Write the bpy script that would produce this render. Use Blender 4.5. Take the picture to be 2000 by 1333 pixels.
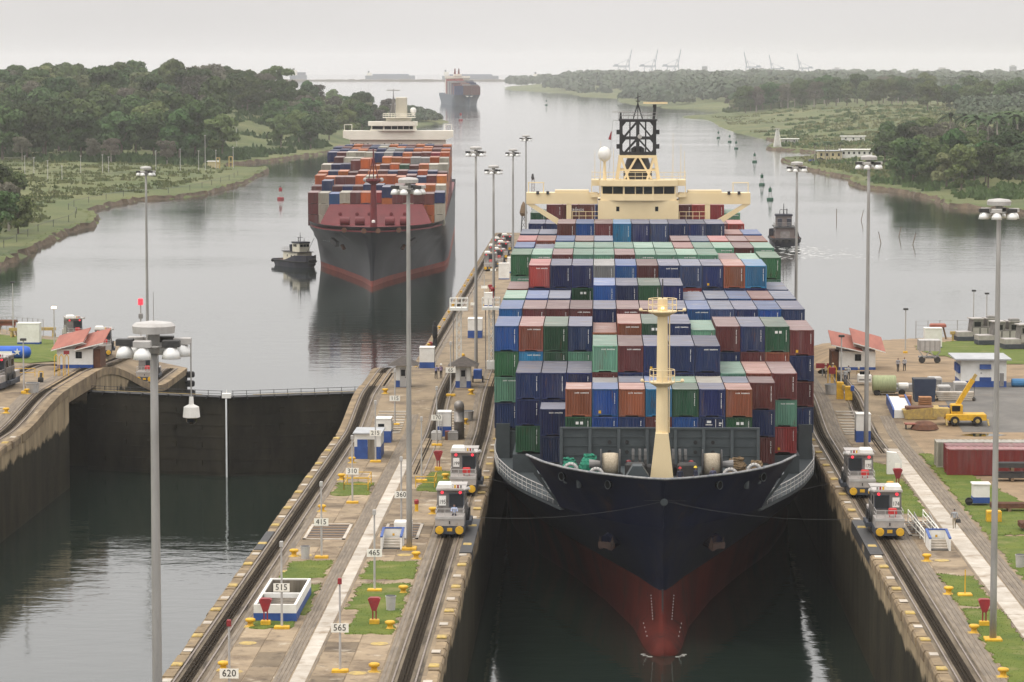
import bpy, bmesh, math, random
import numpy as np
from mathutils import Vector, Matrix
R = math.radians
for o in list(bpy.data.objects): bpy.data.objects.remove(o)
sc = bpy.context.scene
col = sc.collection
rng = random.Random(7)

# ---------------------------------------------------------------- camera
CAM_H = 40.2                      # metres above the near lock wall (z = 0); water lies at z = -10
WATER = -10.0
cam = bpy.data.cameras.new('camera'); camo = bpy.data.objects.new('camera', cam); col.objects.link(camo)
cam.sensor_width = 36; cam.lens = 6000 / 2000 * 36
cam.clip_start = 1; cam.clip_end = 60000
camo.location = (0, 0, CAM_H)
camo.rotation_euler = (R(90) - math.atan(538.5 / 6000), 0, R(1.617))
sc.camera = camo

# ---------------------------------------------------------------- sky, sun, exposure
SUN_EL, SUN_AZ = 62, -120          # azimuth from +Y (down the canal) towards +X
w = bpy.data.worlds.new('World'); sc.world = w; w.use_nodes = True
nt = w.node_tree; nt.nodes.clear()
sky = nt.nodes.new('ShaderNodeTexSky'); sky.sky_type = 'NISHITA'; sky.sun_disc = False
sky.sun_elevation = R(SUN_EL); sky.sun_rotation = R(SUN_AZ); sky.dust_density = 6; sky.air_density = 1.2
hsv = nt.nodes.new('ShaderNodeHueSaturation'); hsv.inputs['Saturation'].default_value = .12; hsv.inputs['Value'].default_value = .1
mx = nt.nodes.new('ShaderNodeMixRGB'); mx.inputs[0].default_value = .75
tc = nt.nodes.new('ShaderNodeTexCoord'); mp = nt.nodes.new('ShaderNodeMapping'); mp.inputs['Scale'].default_value = (1, 1, 5)
nz = nt.nodes.new('ShaderNodeTexNoise'); nz.inputs['Scale'].default_value = 2.4; nz.inputs['Detail'].default_value = 6
cr = nt.nodes.new('ShaderNodeValToRGB')
cr.color_ramp.elements[0].position = .3; cr.color_ramp.elements[0].color = (.87, .845, .835, 1)
cr.color_ramp.elements[1].position = .75; cr.color_ramp.elements[1].color = (1.06, 1.03, 1.01, 1)
bg = nt.nodes.new('ShaderNodeBackground'); bg.inputs[1].default_value = 1.0
ow = nt.nodes.new('ShaderNodeOutputWorld')
L = nt.links.new
L(sky.outputs[0], hsv.inputs['Color']); L(hsv.outputs[0], mx.inputs[1])
L(tc.outputs['Generated'], mp.inputs[0]); L(mp.outputs[0], nz.inputs[0]); L(nz.outputs[0], cr.inputs[0]); L(cr.outputs[0], mx.inputs[2])
# overcast: the cloud deck brightens evenly from the horizon to the zenith
spz = nt.nodes.new('ShaderNodeSeparateXYZ'); L(tc.outputs['Generated'], spz.inputs[0])
mrz = nt.nodes.new('ShaderNodeMapRange'); mrz.inputs['From Min'].default_value = 0; mrz.inputs['From Max'].default_value = .75; mrz.inputs['To Min'].default_value = 1.0; mrz.inputs['To Max'].default_value = 2.3; L(spz.outputs[2], mrz.inputs['Value'])
vm = nt.nodes.new('ShaderNodeVectorMath'); vm.operation = 'SCALE'; L(mx.outputs[0], vm.inputs[0]); L(mrz.outputs[0], vm.inputs['Scale'])
L(vm.outputs[0], bg.inputs[0]); L(bg.outputs[0], ow.inputs[0])
sun = bpy.data.lights.new('sun', 'SUN'); sun.energy = .9; sun.angle = R(14); sun.color = (1, .88, .70)
suno = bpy.data.objects.new('sun', sun); col.objects.link(suno)
sd = Vector((math.sin(R(SUN_AZ)) * math.cos(R(SUN_EL)), math.cos(R(SUN_AZ)) * math.cos(R(SUN_EL)), math.sin(R(SUN_EL))))
suno.rotation_euler = sd.to_track_quat('Z', 'Y').to_euler()
suno.location = (0, 100, 200)
sc.view_settings.view_transform = 'Standard'; sc.view_settings.look = 'None'
sc.view_settings.exposure = .0; sc.view_settings.gamma = 1; sc.view_settings.use_curve_mapping = False
sc.render.engine = 'CYCLES'
sc.cycles.use_denoising = True
sc.cycles.max_bounces = 6; sc.cycles.diffuse_bounces = 2; sc.cycles.glossy_bounces = 3; sc.cycles.transmission_bounces = 4
sc.cycles.volume_bounces = 1; sc.cycles.transparent_max_bounces = 8
sc.cycles.caustics_reflective = False; sc.cycles.caustics_refractive = False
sc.cycles.sample_clamp_indirect = 4

# ---------------------------------------------------------------- helpers
class MB:
    """collects shapes; build() links them as ONE mesh object"""
    def __init__(s): s.v = []; s.f = []; s.m = []; s.cm = 0; s.sm = False
    def add(s, vs, fs):
        n = len(s.v); s.v += [tuple(v) for v in vs]
        for f in fs: s.f.append(tuple(i + n for i in f)); s.m.append(s.cm)
        return s
    def bx(s, x0, x1, y0, y1, z0, z1):
        return s.add([(x0,y0,z0),(x1,y0,z0),(x1,y1,z0),(x0,y1,z0),(x0,y0,z1),(x1,y0,z1),(x1,y1,z1),(x0,y1,z1)],
                     [(0,3,2,1),(4,5,6,7),(0,1,5,4),(1,2,6,5),(2,3,7,6),(3,0,4,7)])
    def tbx(s, x0, x1, y0, y1, z0, z1, t):      # box whose top edges are chamfered by t
        return s.add([(x0,y0,z0),(x1,y0,z0),(x1,y1,z0),(x0,y1,z0),(x0,y0,z1-t),(x1,y0,z1-t),(x1,y1,z1-t),(x0,y1,z1-t),
                      (x0+t,y0+t,z1),(x1-t,y0+t,z1),(x1-t,y1-t,z1),(x0+t,y1-t,z1)],
                     [(0,3,2,1),(0,1,5,4),(1,2,6,5),(2,3,7,6),(3,0,4,7),(4,5,9,8),(5,6,10,9),(6,7,11,10),(7,4,8,11),(8,9,10,11)])
    def tube(s, p0, p1, r0, r1=None, n=8, cap=True):
        if r1 is None: r1 = r0
        p0 = Vector(p0); p1 = Vector(p1); d = p1 - p0
        if d.length < 1e-6: return s
        q = d.to_track_quat('Z', 'Y'); vs = []
        for p, r in ((p0, r0), (p1, r1)):
            for i in range(n):
                a = 2 * math.pi * i / n; vs.append(p + q @ Vector((r * math.cos(a), r * math.sin(a), 0)))
        fs = [(i, (i+1) % n, n + (i+1) % n, n + i) for i in range(n)]
        if cap: fs += [tuple(range(n-1, -1, -1)), tuple(range(n, 2*n))]
        return s.add(vs, fs)
    def path(s, pts, r, n=6):
        for a, b in zip(pts[:-1], pts[1:]): s.tube(a, b, r, r, n)
        return s
    def beam(s, p0, p1, wx, wz=None):           # rectangular bar
        wz = wz or wx; p0 = Vector(p0); p1 = Vector(p1); d = p1 - p0
        q = d.to_track_quat('Z', 'Y'); vs = []
        for p in (p0, p1):
            for a, b in ((-1,-1),(1,-1),(1,1),(-1,1)): vs.append(p + q @ Vector((a*wx/2, b*wz/2, 0)))
        return s.add(vs, [(3,2,1,0),(4,5,6,7),(0,1,5,4),(1,2,6,5),(2,3,7,6),(3,0,4,7)])
    def lathe(s, c, prof, n=12, axis='z'):
        c = Vector(c); vs = []
        for r, h in prof:
            for i in range(n):
                a = 2*math.pi*i/n; x, y = r*math.cos(a), r*math.sin(a)
                p = (x, y, h) if axis == 'z' else ((h, x, y) if axis == 'x' else (y, h, x))
                vs.append(c + Vector(p))
        fs = []
        for k in range(len(prof)-1):
            for i in range(n): fs.append((k*n+i, k*n+(i+1) % n, (k+1)*n+(i+1) % n, (k+1)*n+i))
        fs.append(tuple(range(n-1, -1, -1))); fs.append(tuple(range((len(prof)-1)*n, len(prof)*n)))
        return s.add(vs, fs)
    def prism(s, poly, z0, z1):                 # polygon in xy (counter-clockwise), extruded in z
        n = len(poly)
        return s.add([(x,y,z0) for x,y in poly] + [(x,y,z1) for x,y in poly],
                     [tuple(range(n-1,-1,-1)), tuple(range(n,2*n))] + [(i,(i+1)%n,n+(i+1)%n,n+i) for i in range(n)])
    def prism_xz(s, poly, y0, y1):              # polygon in xz, extruded in y
        n = len(poly)
        return s.add([(x,y0,z) for x,z in poly] + [(x,y1,z) for x,z in poly],
                     [tuple(range(n)), tuple(range(2*n-1,n-1,-1))] + [(i,n+i,n+(i+1)%n,(i+1)%n) for i in range(n)])
    def prism_yz(s, poly, x0, x1):
        n = len(poly)
        return s.add([(x0,y,z) for y,z in poly] + [(x1,y,z) for y,z in poly],
                     [tuple(range(n-1,-1,-1)), tuple(range(n,2*n))] + [(i,(i+1)%n,n+(i+1)%n,n+i) for i in range(n)])
    def mesh(s, name, mats, smooth=False):
        me = bpy.data.meshes.new(name); me.from_pydata(s.v, [], s.f)
        if not isinstance(mats, (list, tuple)): mats = [mats]
        for m in mats: me.materials.append(m)
        if len(mats) > 1: me.polygons.foreach_set('material_index', s.m)
        if smooth: me.polygons.foreach_set('use_smooth', [True] * len(me.polygons))
        me.validate(); me.update()
        return me
    def build(s, name, mats, parent=None, smooth=False, loc=None):
        return link(name, s.mesh(name, mats, smooth), parent, loc)
def link(name, me, parent=None, loc=None):
    o = bpy.data.objects.new(name, me); col.objects.link(o)
    if parent is not None: o.parent = parent
    if loc is not None: o.location = loc
    return o
def tag(o, label, cat, group=None, kind=None):
    o['label'] = label; o['category'] = cat
    if group: o['group'] = group
    if kind: o['kind'] = kind
    return o
def struct(o): o['kind'] = 'structure'; return o
def thing(name, label, cat, loc=(0,0,0), rz=0, group=None, scale=1):
    o = bpy.data.objects.new(name, None); col.objects.link(o); o.empty_display_size = .5
    o.location = loc; o.rotation_euler = (0, 0, rz); o.scale = (scale,)*3
    return tag(o, label, cat, group)
KIDS = {}
def copy_tree(o, loc=None, rz=None, label=None, parent=None, scale=None):
    c = o.copy(); col.objects.link(c)
    if parent is not None: c.parent = parent
    if loc is not None: c.location = loc
    if rz is not None: c.rotation_euler = (0, 0, rz)
    if scale is not None: c.scale = scale if isinstance(scale, tuple) else (scale,)*3
    if label: c['label'] = label
    for k in list(o.children): copy_tree(k, parent=c)
    return c
def mats_of(o, m):                               # same mesh, own material
    if o.material_slots:
        o.material_slots[0].link = 'OBJECT'; o.material_slots[0].material = m
def sm(a, b, t): t = min(1, max(0, (t-a)/(b-a))); return t*t*(3-2*t)
def ground(Y): return 1.9*sm(332, 360, Y) - 7.9*sm(383, 446, Y)   # top of the lock walls along the lock
ORD = ['zeroth','first','second','third','fourth','fifth','sixth','seventh','eighth','ninth','tenth','eleventh','twelfth','thirteenth','fourteenth','fifteenth','sixteenth']

# ---------------------------------------------------------------- materials
def M(name, c1, c2=None, scale=1.0, rough=.7, bump=0, bscale=None, metal=0, stain=None, coords='pos', rnd=0, stretch=(1,1,1), lo=.35, hi=.65, emit=None, spec=.4, dist=.05, grime=None, sat=0):
    m = bpy.data.materials.new(name); m.use_nodes = True; t = m.node_tree; N = t.nodes; K = t.links.new
    b = N['Principled BSDF']; b.inputs['Roughness'].default_value = rough; b.inputs['Metallic'].default_value = metal
    b.inputs['Specular IOR Level'].default_value = spec
    c1 = tuple(c1) + (1,); c2 = tuple(c2) + (1,) if c2 else tuple(x*.78 for x in c1[:3]) + (1,)
    if coords == 'pos': vec = N.new('ShaderNodeNewGeometry').outputs['Position']
    else:
        tcn = N.new('ShaderNodeTexCoord'); oi = N.new('ShaderNodeObjectInfo'); va = N.new('ShaderNodeVectorMath'); va.operation = 'MULTIPLY_ADD'
        va.inputs[1].default_value = (1,1,1)
        mul = N.new('ShaderNodeMath'); mul.operation = 'MULTIPLY'; mul.inputs[1].default_value = 91.7; K(oi.outputs['Random'], mul.inputs[0])
        cmb = N.new('ShaderNodeCombineXYZ'); K(mul.outputs[0], cmb.inputs[0]); K(mul.outputs[0], cmb.inputs[1])
        K(tcn.outputs['Object'], va.inputs[0]); K(cmb.outputs[0], va.inputs[2]); vec = va.outputs[0]
    if stretch != (1,1,1):
        mpp = N.new('ShaderNodeMapping'); mpp.inputs['Scale'].default_value = stretch; K(vec, mpp.inputs[0]); vec = mpp.outputs[0]
    nz = N.new('ShaderNodeTexNoise'); nz.inputs['Scale'].default_value = scale; nz.inputs['Detail'].default_value = 7; nz.inputs['Roughness'].default_value = .62
    K(vec, nz.inputs['Vector'])
    r = N.new('ShaderNodeValToRGB'); r.color_ramp.elements[0].position = lo; r.color_ramp.elements[1].position = hi
    r.color_ramp.elements[0].color = c1; r.color_ramp.elements[1].color = c2; K(nz.outputs[0], r.inputs[0]); out = r.outputs[0]
    for st in ([stain] if stain and not isinstance(stain, list) else (stain or [])):      # (colour, scale, threshold, amount)
        n2 = N.new('ShaderNodeTexNoise'); n2.inputs['Scale'].default_value = st[1]; n2.inputs['Detail'].default_value = 8; n2.inputs['Roughness'].default_value = .65
        K(vec, n2.inputs['Vector'])
        r2 = N.new('ShaderNodeValToRGB'); r2.color_ramp.elements[0].position = st[2]; r2.color_ramp.elements[1].position = st[2] + .14
        r2.color_ramp.elements[1].color = (st[3],)*3 + (1,); r2.color_ramp.elements[0].color = (0,0,0,1); K(n2.outputs[0], r2.inputs[0])
        mm = N.new('ShaderNodeMixRGB'); K(r2.outputs[0], mm.inputs[0]); K(out, mm.inputs[1]); mm.inputs[2].default_value = tuple(st[0]) + (1,); out = mm.outputs[0]
    if rnd:
        oi2 = N.new('ShaderNodeObjectInfo'); h = N.new('ShaderNodeHueSaturation'); mr = N.new('ShaderNodeMapRange')
        mr.inputs['To Min'].default_value = 1-rnd; mr.inputs['To Max'].default_value = 1+rnd; K(oi2.outputs['Random'], mr.inputs['Value']); K(mr.outputs[0], h.inputs['Value']); K(out, h.inputs['Color'])
        if sat:
            ml = N.new('ShaderNodeMath'); ml.operation = 'MULTIPLY'; ml.inputs[1].default_value = 7.31; fr = N.new('ShaderNodeMath'); fr.operation = 'FRACT'
            K(oi2.outputs['Random'], ml.inputs[0]); K(ml.outputs[0], fr.inputs[0]); m2 = N.new('ShaderNodeMapRange')
            m2.inputs['To Min'].default_value = .5 - sat; m2.inputs['To Max'].default_value = .5 + sat; K(fr.outputs[0], m2.inputs['Value']); K(m2.outputs[0], h.inputs['Hue'])
        out = h.outputs[0]
    K(out, b.inputs['Base Color'])
    if bump:
        n3 = N.new('ShaderNodeTexNoise'); n3.inputs['Scale'].default_value = bscale or scale*6; n3.inputs['Detail'].default_value = 5; K(vec, n3.inputs['Vector'])
        bp = N.new('ShaderNodeBump'); bp.inputs['Strength'].default_value = bump; bp.inputs['Distance'].default_value = dist; K(n3.outputs[0], bp.inputs['Height']); K(bp.outputs[0], b.inputs['Normal'])
    if emit:
        b.inputs['Emission Color'].default_value = tuple(emit[0]) + (1,); b.inputs['Emission Strength'].default_value = emit[1]
    return m
MT = {}
MT['concrete'] = M('concrete', (.27,.205,.13), (.17,.128,.08), .35, .9, .3, 4, stain=[((.11,.08,.055), .22, .52, .85), ((.48,.41,.31), .5, .6, .75)])
MT['slab'] = M('slab_concrete', (.28,.215,.14), (.175,.13,.083), .3, .9, .25, 5, stain=[((.11,.078,.05), .3, .52, .8), ((.50,.44,.35), .42, .58, .85), ((.06,.043,.03), .9, .57, .8)], rnd=.34)
MT['slab_band'] = M('band_concrete', (.23,.19,.145), (.145,.118,.09), 1.2, .9, .2, 6, stretch=(3,.35,1), stain=((.1,.085,.07), .5, .52, .6))
MT['white_strip'] = M('pale_walkway', (.50,.46,.40), (.36,.31,.25), .5, .9, .15, 6, stain=[((.22,.165,.11), .35, .54, .85)], rnd=.1)
MT['wall_face'] = M('lock_wall_face', (.23,.19,.13), (.12,.10,.07), .18, .85, .5, 1.5, stretch=(1,1,.35), stain=[((.05,.05,.035), .12, .45, .9), ((.33,.26,.17), .3, .62, .6)], dist=.1)
MT['wall_low'] = M('algae_wall', (.085,.075,.048), (.045,.042,.03), .2, .6, .6, 1.2, stretch=(1,1,.3), stain=((.025,.03,.02), .25, .5, .8), dist=.1)
MT['coping'] = M('coping_stone', (.29,.215,.125), (.14,.10,.06), .5, .9, .5, 3, stain=[((.55,.36,.1), .35, .66, .55), ((.13,.1,.07), .7, .56, .8)], rnd=.15, dist=.08)
MT['track_bed'] = M('track_bed', (.20,.165,.12), (.10,.08,.058), .5, .85, .3, 6, stretch=(2.5,.3,1), stain=((.035,.03,.025), .35, .5, .85), spec=.1)
MT['rack'] = M('greased_rack', (.018,.014,.010), (.038,.029,.02), 2, .95, .4, 8, spec=.05)
MT['rail'] = M('rail_steel', (.30,.25,.21), (.18,.13,.10), 3, .4, metal=.6)
MT['grass'] = M('lawn', (.062,.10,.006), (.115,.14,.015), .35, .95, .6, 14, stain=((.22,.19,.075), .22, .56, .7), dist=.06)
MT['grass_far'] = M('bank_grass', (.06,.085,.02), (.115,.12,.04), .02, .95, .4, 1.2, stain=[((.15,.13,.065), .012, .56, .6), ((.035,.055,.016), .03, .52, .75)], dist=.3)
MT['dirt'] = M('bare_dirt', (.30,.215,.13), (.19,.135,.08), .3, .95, .4, 3, stain=((.15,.11,.07), .25, .55, .7))
MT['asphalt'] = M('asphalt', (.16,.15,.135), (.10,.095,.088), .25, .85, .2, 8, stain=((.24,.21,.17), .15, .58, .6))
MT['bank'] = M('eroded_bank', (.16,.115,.075), (.08,.06,.04), .25, .95, .8, .8, dist=.5)
MT['white'] = M('white_paint', (.78,.77,.73), (.66,.64,.59), .8, .55, coords='obj', stain=((.4,.34,.26), 1.2, .66, .5))
MT['blue'] = M('blue_paint', (.03,.085,.30), (.022,.06,.22), 1, .5, coords='obj')
MT['yellow'] = M('yellow_paint', (.72,.42,.02), (.5,.28,.02), 2, .55, coords='obj', stain=((.2,.13,.06), 3, .62, .6))
MT['yellow_dull'] = M('worn_yellow', (.50,.36,.10), (.30,.22,.10), 3, .8, coords='obj')
MT['red'] = M('red_paint', (.30,.025,.03), (.2,.02,.025), 1.5, .5, coords='obj')
MT['red_lamp'] = M('red_signal', (.8,.03,.04), (.7,.02,.03), 1, .3, emit=((1,.05,.08), 1.2))
MT['galv'] = M('galvanised_steel', (.36,.35,.33), (.27,.262,.25), 1.5, .5, metal=.25, coords='obj', stretch=(1,1,.2))
MT['grey'] = M('grey_paint', (.26,.25,.24), (.19,.18,.17), 1.5, .5, coords='obj', stain=((.12,.1,.08), 2.5, .6, .6))
MT['lightgrey'] = M('light_grey_paint', (.46,.45,.43), (.36,.34,.32), 1.2, .5, coords='obj', stain=((.2,.16,.12), 2, .62, .6))
MT['dark'] = M('dark_steel', (.03,.03,.032), (.05,.048,.045), 2, .6, coords='obj')
MT['black'] = M('black_rubber', (.012,.012,.013), (.025,.025,.025), 3, .8)
MT['rust'] = M('rusty_steel', (.15,.065,.035), (.09,.04,.025), 2, .85, coords='obj')
MT['roof_red'] = M('red_roof_sheet', (.34,.12,.085), (.25,.085,.06), .9, .7, coords='obj', stretch=(1,.2,1))
MT['roof_grey'] = M('grey_roof', (.42,.43,.44), (.33,.34,.35), .6, .7, coords='obj')
MT['roof_dark'] = M('dark_shingle', (.095,.08,.07), (.06,.052,.046), 3, .85, .3, 12, coords='obj')
MT['glass'] = M('dark_glass', (.010,.012,.014), (.016,.019,.022), 1, .12, spec=.25)
MT['lamp'] = M('lamp_reflector', (.82,.82,.8), (.7,.7,.68), 2, .3, metal=.1)
MT['tank_inside'] = M('stained_concrete', (.22,.19,.15), (.1,.085,.065), .8, .9, coords='obj', stretch=(2,2,.3))
MT['sign'] = M('sign_board', (.86,.84,.76), (.8,.78,.7), 2, .6, coords='obj')
MT['ink'] = M('sign_ink', (.03,.025,.02), (.03,.025,.02), 1, .6)
MT['wood'] = M('timber', (.22,.15,.09), (.13,.085,.05), 2, .85, coords='obj', stretch=(1,6,6))
MT['pipe'] = M('silver_duct', (.30,.28,.26), (.2,.185,.17), 2, .45, metal=.3, coords='obj')
MT['skin'] = M('skin', (.26,.14,.09), (.22,.12,.08), 4, .6)
def ship_paint(n, c, rough=.5, rust=.35):
    return M(n, c, tuple(x*.72 for x in c), .25, rough, coords='obj', stretch=(1,1,.25), stain=((.13,.07,.045), .35, .62, rust))

# lettering meshes, made while the scene is still small
TXTM = {}
def txt(body, size, loc, mat, parent, rot=(R(90),0,0), name='lettering', ext=.01, sx=1):
    k = (body, size, mat.name)
    if k not in TXTM:
        me = TXT0[body].copy(); me.transform(Matrix.Scale(size, 4)); me.name = name; me.materials.clear(); me.materials.append(mat); TXTM[k] = me
    p = link(name, TXTM[k], parent, loc); p.rotation_euler = rot; p.scale = (sx,1,1); return p
TXT0 = {}
for body in ('CRONOS','EXPRESS','115','215','310','415','515','620','65','170','360','465','565','195','199','174','175'):
    cu = bpy.data.curves.new('t', 'FONT'); cu.body = body; cu.size = 1; cu.align_x = 'CENTER'; cu.align_y = 'CENTER'; cu.extrude = .012; cu.resolution_u = 2
    o = bpy.data.objects.new('t', cu); col.objects.link(o); dg = bpy.context.evaluated_depsgraph_get(); dg.update()
    TXT0[body] = bpy.data.meshes.new_from_object(o.evaluated_get(dg)); bpy.data.objects.remove(o)
# people: skinned once here, while the scene is still small
def person_mesh(pose):
    if pose == 'sit': J = {'pel':(0,0,.5),'chest':(0,.02,.85),'neck':(0,0,1.06),'head':(0,-.02,1.2),'top':(0,-.01,1.32),'shL':(-.2,0,1.0),'elL':(-.27,-.08,.76),'haL':(-.2,-.26,.66),'shR':(.2,0,1.0),'elR':(.27,-.08,.76),'haR':(.2,-.26,.66),'hiL':(-.1,0,.48),'knL':(-.13,-.42,.5),'anL':(-.13,-.44,.08),'toL':(-.13,-.6,.04),'hiR':(.1,0,.48),'knR':(.13,-.42,.5),'anR':(.13,-.44,.08),'toR':(.13,-.6,.04)}
    else:
        st = .22 if pose == 'walk' else .04; J = {'pel':(0,0,.95),'chest':(0,.0,1.28),'neck':(0,0,1.48),'head':(0,-.03,1.62),'top':(0,-.02,1.74),'shL':(-.2,0,1.42),'elL':(-.27,st*.6,1.14),'haL':(-.25,st*.3-.1,.88),'shR':(.2,0,1.42),'elR':(.27,-st*.6,1.14),'haR':(.26,-st*1.0-.06,.9),'hiL':(-.1,0,.9),'knL':(-.11,-st*.8-.03,.5),'anL':(-.11,-st*.9,.09),'toL':(-.11,-st*.9-.17,.04),'hiR':(.1,0,.9),'knR':(.11,st*.5-.03,.5),'anR':(.11,st*1.3,.09),'toR':(.11,st*1.3-.17,.04)}
        if pose == 'bend': 
            for k in ('chest','neck','head','top','shL','shR'): x,y,z = J[k]; J[k] = (x, y-.28*(z-.95), z-.1*(z-.95)); 
            J['haL'] = (-.2,-.4,.95); J['haR'] = (.2,-.4,.95); J['elL'] = (-.27,-.2,1.08); J['elR'] = (.27,-.2,1.08)
    rad = {'pel':.15,'chest':.16,'neck':.06,'head':.095,'top':.07,'shL':.075,'shR':.075,'elL':.052,'elR':.052,'haL':.045,'haR':.045,'hiL':.1,'hiR':.1,'knL':.07,'knR':.07,'anL':.05,'anR':.05,'toL':.045,'toR':.045}
    E = [('pel','chest'),('chest','neck'),('neck','head'),('head','top'),('chest','shL'),('shL','elL'),('elL','haL'),('chest','shR'),('shR','elR'),('elR','haR'),('pel','hiL'),('hiL','knL'),('knL','anL'),('anL','toL'),('pel','hiR'),('hiR','knR'),('knR','anR'),('anR','toR')]
    ks = list(J); me = bpy.data.meshes.new('body'); me.from_pydata([J[k] for k in ks], [(ks.index(a), ks.index(b)) for a, b in E], [])
    o = bpy.data.objects.new('body_tmp', me); col.objects.link(o); o.modifiers.new('s', 'SKIN'); ss = o.modifiers.new('u', 'SUBSURF'); ss.levels = 1; ss.render_levels = 1
    for i, k in enumerate(ks): sv = me.skin_vertices[0].data[i]; sv.radius = (rad[k], rad[k]*(.75 if k in ('pel','chest') else 1)); sv.use_root = (k == 'pel')
    dg = bpy.context.evaluated_depsgraph_get(); dg.update(); out = bpy.data.meshes.new_from_object(o.evaluated_get(dg)); bpy.data.objects.remove(o)
    out.materials.clear()
    for k in range(4): out.materials.append(MT['skin'])
    hip = J['pel'][2]; nk = J['neck'][2]; hd = J['head']
    for p in out.polygons:
        c = p.center; i = 0
        if pose == 'sit': i = 1 if (c.z < .62 and c.z > .1) else 0
        else: i = 1 if c.z < hip+.02 and abs(c.x) < .2 else 0
        if c.z > nk + .02: i = 2
        if c.z > hd[2] + .05 or (c.z > hd[2]-.02 and c.y > hd[1]+.03): i = 3
        if (Vector(c)-Vector(J['haL'])).length < .09 or (Vector(c)-Vector(J['haR'])).length < .09: i = 2
        p.material_index = i; p.use_smooth = True
    return out
PM = {k: person_mesh(k) for k in ('stand','walk','sit','bend')}
# ---------------------------------------------------------------- water
def water_mat():
    m = bpy.data.materials.new('canal_water'); m.use_nodes = True; t = m.node_tree; N = t.nodes; K = t.links.new
    b = N['Principled BSDF']; b.inputs['Base Color'].default_value = (.012,.020,.015,1); b.inputs['Roughness'].default_value = .05
    b.inputs['IOR'].default_value = 1.6; b.inputs['Specular IOR Level'].default_value = .9
    g = N.new('ShaderNodeNewGeometry')
    def nz(scale, st, det=4):
        mp = N.new('ShaderNodeMapping'); mp.inputs['Scale'].default_value = st; K(g.outputs['Position'], mp.inputs[0])
        n = N.new('ShaderNodeTexNoise'); n.inputs['Scale'].default_value = scale; n.inputs['Detail'].default_value = det; n.inputs['Roughness'].default_value = .55; K(mp.outputs[0], n.inputs['Vector']); return n.outputs[0]
    a = nz(.30, (.55, 1, 1), 4); c = nz(1.1, (.6, 1, 1), 3); p = nz(.012, (.35, 1, 1), 3)
    r = N.new('ShaderNodeMapRange'); r.inputs['From Min'].default_value = .38; r.inputs['From Max'].default_value = .66; r.inputs['To Min'].default_value = .35; r.inputs['To Max'].default_value = 1.25; K(p, r.inputs['Value'])
    mu = N.new('ShaderNodeMath'); mu.operation = 'MULTIPLY_ADD'; K(c, mu.inputs[0]); mu.inputs[1].default_value = .22; K(a, mu.inputs[2])
    m2 = N.new('ShaderNodeMath'); m2.operation = 'MULTIPLY'; K(mu.outputs[0], m2.inputs[0]); K(r.outputs[0], m2.inputs[1])
    bp = N.new('ShaderNodeBump'); bp.inputs['Strength'].default_value = 1; bp.inputs['Distance'].default_value = .055; K(m2.outputs[0], bp.inputs['Height']); K(bp.outputs[0], b.inputs['Normal'])
    return m
MT['water'] = water_mat()
wb = MB(); wb.add([(-7000,-60,0),(7000,-60,0),(7000,16500,0),(-7000,16500,0)], [(0,1,2,3)])
water = struct(wb.build('water', MT['water'], loc=(0,0,WATER)))
# ---------------------------------------------------------------- land
def sdf(P, poly):                                  # signed distance, positive inside
    poly = np.array(poly, float); A = poly; B = np.roll(poly, -1, 0)
    best = np.full(len(P), 1e18); ins = np.zeros(len(P), bool)
    for a, b in zip(A, B):
        d = b - a; t = np.clip(((P - a) @ d) / max(d @ d, 1e-9), 0, 1)
        q = P - (a + t[:, None] * d); best = np.minimum(best, (q**2).sum(1))
        c = ((a[1] > P[:,1]) != (b[1] > P[:,1])); xx = a[0] + (P[:,1]-a[1]) * d[0] / (d[1] if abs(d[1]) > 1e-9 else 1e-9)
        ins ^= c & (P[:,0] < xx)
    return np.where(ins, 1, -1) * np.sqrt(best)
def smn(a, b, t): t = np.clip((t-a)/(b-a), 0, 1); return t*t*(3-2*t)
def vnoise(x, y, s):
    return (np.sin(x*s*1.3+y*s*.7+1.3)*np.cos(y*s*1.1-x*s*.4) + .5*np.sin(x*s*2.9-y*s*2.3+.7)*np.cos(y*s*3.1+x*s*1.7) + .25*np.sin(x*s*6.1+2)*np.sin(y*s*5.7))
def subdivide(poly, L=9, jit=1.6, rg=None, keep=()):
    out = []
    for i in range(len(poly)):
        a = Vector(poly[i]); b = Vector(poly[(i+1) % len(poly)]); n = max(1, int((b-a).length / L))
        if i in keep: n = 1
        for k in range(n):
            p = a.lerp(b, k/n)
            if k and rg: p += Vector((rg.uniform(-jit, jit), rg.uniform(-jit, jit)*2))
            out.append((p.x, p.y))
    return out
LEFT_SHORE = [(-140,640),(-149,761),(-150,778),(-153,815),(-155,848),(-159,902),(-159,931),(-159,963),(-167,1014),(-175,1039),(-176,1065),(-175,1092),(-171,1143),(-163,1150),(-154,1183),(-152,1226),(-151,1310),(-154,1362),(-156,1443),(-160,1475),(-174,1479),(-188,1500),(-183,1560),(-171,1613),(-165,1683),(-159,1717),(-155,1790),(-152,1900),(-150,2080),(-152,2257),(-150,2480),(-146,2587),(-133,2728),(-156,2940),(-200,3010)]
LEFT_POLY = LEFT_SHORE + [(-700,3300),(-900,2000),(-600,700)]
RIGHT_SHORE = [(160,985),(144,1045),(133,1077),(130,1084),(124,1090),(126,1147),(119,1219),(108,1262),(107,1309),(112,1360),(101,1474),(97,1623),(98,1632),(114,1668),(124,1734),(123,1776),(101,1844),(108,1924),(119,1970),(114,2114),(106,2236),(100,2476),(102,2841),(80,3003),(112,3117),(141,3333),(148,3537),(78,3624),(33,4143),(33,4679),(-25,4959),(-58,5581),(-125,5984),(-189,6310),(-215,7172)]
RIGHT_POLY = RIGHT_SHORE + [(-150,8200),(3500,9500),(3200,3500),(900,900)]
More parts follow.
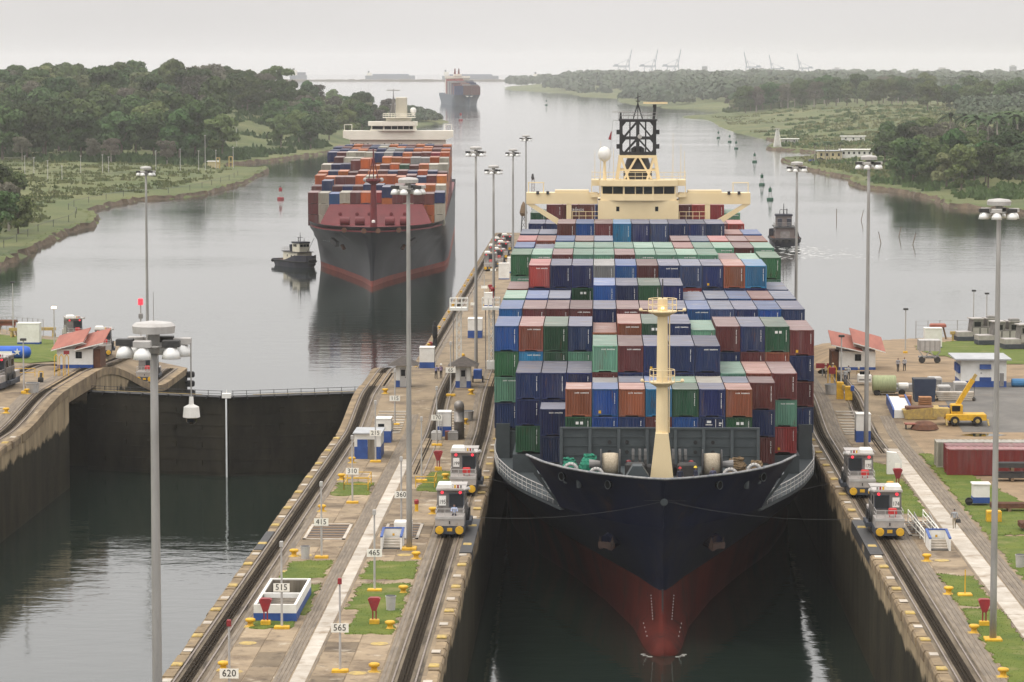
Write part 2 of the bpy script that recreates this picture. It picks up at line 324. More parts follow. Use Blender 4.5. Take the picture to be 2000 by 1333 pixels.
def h_left(x, y, d):
    q = smn(-235, -150, x)
    return WATER - .9 + .9*smn(-4, .5, d) + 1.5*smn(.3, 2.5, d) + 1.6*smn(4, 60, d) + np.clip(d, 0, 200)*.004 + 19*smn(1640, 2080, y)*(1-q) * smn(20, 120, d) + 5*smn(1720, 1960, y)*q*smn(8, 30, d) + .5*vnoise(x, y, .05)*smn(5, 40, d)
def h_right(x, y, d):
    return WATER - .9 + .9*smn(-4, .5, d) + 1.4*smn(.3, 2.5, d) + 1.6*smn(4, 60, d) + np.clip(d, 0, 300)*.006 + 5*smn(1750, 2300, y)*smn(20, 120, d) + .6*vnoise(x, y, .03)*smn(5, 40, d) + 4*smn(30,200,d)*smn(900,1500,y)
def land(name, poly, hf, xs, ys, mat):
    X, Y = np.meshgrid(xs, ys); P = np.stack([X.ravel(), Y.ravel()], 1); d = sdf(P, poly); Z = hf(P[:,0], P[:,1], d)
    nx, ny = len(xs), len(ys); idx = np.arange(nx*ny).reshape(ny, nx)
    F = np.stack([idx[:-1,:-1], idx[:-1,1:], idx[1:,1:], idx[1:,:-1]], -1).reshape(-1, 4); dm = d[F].max(1); F = F[dm > -6]
    us = np.unique(F); rem = -np.ones(nx*ny, int); rem[us] = np.arange(len(us))
    me = bpy.data.meshes.new(name); me.from_pydata(np.column_stack([P, Z])[us].tolist(), [], rem[F].tolist()); me.materials.append(mat)
    me.polygons.foreach_set('use_smooth', [True]*len(me.polygons)); me.update()
    return struct(link(name, me))
rl = random.Random(3)
LP = subdivide(LEFT_POLY, 9, 1.5, rl, keep=range(len(LEFT_SHORE)-1, len(LEFT_POLY)))
RP = subdivide(RIGHT_POLY, 14, 2.0, rl, keep=range(len(RIGHT_SHORE)-1, len(RIGHT_POLY)))
land('left_bank', LP, h_left, np.concatenate([np.arange(-700,-300,14), np.arange(-300,-110,3.0)]), np.concatenate([np.arange(640,1800,4), np.arange(1800,3050,8)]), MT['grass_far'])
land('right_bank', RP, h_right, np.concatenate([np.arange(-40,260,4), np.arange(260,620,12), np.arange(620,1400,40)]), np.concatenate([np.arange(960,2000,5), np.arange(2000,3700,12)]), MT['grass_far'])
land('far_bank', RP, h_right, np.concatenate([np.arange(-260,500,14), np.arange(500,3400,60)]), np.concatenate([np.arange(3690,6400,24), np.arange(6400,9400,80)]), MT['grass_far'])
def shore_edge(name, pts, ymax):                   # eroded earth scarp along the water
    mb = MB(); rg = random.Random(5); pts = [p for p in pts if p[1] < ymax]; rows = []
    for i, p in enumerate(pts):
        a = Vector(pts[max(0,i-1)]); b = Vector(pts[min(len(pts)-1,i+1)]); t = (b-a).normalized(); n = Vector((t.y, -t.x))
        if name == 'right_scarp': n = -n
        P = Vector(p); j = rg.uniform(-.5, .5); h = rg.uniform(1.0, 2.0)
        rows.append([(P + n*(.9+j), -.4), (P + n*(.35+j), .5*h + rg.uniform(-.2,.2)), (P + n*(.1+j*.5), h), (P - n*1.6, h + .1), (P - n*3.2, .4)])
    for i in range(len(rows)-1):
        for k in range(4):
            q = [rows[i][k], rows[i+1][k], rows[i+1][k+1], rows[i][k+1]]
            mb.cm = 0 if k < 2 else 1
            mb.add([(v.x, v.y, WATER + z) for v, z in q], [(0,1,2,3)])
    return struct(mb.build(name, [MT['bank'], MT['grass_far']]))
rl2 = random.Random(4)
shore_edge('left_scarp', subdivide(LEFT_SHORE, 4, .9, rl2, keep=[len(LEFT_SHORE)-1]), 1830)
shore_edge('right_scarp', subdivide(RIGHT_SHORE, 4, .9, rl2, keep=[len(RIGHT_SHORE)-1]), 2100)

# ---------------------------------------------------------------- lock walls
EL, EC0, EC1, ER = -63.0, -28.5, -10.7, 22.7      # edges of the two chambers
def wall_mat():                                    # concrete face, algae below the usual water line
    m = bpy.data.materials.new('lock_wall_face'); m.use_nodes = True; t = m.node_tree; N = t.nodes; K = t.links.new; b = N['Principled BSDF']; b.inputs['Roughness'].default_value = .95; b.inputs['Specular IOR Level'].default_value = .1
    g = N.new('ShaderNodeNewGeometry'); mp = N.new('ShaderNodeMapping'); mp.inputs['Scale'].default_value = (1,1,.3); K(g.outputs['Position'], mp.inputs[0])
    def nz(s, v, d=7):
        n = N.new('ShaderNodeTexNoise'); n.inputs['Scale'].default_value = s; n.inputs['Detail'].default_value = d; n.inputs['Roughness'].default_value = .65; K(v, n.inputs['Vector']); return n.outputs[0]
    def ramp(v, p0, c0, p1, c1):
        r = N.new('ShaderNodeValToRGB'); e = r.color_ramp.elements; e[0].position = p0; e[1].position = p1; e[0].color = c0+(1,); e[1].color = c1+(1,); K(v, r.inputs[0]); return r.outputs[0]
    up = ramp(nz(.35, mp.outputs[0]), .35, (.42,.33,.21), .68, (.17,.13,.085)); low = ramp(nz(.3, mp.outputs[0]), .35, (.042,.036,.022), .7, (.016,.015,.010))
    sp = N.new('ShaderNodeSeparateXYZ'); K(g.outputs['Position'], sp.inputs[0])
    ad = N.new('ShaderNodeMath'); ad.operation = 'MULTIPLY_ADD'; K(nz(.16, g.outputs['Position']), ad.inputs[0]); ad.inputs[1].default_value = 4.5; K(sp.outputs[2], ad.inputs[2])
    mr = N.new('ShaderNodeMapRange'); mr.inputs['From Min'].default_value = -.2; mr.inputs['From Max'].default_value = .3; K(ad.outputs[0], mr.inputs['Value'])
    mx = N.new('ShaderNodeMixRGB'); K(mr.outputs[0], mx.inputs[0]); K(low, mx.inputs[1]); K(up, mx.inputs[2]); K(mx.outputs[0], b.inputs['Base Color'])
    bp = N.new('ShaderNodeBump'); bp.inputs['Distance'].default_value = .12; bp.inputs['Strength'].default_value = .6; K(nz(1.2, g.outputs['Position']), bp.inputs['Height']); K(bp.outputs[0], b.inputs['Normal'])
    return m
MT['lockface'] = wall_mat()
def ys_of(y0, y1):
    ys = [y0]; y = math.floor(y0)
    while ys[-1] < y1 - 1e-6:
        yy = ys[-1] + (2 if 325 < ys[-1] < 455 else 12)
        if ys[-1] < 326 and yy > 326: yy = 326
        ys.append(min(y1, yy))
    return ys
def ribbon(mb, x0, x1, y0, y1, zb, zt, gf=ground):  # box that follows the top of the wall
    ys = ys_of(y0, y1); vs = []; fs = []
    for y in ys: g = gf(y); vs += [(x0,y,g+zb),(x1,y,g+zb),(x1,y,g+zt),(x0,y,g+zt)]
    for i in range(len(ys)-1):
        a = 4*i
        for k in range(4): fs.append((a+k, a+(k+1)%4, a+4+(k+1)%4, a+4+k))
    fs += [(3,2,1,0), tuple(4*(len(ys)-1)+k for k in range(4))]
    return mb.add(vs, fs)
def wall_body(parent, segs):
    for (x0, x1, y0, y1, zb, zt, nm, mt) in segs:
        mb = MB(); ys = ys_of(y0, y1); vs = []; fs = []
        for y in ys:
            t = ground(y) + zt; vs += [(x0,y,zb),(x1,y,zb),(x1,y,t),(x0,y,t)]
        for i in range(len(ys)-1):
            a = 4*i
            for k in range(4): fs.append((a+k, a+(k+1)%4, a+4+(k+1)%4, a+4+k)); mb.m.append(1 if k == 2 else 0)
        fs += [(3,2,1,0), tuple(4*(len(ys)-1)+k for k in range(4))]
        mb.m += [0, 0]; mb.v = vs; mb.f = fs
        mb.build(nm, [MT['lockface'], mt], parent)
cw = thing('lock_wall', 'long concrete centre wall between the two lock chambers, numbered posts along it', 'lock wall', (0,0,0))
lw = thing('lock_wall', 'concrete lock wall on the left of the empty chamber, red roofed house on it', 'lock wall', (0,0,0))
rw = thing('lock_wall', 'concrete lock wall to the right of the blue hulled container ship', 'lock wall', (0,0,0))
Y0 = 70
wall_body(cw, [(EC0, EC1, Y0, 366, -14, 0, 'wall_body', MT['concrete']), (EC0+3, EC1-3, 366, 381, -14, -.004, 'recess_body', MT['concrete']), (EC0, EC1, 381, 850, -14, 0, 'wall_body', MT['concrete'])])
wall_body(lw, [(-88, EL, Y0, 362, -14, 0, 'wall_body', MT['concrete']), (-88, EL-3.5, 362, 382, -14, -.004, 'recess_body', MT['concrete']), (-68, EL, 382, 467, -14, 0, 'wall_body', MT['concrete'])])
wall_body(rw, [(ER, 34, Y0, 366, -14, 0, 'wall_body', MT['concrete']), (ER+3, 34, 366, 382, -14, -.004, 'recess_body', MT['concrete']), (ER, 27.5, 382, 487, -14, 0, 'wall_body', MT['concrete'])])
# deck slab that bridges each gate recess
for par, x0, x1, y0, y1 in ((cw, EC0, EC0+3.2, 366, 381), (cw, EC1-3.2, EC1, 366, 381), (lw, EL-3.7, EL, 362, 382), (rw, ER, ER+3.2, 366, 382)):
    m = MB(); ribbon(m, x0, x1, y0-.3, y1+.3, -1.7, .02); m.build('recess_cover', MT['coping'], par)
# flared ends of the two side walls, running out to the open water
def apron(name, poly, z0f, mat, parent=None, dz=0, thick=6):
    mb = MB(); n = len(poly)
    mb.add([(x,y,-14) for x,y in poly] + [(x,y,z0f(y)+dz) for x,y in poly], [tuple(range(n,2*n))] + [(i,(i+1)%n,n+(i+1)%n,n+i) for i in range(n)])
    return mb.build(name, mat, parent)
apron('approach_pier', [(-88,462),(EL,467.2),(-85,504),(-94,519),(-106,538),(-160,560),(-160,462)], lambda y: -6.004, MT['concrete'], lw)
apron('approach_pier', [(33.9,452),(90,452),(120,470),(120,545),(73,528),(64,523),(56,520),(45,502),(34.2,487)], lambda y: -6.004, MT['concrete'], rw)
# open ground behind the side walls
def gside(Y): return 1.9*sm(332, 360, Y) - 7.9*min(1, max(0, (Y-392)/135))
def gl(X, Y): t = sm(4, 14, EL - X); return ground(Y)*(1-t) + gside(Y)*t
def gr(X, Y): t = sm(4, 14, X - ER); return ground(Y)*(1-t) + gside(Y)*t
def sheet(name, poly, zf, step, mat, dz=0, inset=0, bump=0):
    P0 = np.array(poly); xs = np.arange(P0[:,0].min(), P0[:,0].max()+step, step); ys = np.arange(P0[:,1].min(), P0[:,1].max()+step, step); rg = random.Random(9)
    X, Y = np.meshgrid(xs, ys); P = np.stack([X.ravel(), Y.ravel()], 1); d = sdf(P, poly); nx, ny = len(xs), len(ys); idx = np.arange(nx*ny).reshape(ny, nx)
    F = np.stack([idx[:-1,:-1], idx[:-1,1:], idx[1:,1:], idx[1:,:-1]], -1).reshape(-1, 4); F = F[d[F].min(1) > inset]
    us = np.unique(F); rem = -np.ones(nx*ny, int); rem[us] = np.arange(len(us))
    me = bpy.data.meshes.new(name); me.from_pydata([(x, y, zf(x, y) + dz + rg.uniform(0, bump)) for x, y in P[us]], [], rem[F].tolist()); me.materials.append(mat)
    me.polygons.foreach_set('use_smooth', [True]*len(me.polygons)); me.update(); return link(name, me)
def ground_sheet(name, x0, x1, y0, y1, mat, dz=-.012, step=4, hump=0):
    mb = MB(); xs = np.linspace(x0, x1, max(2, int((x1-x0)/3)+1)); ys = np.arange(y0, y1+.01, step); rg = random.Random(2)
    vs = [(x, y, ground(y)+dz + (rg.uniform(0, hump))) for y in ys for x in xs]; n = len(xs)
    mb.add(vs, [(j*n+i, j*n+i+1, (j+1)*n+i+1, (j+1)*n+i) for j in range(len(ys)-1) for i in range(n-1)])
    return struct(mb.build(name, mat, smooth=True))
ground_sheet('right_yard', 34, 130, 70, 382, MT['dirt'])
ground_sheet('left_yard', -190, -88, 70, 382, MT['grass'])
LPLAT = [(-190,378),(-66.9,378),(-66.9,472),(-85.5,503),(-94.5,518),(-106.5,537),(-160,559),(-190,559)]
RPLAT = [(27.3,378),(130,378),(130,545),(73,527),(64,522),(56,519),(45,501),(34,486),(27.3,484)]
struct(sheet('left_platform', LPLAT, gl, 1.6, MT['concrete'], -.02))
struct(sheet('right_platform', RPLAT, gr, 1.6, MT['dirt'], -.02))

# tow tracks: bed, two rails, greased rack
def track(label, xc, half, y0, y1, bed=True, gf=ground):
    t = thing('tow_track', label, 'rail track', (0,0,0), group='tow tracks on the lock walls')
    if bed: ribbon(MB(), xc-half-.32, xc+half+.32, y0, y1, -.3, .006, gf).build('track_bed', MT['track_bed'], t)
    for s in (-1, 1): ribbon(MB(), xc+s*half-.055, xc+s*half+.055, y0, y1, -.05, .10, gf).build('rail', MT['rail'], t)
    if bed:
        m = MB(); ribbon(m, xc-.46, xc+.38, y0, y1, -.05, .012, gf); ribbon(m, xc-.2, xc-.1, y0, y1, -.05, .09, gf); ribbon(m, xc+.04, xc+.14, y0, y1, -.05, .09, gf)
        m.build('rack', MT['rack'], t)
    return t
track('tow track with dark rack along the left edge of the centre wall', -26.95, .76, Y0, 845)
track('tow track with dark rack along the right edge of the centre wall, locomotives on it', -12.65, .76, Y0, 845)
track('tow track with dark rack beside the chamber on the right wall, two locomotives on it', 24.4, .76, Y0, 486)
track('tow track with dark rack on the left wall curving toward the red roofed house', EL-2.2, .76, Y0, 466)
track('return track of plain rails up the middle ramp of the centre wall', -18.0, .76, 300, 400)
track('return track climbing the ramp on the right wall behind the blue and white hut', 29.6, .76, 318, 384)
track('return track on the left wall beside the parked locomotives', EL-9.5, .76, 330, 478, gf=lambda y: gl(EL-9.5, y))

# deck strips, slabs and planked bands
def strip_slabs(parent, x0, x1, y0, y1, ln, mat, name, rg, split=1, skip=()):
    w_ = (x1-x0)/split; bank = {}
    for i in range(split):
        y = y0 + rg.uniform(0, ln*.5)*(i % 2)
        while y < y1 - .5:
            l = min(ln*rg.choice([.8, 1, 1.25]), y1-y)
            mid = y + l/2
            if not any(a < mid < b and xa <= x0+w_*(i+.5) <= xb for a, b, xa, xb in skip):
                k = (round(w_,2), round(l,1), name)
                if k not in bank: bank[k] = MB().tbx(-w_/2+.035, w_/2-.035, -l/2+.04, l/2-.04, -.2, .03, .02).mesh(name, mat)
                o = link(name, bank[k], parent, (x0+w_*(i+.5), mid, ground(mid) + rg.uniform(-.006, .010)))
            y += l
rs = random.Random(12)
strip_slabs(cw, -25.25, -21.35, 180, 330, 4.2, MT['slab'], 'slab', rs, 2)
strip_slabs(cw, -18.9, -14.35, 180, 330, 4.6, MT['slab'], 'slab', rs, 2)
strip_slabs(cw, -20.2, -19.1, 180, 312, 7, MT['white_strip'], 'walkway_slab', rs, 1)
strip_slabs(rw, 26.9, 29.8, 180, 330, 4.4, MT['slab'], 'slab', rs, 1)
strip_slabs(rw, 30.0, 31.6, 180, 322, 7, MT['white_strip'], 'walkway_slab', rs, 1)
def planked(parent, x0, x1, y0, y1, n, gf=ground):
    wd = (x1-x0)/n
    for i in range(n): ribbon(MB(), x0+wd*i+.02, x0+wd*(i+1)-.02, y0, y1, -.2, .02+.006*(i % 2)).build('edge_plank', MT['slab_band'], parent)
planked(cw, -25.86, -25.3, Y0, 845, 2); planked(cw, -21.3, -20.26, Y0, 345, 4); planked(cw, -19.06, -18.94, Y0, 345, 1); planked(cw, -14.3, -13.75, Y0, 845, 2)
planked(rw, 25.5, 26.8, Y0, 384, 4); planked(rw, 29.84, 29.96, Y0, 330, 1); planked(rw, 31.66, 33.1, Y0, 345, 4)
planked(lw, EL-4.6, EL-3.3, Y0, 466, 4)

# coping stones along the chamber edges, uneven, some with worn yellow chafing plates
cop = []
for v in range(4):
    rg = random.Random(40+v); m = MB(); l = 2.35 + .12*v; o = rg.uniform(.02, .2)
    m.add([(-.45,-l/2,-.75),(.30+o,-l/2+.1,-.75),(.30+o,l/2-.1,-.75),(-.45,l/2,-.75),(-.45,-l/2,.04),(.18+o,-l/2+.08,.04),(.18+o,l/2-.12,.04),(-.45,l/2,.04),(.30+o,-l/2+.1,-.12),(.30+o,l/2-.14,-.14)],
          [(0,3,2,1),(4,5,6,7),(5,8,9,6),(8,1,2,9),(0,1,8,5,4),(3,7,6,9,2),(0,4,7,3)])
    cop.append(m.mesh('coping_stone', MT['coping']))
plate = MB().tbx(-.42, .30, -.45, .45, .04, .16, .06).mesh('chafing_plate', MT['yellow_dull'])
plate2 = MB().tbx(-.36, .26, -.5, .5, .04, .07, .02).mesh('number_plate', MT['white_strip'])
def coping(parent, x, side, y0, y1):
    y = y0; i = 0; rg = random.Random(int(abs(x)*10))
    while y < y1:
        me = cop[rg.randrange(4)]; o = link('coping_stone', me, parent, (x - side*.12, y, ground(y) + rg.uniform(-.03,.05)))
        o.rotation_euler = (-math.atan((ground(y+.5)-ground(y-.5))), 0, 0 if side > 0 else math.pi)
        if side < 0: o.rotation_euler[0] *= -1
        if i % 4 == 0: link('chafing_plate', plate, parent, (x - side*.2, y, ground(y)+.03)).rotation_euler = (0,0,0 if side > 0 else math.pi)
        if i % 4 == 2: link('number_plate', plate2, parent, (x - side*.35, y, ground(y)+.03))
        y += 2.62; i += 1
coping(cw, EC1, 1, 182, 331); coping(cw, EC0, -1, 182, 331); coping(rw, ER, -1, 182, 331); coping(lw, EL, 1, 282, 331)
for par, x, s in ((cw, EC1, 1), (cw, EC0, -1), (rw, ER, -1), (lw, EL, 1)):
    for y0, y1 in ((332, 362 if par is lw else 366), (382, 466 if par is lw else (487 if par is rw else 845))):
        m = MB(); ribbon(m, min(x-.6*s, x+.12*s), max(x-.6*s, x+.12*s), y0, y1, -.9, .05); m.build('coping_beam', MT['coping'], par)
# mooring plates, drain grates, stair risers on the ramps
for (x0, x1) in ((-25.2, -21.4), (-18.0, -14.4)):
    for k in range(9):
        y = 334 + k*1.5; MB().bx(x0+.3, x1-.3, y, y+.55, ground(y)-.1, ground(y)+.12).build('ramp_step', MT['white_strip'], cw)
for k in range(9):
    y = 334 + k*1.6; MB().bx(26.9, 29.4, y, y+.6, ground(y)-.1, ground(y)+.12).build('ramp_step', MT['white_strip'], rw)
for k in range(12):
    y = 331 + k*1.5; MB().bx(-73.0, -67.9, y, y+.55, ground(y)-.1, ground(y)+.12).build('ramp_step', MT['white_strip'], lw)
for xc, yc, wd in ((-23.3, 262.5, 3.2), (-16.9, 263, 2.8), (28.2, 266, 2.6)):
    par = rw if xc > 0 else cw
    MB().bx(xc-wd/2, xc+wd/2, yc-4.2, yc+4.2, -.1, .055).build('grate_pit', MT['dark'], par)
    m = MB()
    for a, b, c_, d_ in ((-wd/2-.2, wd/2+.2, -4.4, -4.1), (-wd/2-.2, wd/2+.2, 4.1, 4.4), (-wd/2-.2, -wd/2+.05, -4.4, 4.4), (wd/2-.05, wd/2+.2, -4.4, 4.4)): m.bx(xc+a, xc+b, yc+c_, yc+d_, -.1, .10)
    m.build('grate_frame', MT['white_strip'], par)
    for k in range(6): MB().bx(xc-wd/2, xc+wd/2, yc-3.7+k*1.45, yc-3.0+k*1.45, -.05, .085).build('grate_plank', MT['wood'], par)

# lawn patches between the slabs
def lawn(pts, z=.03, label=''):
    rg = random.Random(len(pts)*7+int(abs(pts[0][0])*100)); poly = subdivide(pts, .6, .26, rg); n = len(poly); m = MB()
    cx = sum(p[0] for p in poly)/n; cy = sum(p[1] for p in poly)/n
    m.add([(x,y,ground(y)+z) for x,y in poly] + [(cx+(x-cx)*.93, cy+(y-cy)*.95, ground(y)+z+.05) for x,y in poly] + [(cx,cy,ground(cy)+z+.06)],
          [(i,(i+1)%n,n+(i+1)%n,n+i) for i in range(n)] + [(n+i,n+(i+1)%n,2*n) for i in range(n)])
    # short blades
    xs = [p[0] for p in poly]; ys = [p[1] for p in poly]; P = np.array([(rg.uniform(min(xs),max(xs)), rg.uniform(min(ys),max(ys))) for _ in range(int(min(9000, 45*(max(xs)-min(xs))*(max(ys)-min(ys)))))])
    if len(P):
        for (x, y) in P[sdf(P, poly) > -.08]:
            a = rg.uniform(0, math.pi); h = rg.uniform(.03, .08); w_ = rg.uniform(.02, .06); dx, dy = math.cos(a)*w_, math.sin(a)*w_; g = ground(y)+z+.02
            m.add([(x-dx,y-dy,g),(x+dx,y+dy,g),(x+dx*.4+rg.uniform(-.06,.06),y+dy*.4+rg.uniform(-.06,.06),g+h)], [(0,1,2)])
    o = m.build('lawn', MT['grass']); o['kind'] = 'stuff'; return tag(o, label, 'grass', kind='stuff')
lawn([(-25.1,237.5),(-21.5,238.5),(-21.6,247.2),(-24.9,246.6)], label='small lawn patch beside the 415 post')
lawn([(-25.2,231.4),(-21.8,231.4),(-21.75,222),(-21.4,222),(-21.5,236),(-25.0,235)], label='lawn patch behind the white and blue open tank')
lawn([(-25.0,216.8),(-22,216.8),(-22,219.6),(-25,219.6)], label='narrow lawn strip in front of the white and blue open tank')
lawn([(-18.7,237.8),(-14.5,238),(-14.6,247),(-18.6,246.8)], label='small lawn patch nearest the stair pit on the centre wall')
lawn([(-18.7,224.5),(-18.4,236.2),(-14.5,236.2),(-14.5,214.5),(-17.9,214.5),(-17.6,224)], label='large lawn patch around the 465 post')
lawn([(-25.0,285),(-21.6,285),(-21.6,294),(-25.1,294)], label='lawn patch by the 310 post under the yellow railing')
lawn([(-17.2,288),(-14.4,288),(-14.3,303),(-16.5,302)], label='lawn patch beside the red hose box near locomotive 199')
lawn([(26.9,190),(29.7,190),(29.8,226),(26.9,226)], label='lawn strip around the base of the nearest mast on the right wall')
lawn([(26.9,227.5),(29.7,227.5),(29.7,241),(26.9,242)], label='lawn patch with a small yellow stand on the right wall')
lawn([(26.9,276),(29.6,272),(29.6,308),(26.9,312)], label='lawn behind the two locomotives on the right wall')
lawn([(33.4,190),(60,190),(60,262),(33.4,262)], label='lawn at the far right edge below the walkway')
lawn([(33.4,262.5),(44,262.5),(40,275),(38,292),(34.4,318),(33.4,318)], label='lawn between the ramp and the red containers')
for nm, poly, f_, lab in (('lawn', [(50,398),(110,398),(110,520),(66,514),(57,497),(48,470),(46,440)], gr, 'lawn in front of the parked dark locomotives'),
                          ('lawn', [(-140,545),(-110,532),(-97,511),(-85,486),(-75,462),(-73.6,440),(-73.6,397),(-140,396)], gl, 'lawn around the red roofed house on the left wall'),
                          ('lawn', [(52,372),(66,364),(90,364),(90,384),(52,384)], gr, 'lawn strip beside the white workshop')):
    o = sheet(nm, poly, f_, 1.2, MT['grass'], .03, 0, .06); tag(o, lab, 'grass', kind='stuff')
# asphalt apron in the right yard
ground_sheet('yard_road', 40, 95, 336, 373, MT['asphalt'], .012)
# ---------------------------------------------------------------- shipping containers
CW, CL, CH = 2.44, 12.19, 2.59
CCOL = {'N': ('navy blue', (.012,.026,.105)), 'B': ('bright blue', (.012,.085,.29)), 'b': ('light blue', (.02,.17,.36)), 'M': ('maroon', (.135,.032,.03)),
        'O': ('rust orange', (.29,.085,.045)), 'R': ('red', (.36,.05,.045)), 'G': ('dark green', (.02,.085,.04)), 'g': ('mid green', (.045,.17,.075)),
        'T': ('pale teal green', (.14,.32,.22)), 'S': ('grey', (.30,.30,.29)), 'L': ('slate blue', (.045,.075,.16)), 'W': ('cream', (.48,.45,.36)),
        'V': ('vivid orange', (.50,.13,.025)), 'X': ('crimson', (.30,.03,.035)), 'H': ('brick red', (.22,.05,.035))}
CM, CR = {}, {}
for k, (nm, c0_) in CCOL.items():
    c = tuple(x*.82 for x in c0_)
    CM[k] = M('container_' + nm.replace(' ', '_'), c, tuple(x*.72 for x in c), .5, .55, coords='obj', stretch=(2,2,.3), rnd=.32, sat=.012, stain=[(tuple(x*.55+.07 for x in c), .45, .5, .55), ((.10,.045,.025), 1.3, .585, .75), (tuple(x*.35 for x in c), 2.2, .6, .6)])
    rc = tuple(x*.66 + g for x, g in zip(c, (.165,.158,.155)))  # roof tint paled by dust and by sky reflection put into the colour
    CR[k] = M('dusty_skytint_roof_' + nm.replace(' ', '_'), rc, tuple(x*.72 for x in rc), .6, .75, coords='obj', stretch=(.5,2,1), rnd=.26, stain=[((.2,.14,.09), .7, .55, .7), ((.42,.40,.37), .5, .57, .6), ((.10,.07,.05), 1.6, .6, .7)])
CMARK = M('container_lettering', (.72,.72,.7), (.6,.6,.58), 3, .6)
def container_meshes(Lc):
    W2, h = CW/2, CH
    def corr(n, a, b, dep):                         # trapezoid profile between a and b
        pts = []; w_ = (b-a)/n
        for i in range(n):
            x = a + i*w_; pts += [(x, 0), (x+.30*w_, 0), (x+.5*w_, dep), (x+.8*w_, dep)]
        return pts + [(b, 0)]
    m = MB()
    for sgn, y in ((-1, .03), (1, Lc-.03)):
        p = corr(9, -W2+.12, W2-.12, .055); n = len(p)
        m.add([(x, y - sgn*d, .16) for x, d in p] + [(x, y - sgn*d, h-.12) for x, d in p], [((i, i+1, n+i+1, n+i) if sgn < 0 else (i+1, i, n+i, n+i+1)) for i in range(n-1)])
    nr = int(Lc / .30)
    for sgn in (-1, 1):
        p = corr(nr // 2, .1, Lc-.1, .04); n = len(p); x = sgn*(W2-.02)
        m.add([(x - sgn*d, y, .16) for y, d in p] + [(x - sgn*d, y, h-.12) for y, d in p], [((i, n+i, n+i+1, i+1) if sgn < 0 else (i+1, n+i+1, n+i, i)) for i in range(n-1)])
    m.bx(-W2+.08, W2-.08, .08, Lc-.08, .14, .2)
    body = m.mesh('container', CM['N'])
    m = MB()
    for x in (-W2, W2-.13):
        for y in (0, Lc-.13): m.bx(x, x+.13, y, y+.13, .0, h)
        m.bx(x+.02, x+.11, .13, Lc-.13, 0, .16); m.bx(x+.035, x+.095, .13, Lc-.13, h-.12, h-.02)
    for y in (0, Lc-.13):
        m.bx(-W2+.13, -W2+.62, y+.01, y+.12, 0, .16); m.bx(W2-.62, W2-.13, y+.01, y+.12, 0, .16); m.bx(-W2+.62, W2-.62, y+.01, y+.12, .11, .2)
        m.bx(-W2+.13, W2-.13, y+.012, y+.118, h-.14, h-.02)
    for x in (-W2-.008, W2-.17):
        for y in (-.008, Lc-.17):
            for z in (0, h-.115): m.bx(x, x+.178, y, y+.178, z-.004, z+.118)
    frame = m.mesh('frame', CM['N'])
    m = MB(); n = int(Lc/.55); w_ = (Lc-.2)/n; pts = []
    for i in range(n):
        y = .1 + i*w_; pts += [(y, h-.03), (y+w_*.25, h-.03), (y+w_*.5, h-.008), (y+w_*.75, h-.008)]
    pts.append((Lc-.1, h-.03)); k = len(pts)
    m.add([(-W2+.09, y, z) for y, z in pts] + [(W2-.09, y, z) for y, z in pts], [(i, k+i, k+i+1, i+1) for i in range(k-1)])
    m.bx(-W2+.02, -W2+.1, .13, Lc-.13, h-.09, h-.004); m.bx(W2-.1, W2-.02, .13, Lc-.13, h-.09, h-.004)
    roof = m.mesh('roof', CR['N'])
    return body, frame, roof
C40 = container_meshes(CL); C20 = container_meshes(6.06)
def marks(kind, seed):
    rg = random.Random(seed); m = MB(); y = .020
    def dash(x0, x1, z0, z1): m.add([(x0,y,z0),(x1,y,z0),(x1,y,z1),(x0,y,z1)], [(0,1,2,3)])
    if kind == 'v':                                  # vertical code down the right hand side
        z = CH - .38
        for i in range(rg.choice([9, 11])):
            dash(.80, .80+rg.uniform(.05,.09), z-.085, z); z -= .125 + (.08 if i == 3 else 0)
    elif kind == 'h':
        x = -.35
        for i in range(11):
            dash(x, x+.07, CH-.43, CH-.30-rg.uniform(0,.03)); x += .115 + (.09 if i == 3 else 0)
    elif kind == 'q':                                # two white squares and a code
        dash(-.25,.02,CH-.72,CH-.46); dash(.16,.43,CH-.72,CH-.46); z = CH-.4
        for i in range(9): dash(.86,.93,z-.08,z); z -= .13
    elif kind == 'p':                                # yellow data plate stands in its own part
        z = CH-.4
        for i in range(8): dash(.86,.92,z-.08,z); z -= .13
    elif kind == 'logo':
        dash(-.5,-.1,CH-.55,CH-.33); dash(-.62,.02,CH-.75,CH-.68); dash(.3,.34,CH-1.0,CH-.2); dash(.62,.9,CH-.62,CH-.5); dash(.62,.8,CH-.8,CH-.7); dash(.95,.99,CH-1.0,CH-.2)
    return m.mesh('lettering', CMARK)
MARKS = {k: [marks(k, i) for i in range(3)] for k in ('v','h','q','p','logo')}
PLATE = MB().bx(-.62,-.38,.005,.03,.28,.55).mesh('data_plate', MT['yellow'])
def container(x, y, z, c, label, Lc=40, mk=None, group=None, parent_rot=0, rg=rng, hs=1.0, detail=True):
    body, frame, roof = C40 if Lc == 40 else C20
    o = link('container', body, None, (x, y, z)); mats_of(o, CM[c]); o.rotation_euler = (0,0,parent_rot); o.scale = (1,1,hs)
    tag(o, label, 'container', group)
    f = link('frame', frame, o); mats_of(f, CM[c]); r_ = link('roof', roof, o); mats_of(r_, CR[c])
    if detail:
        mk = mk or rg.choice(['v','v','v','v','v','v','h','p'])
        link('lettering', rg.choice(MARKS[mk]), o)['kind'] = 'stuff'
        if mk == 'p': link('data_plate', PLATE, o)
    return o

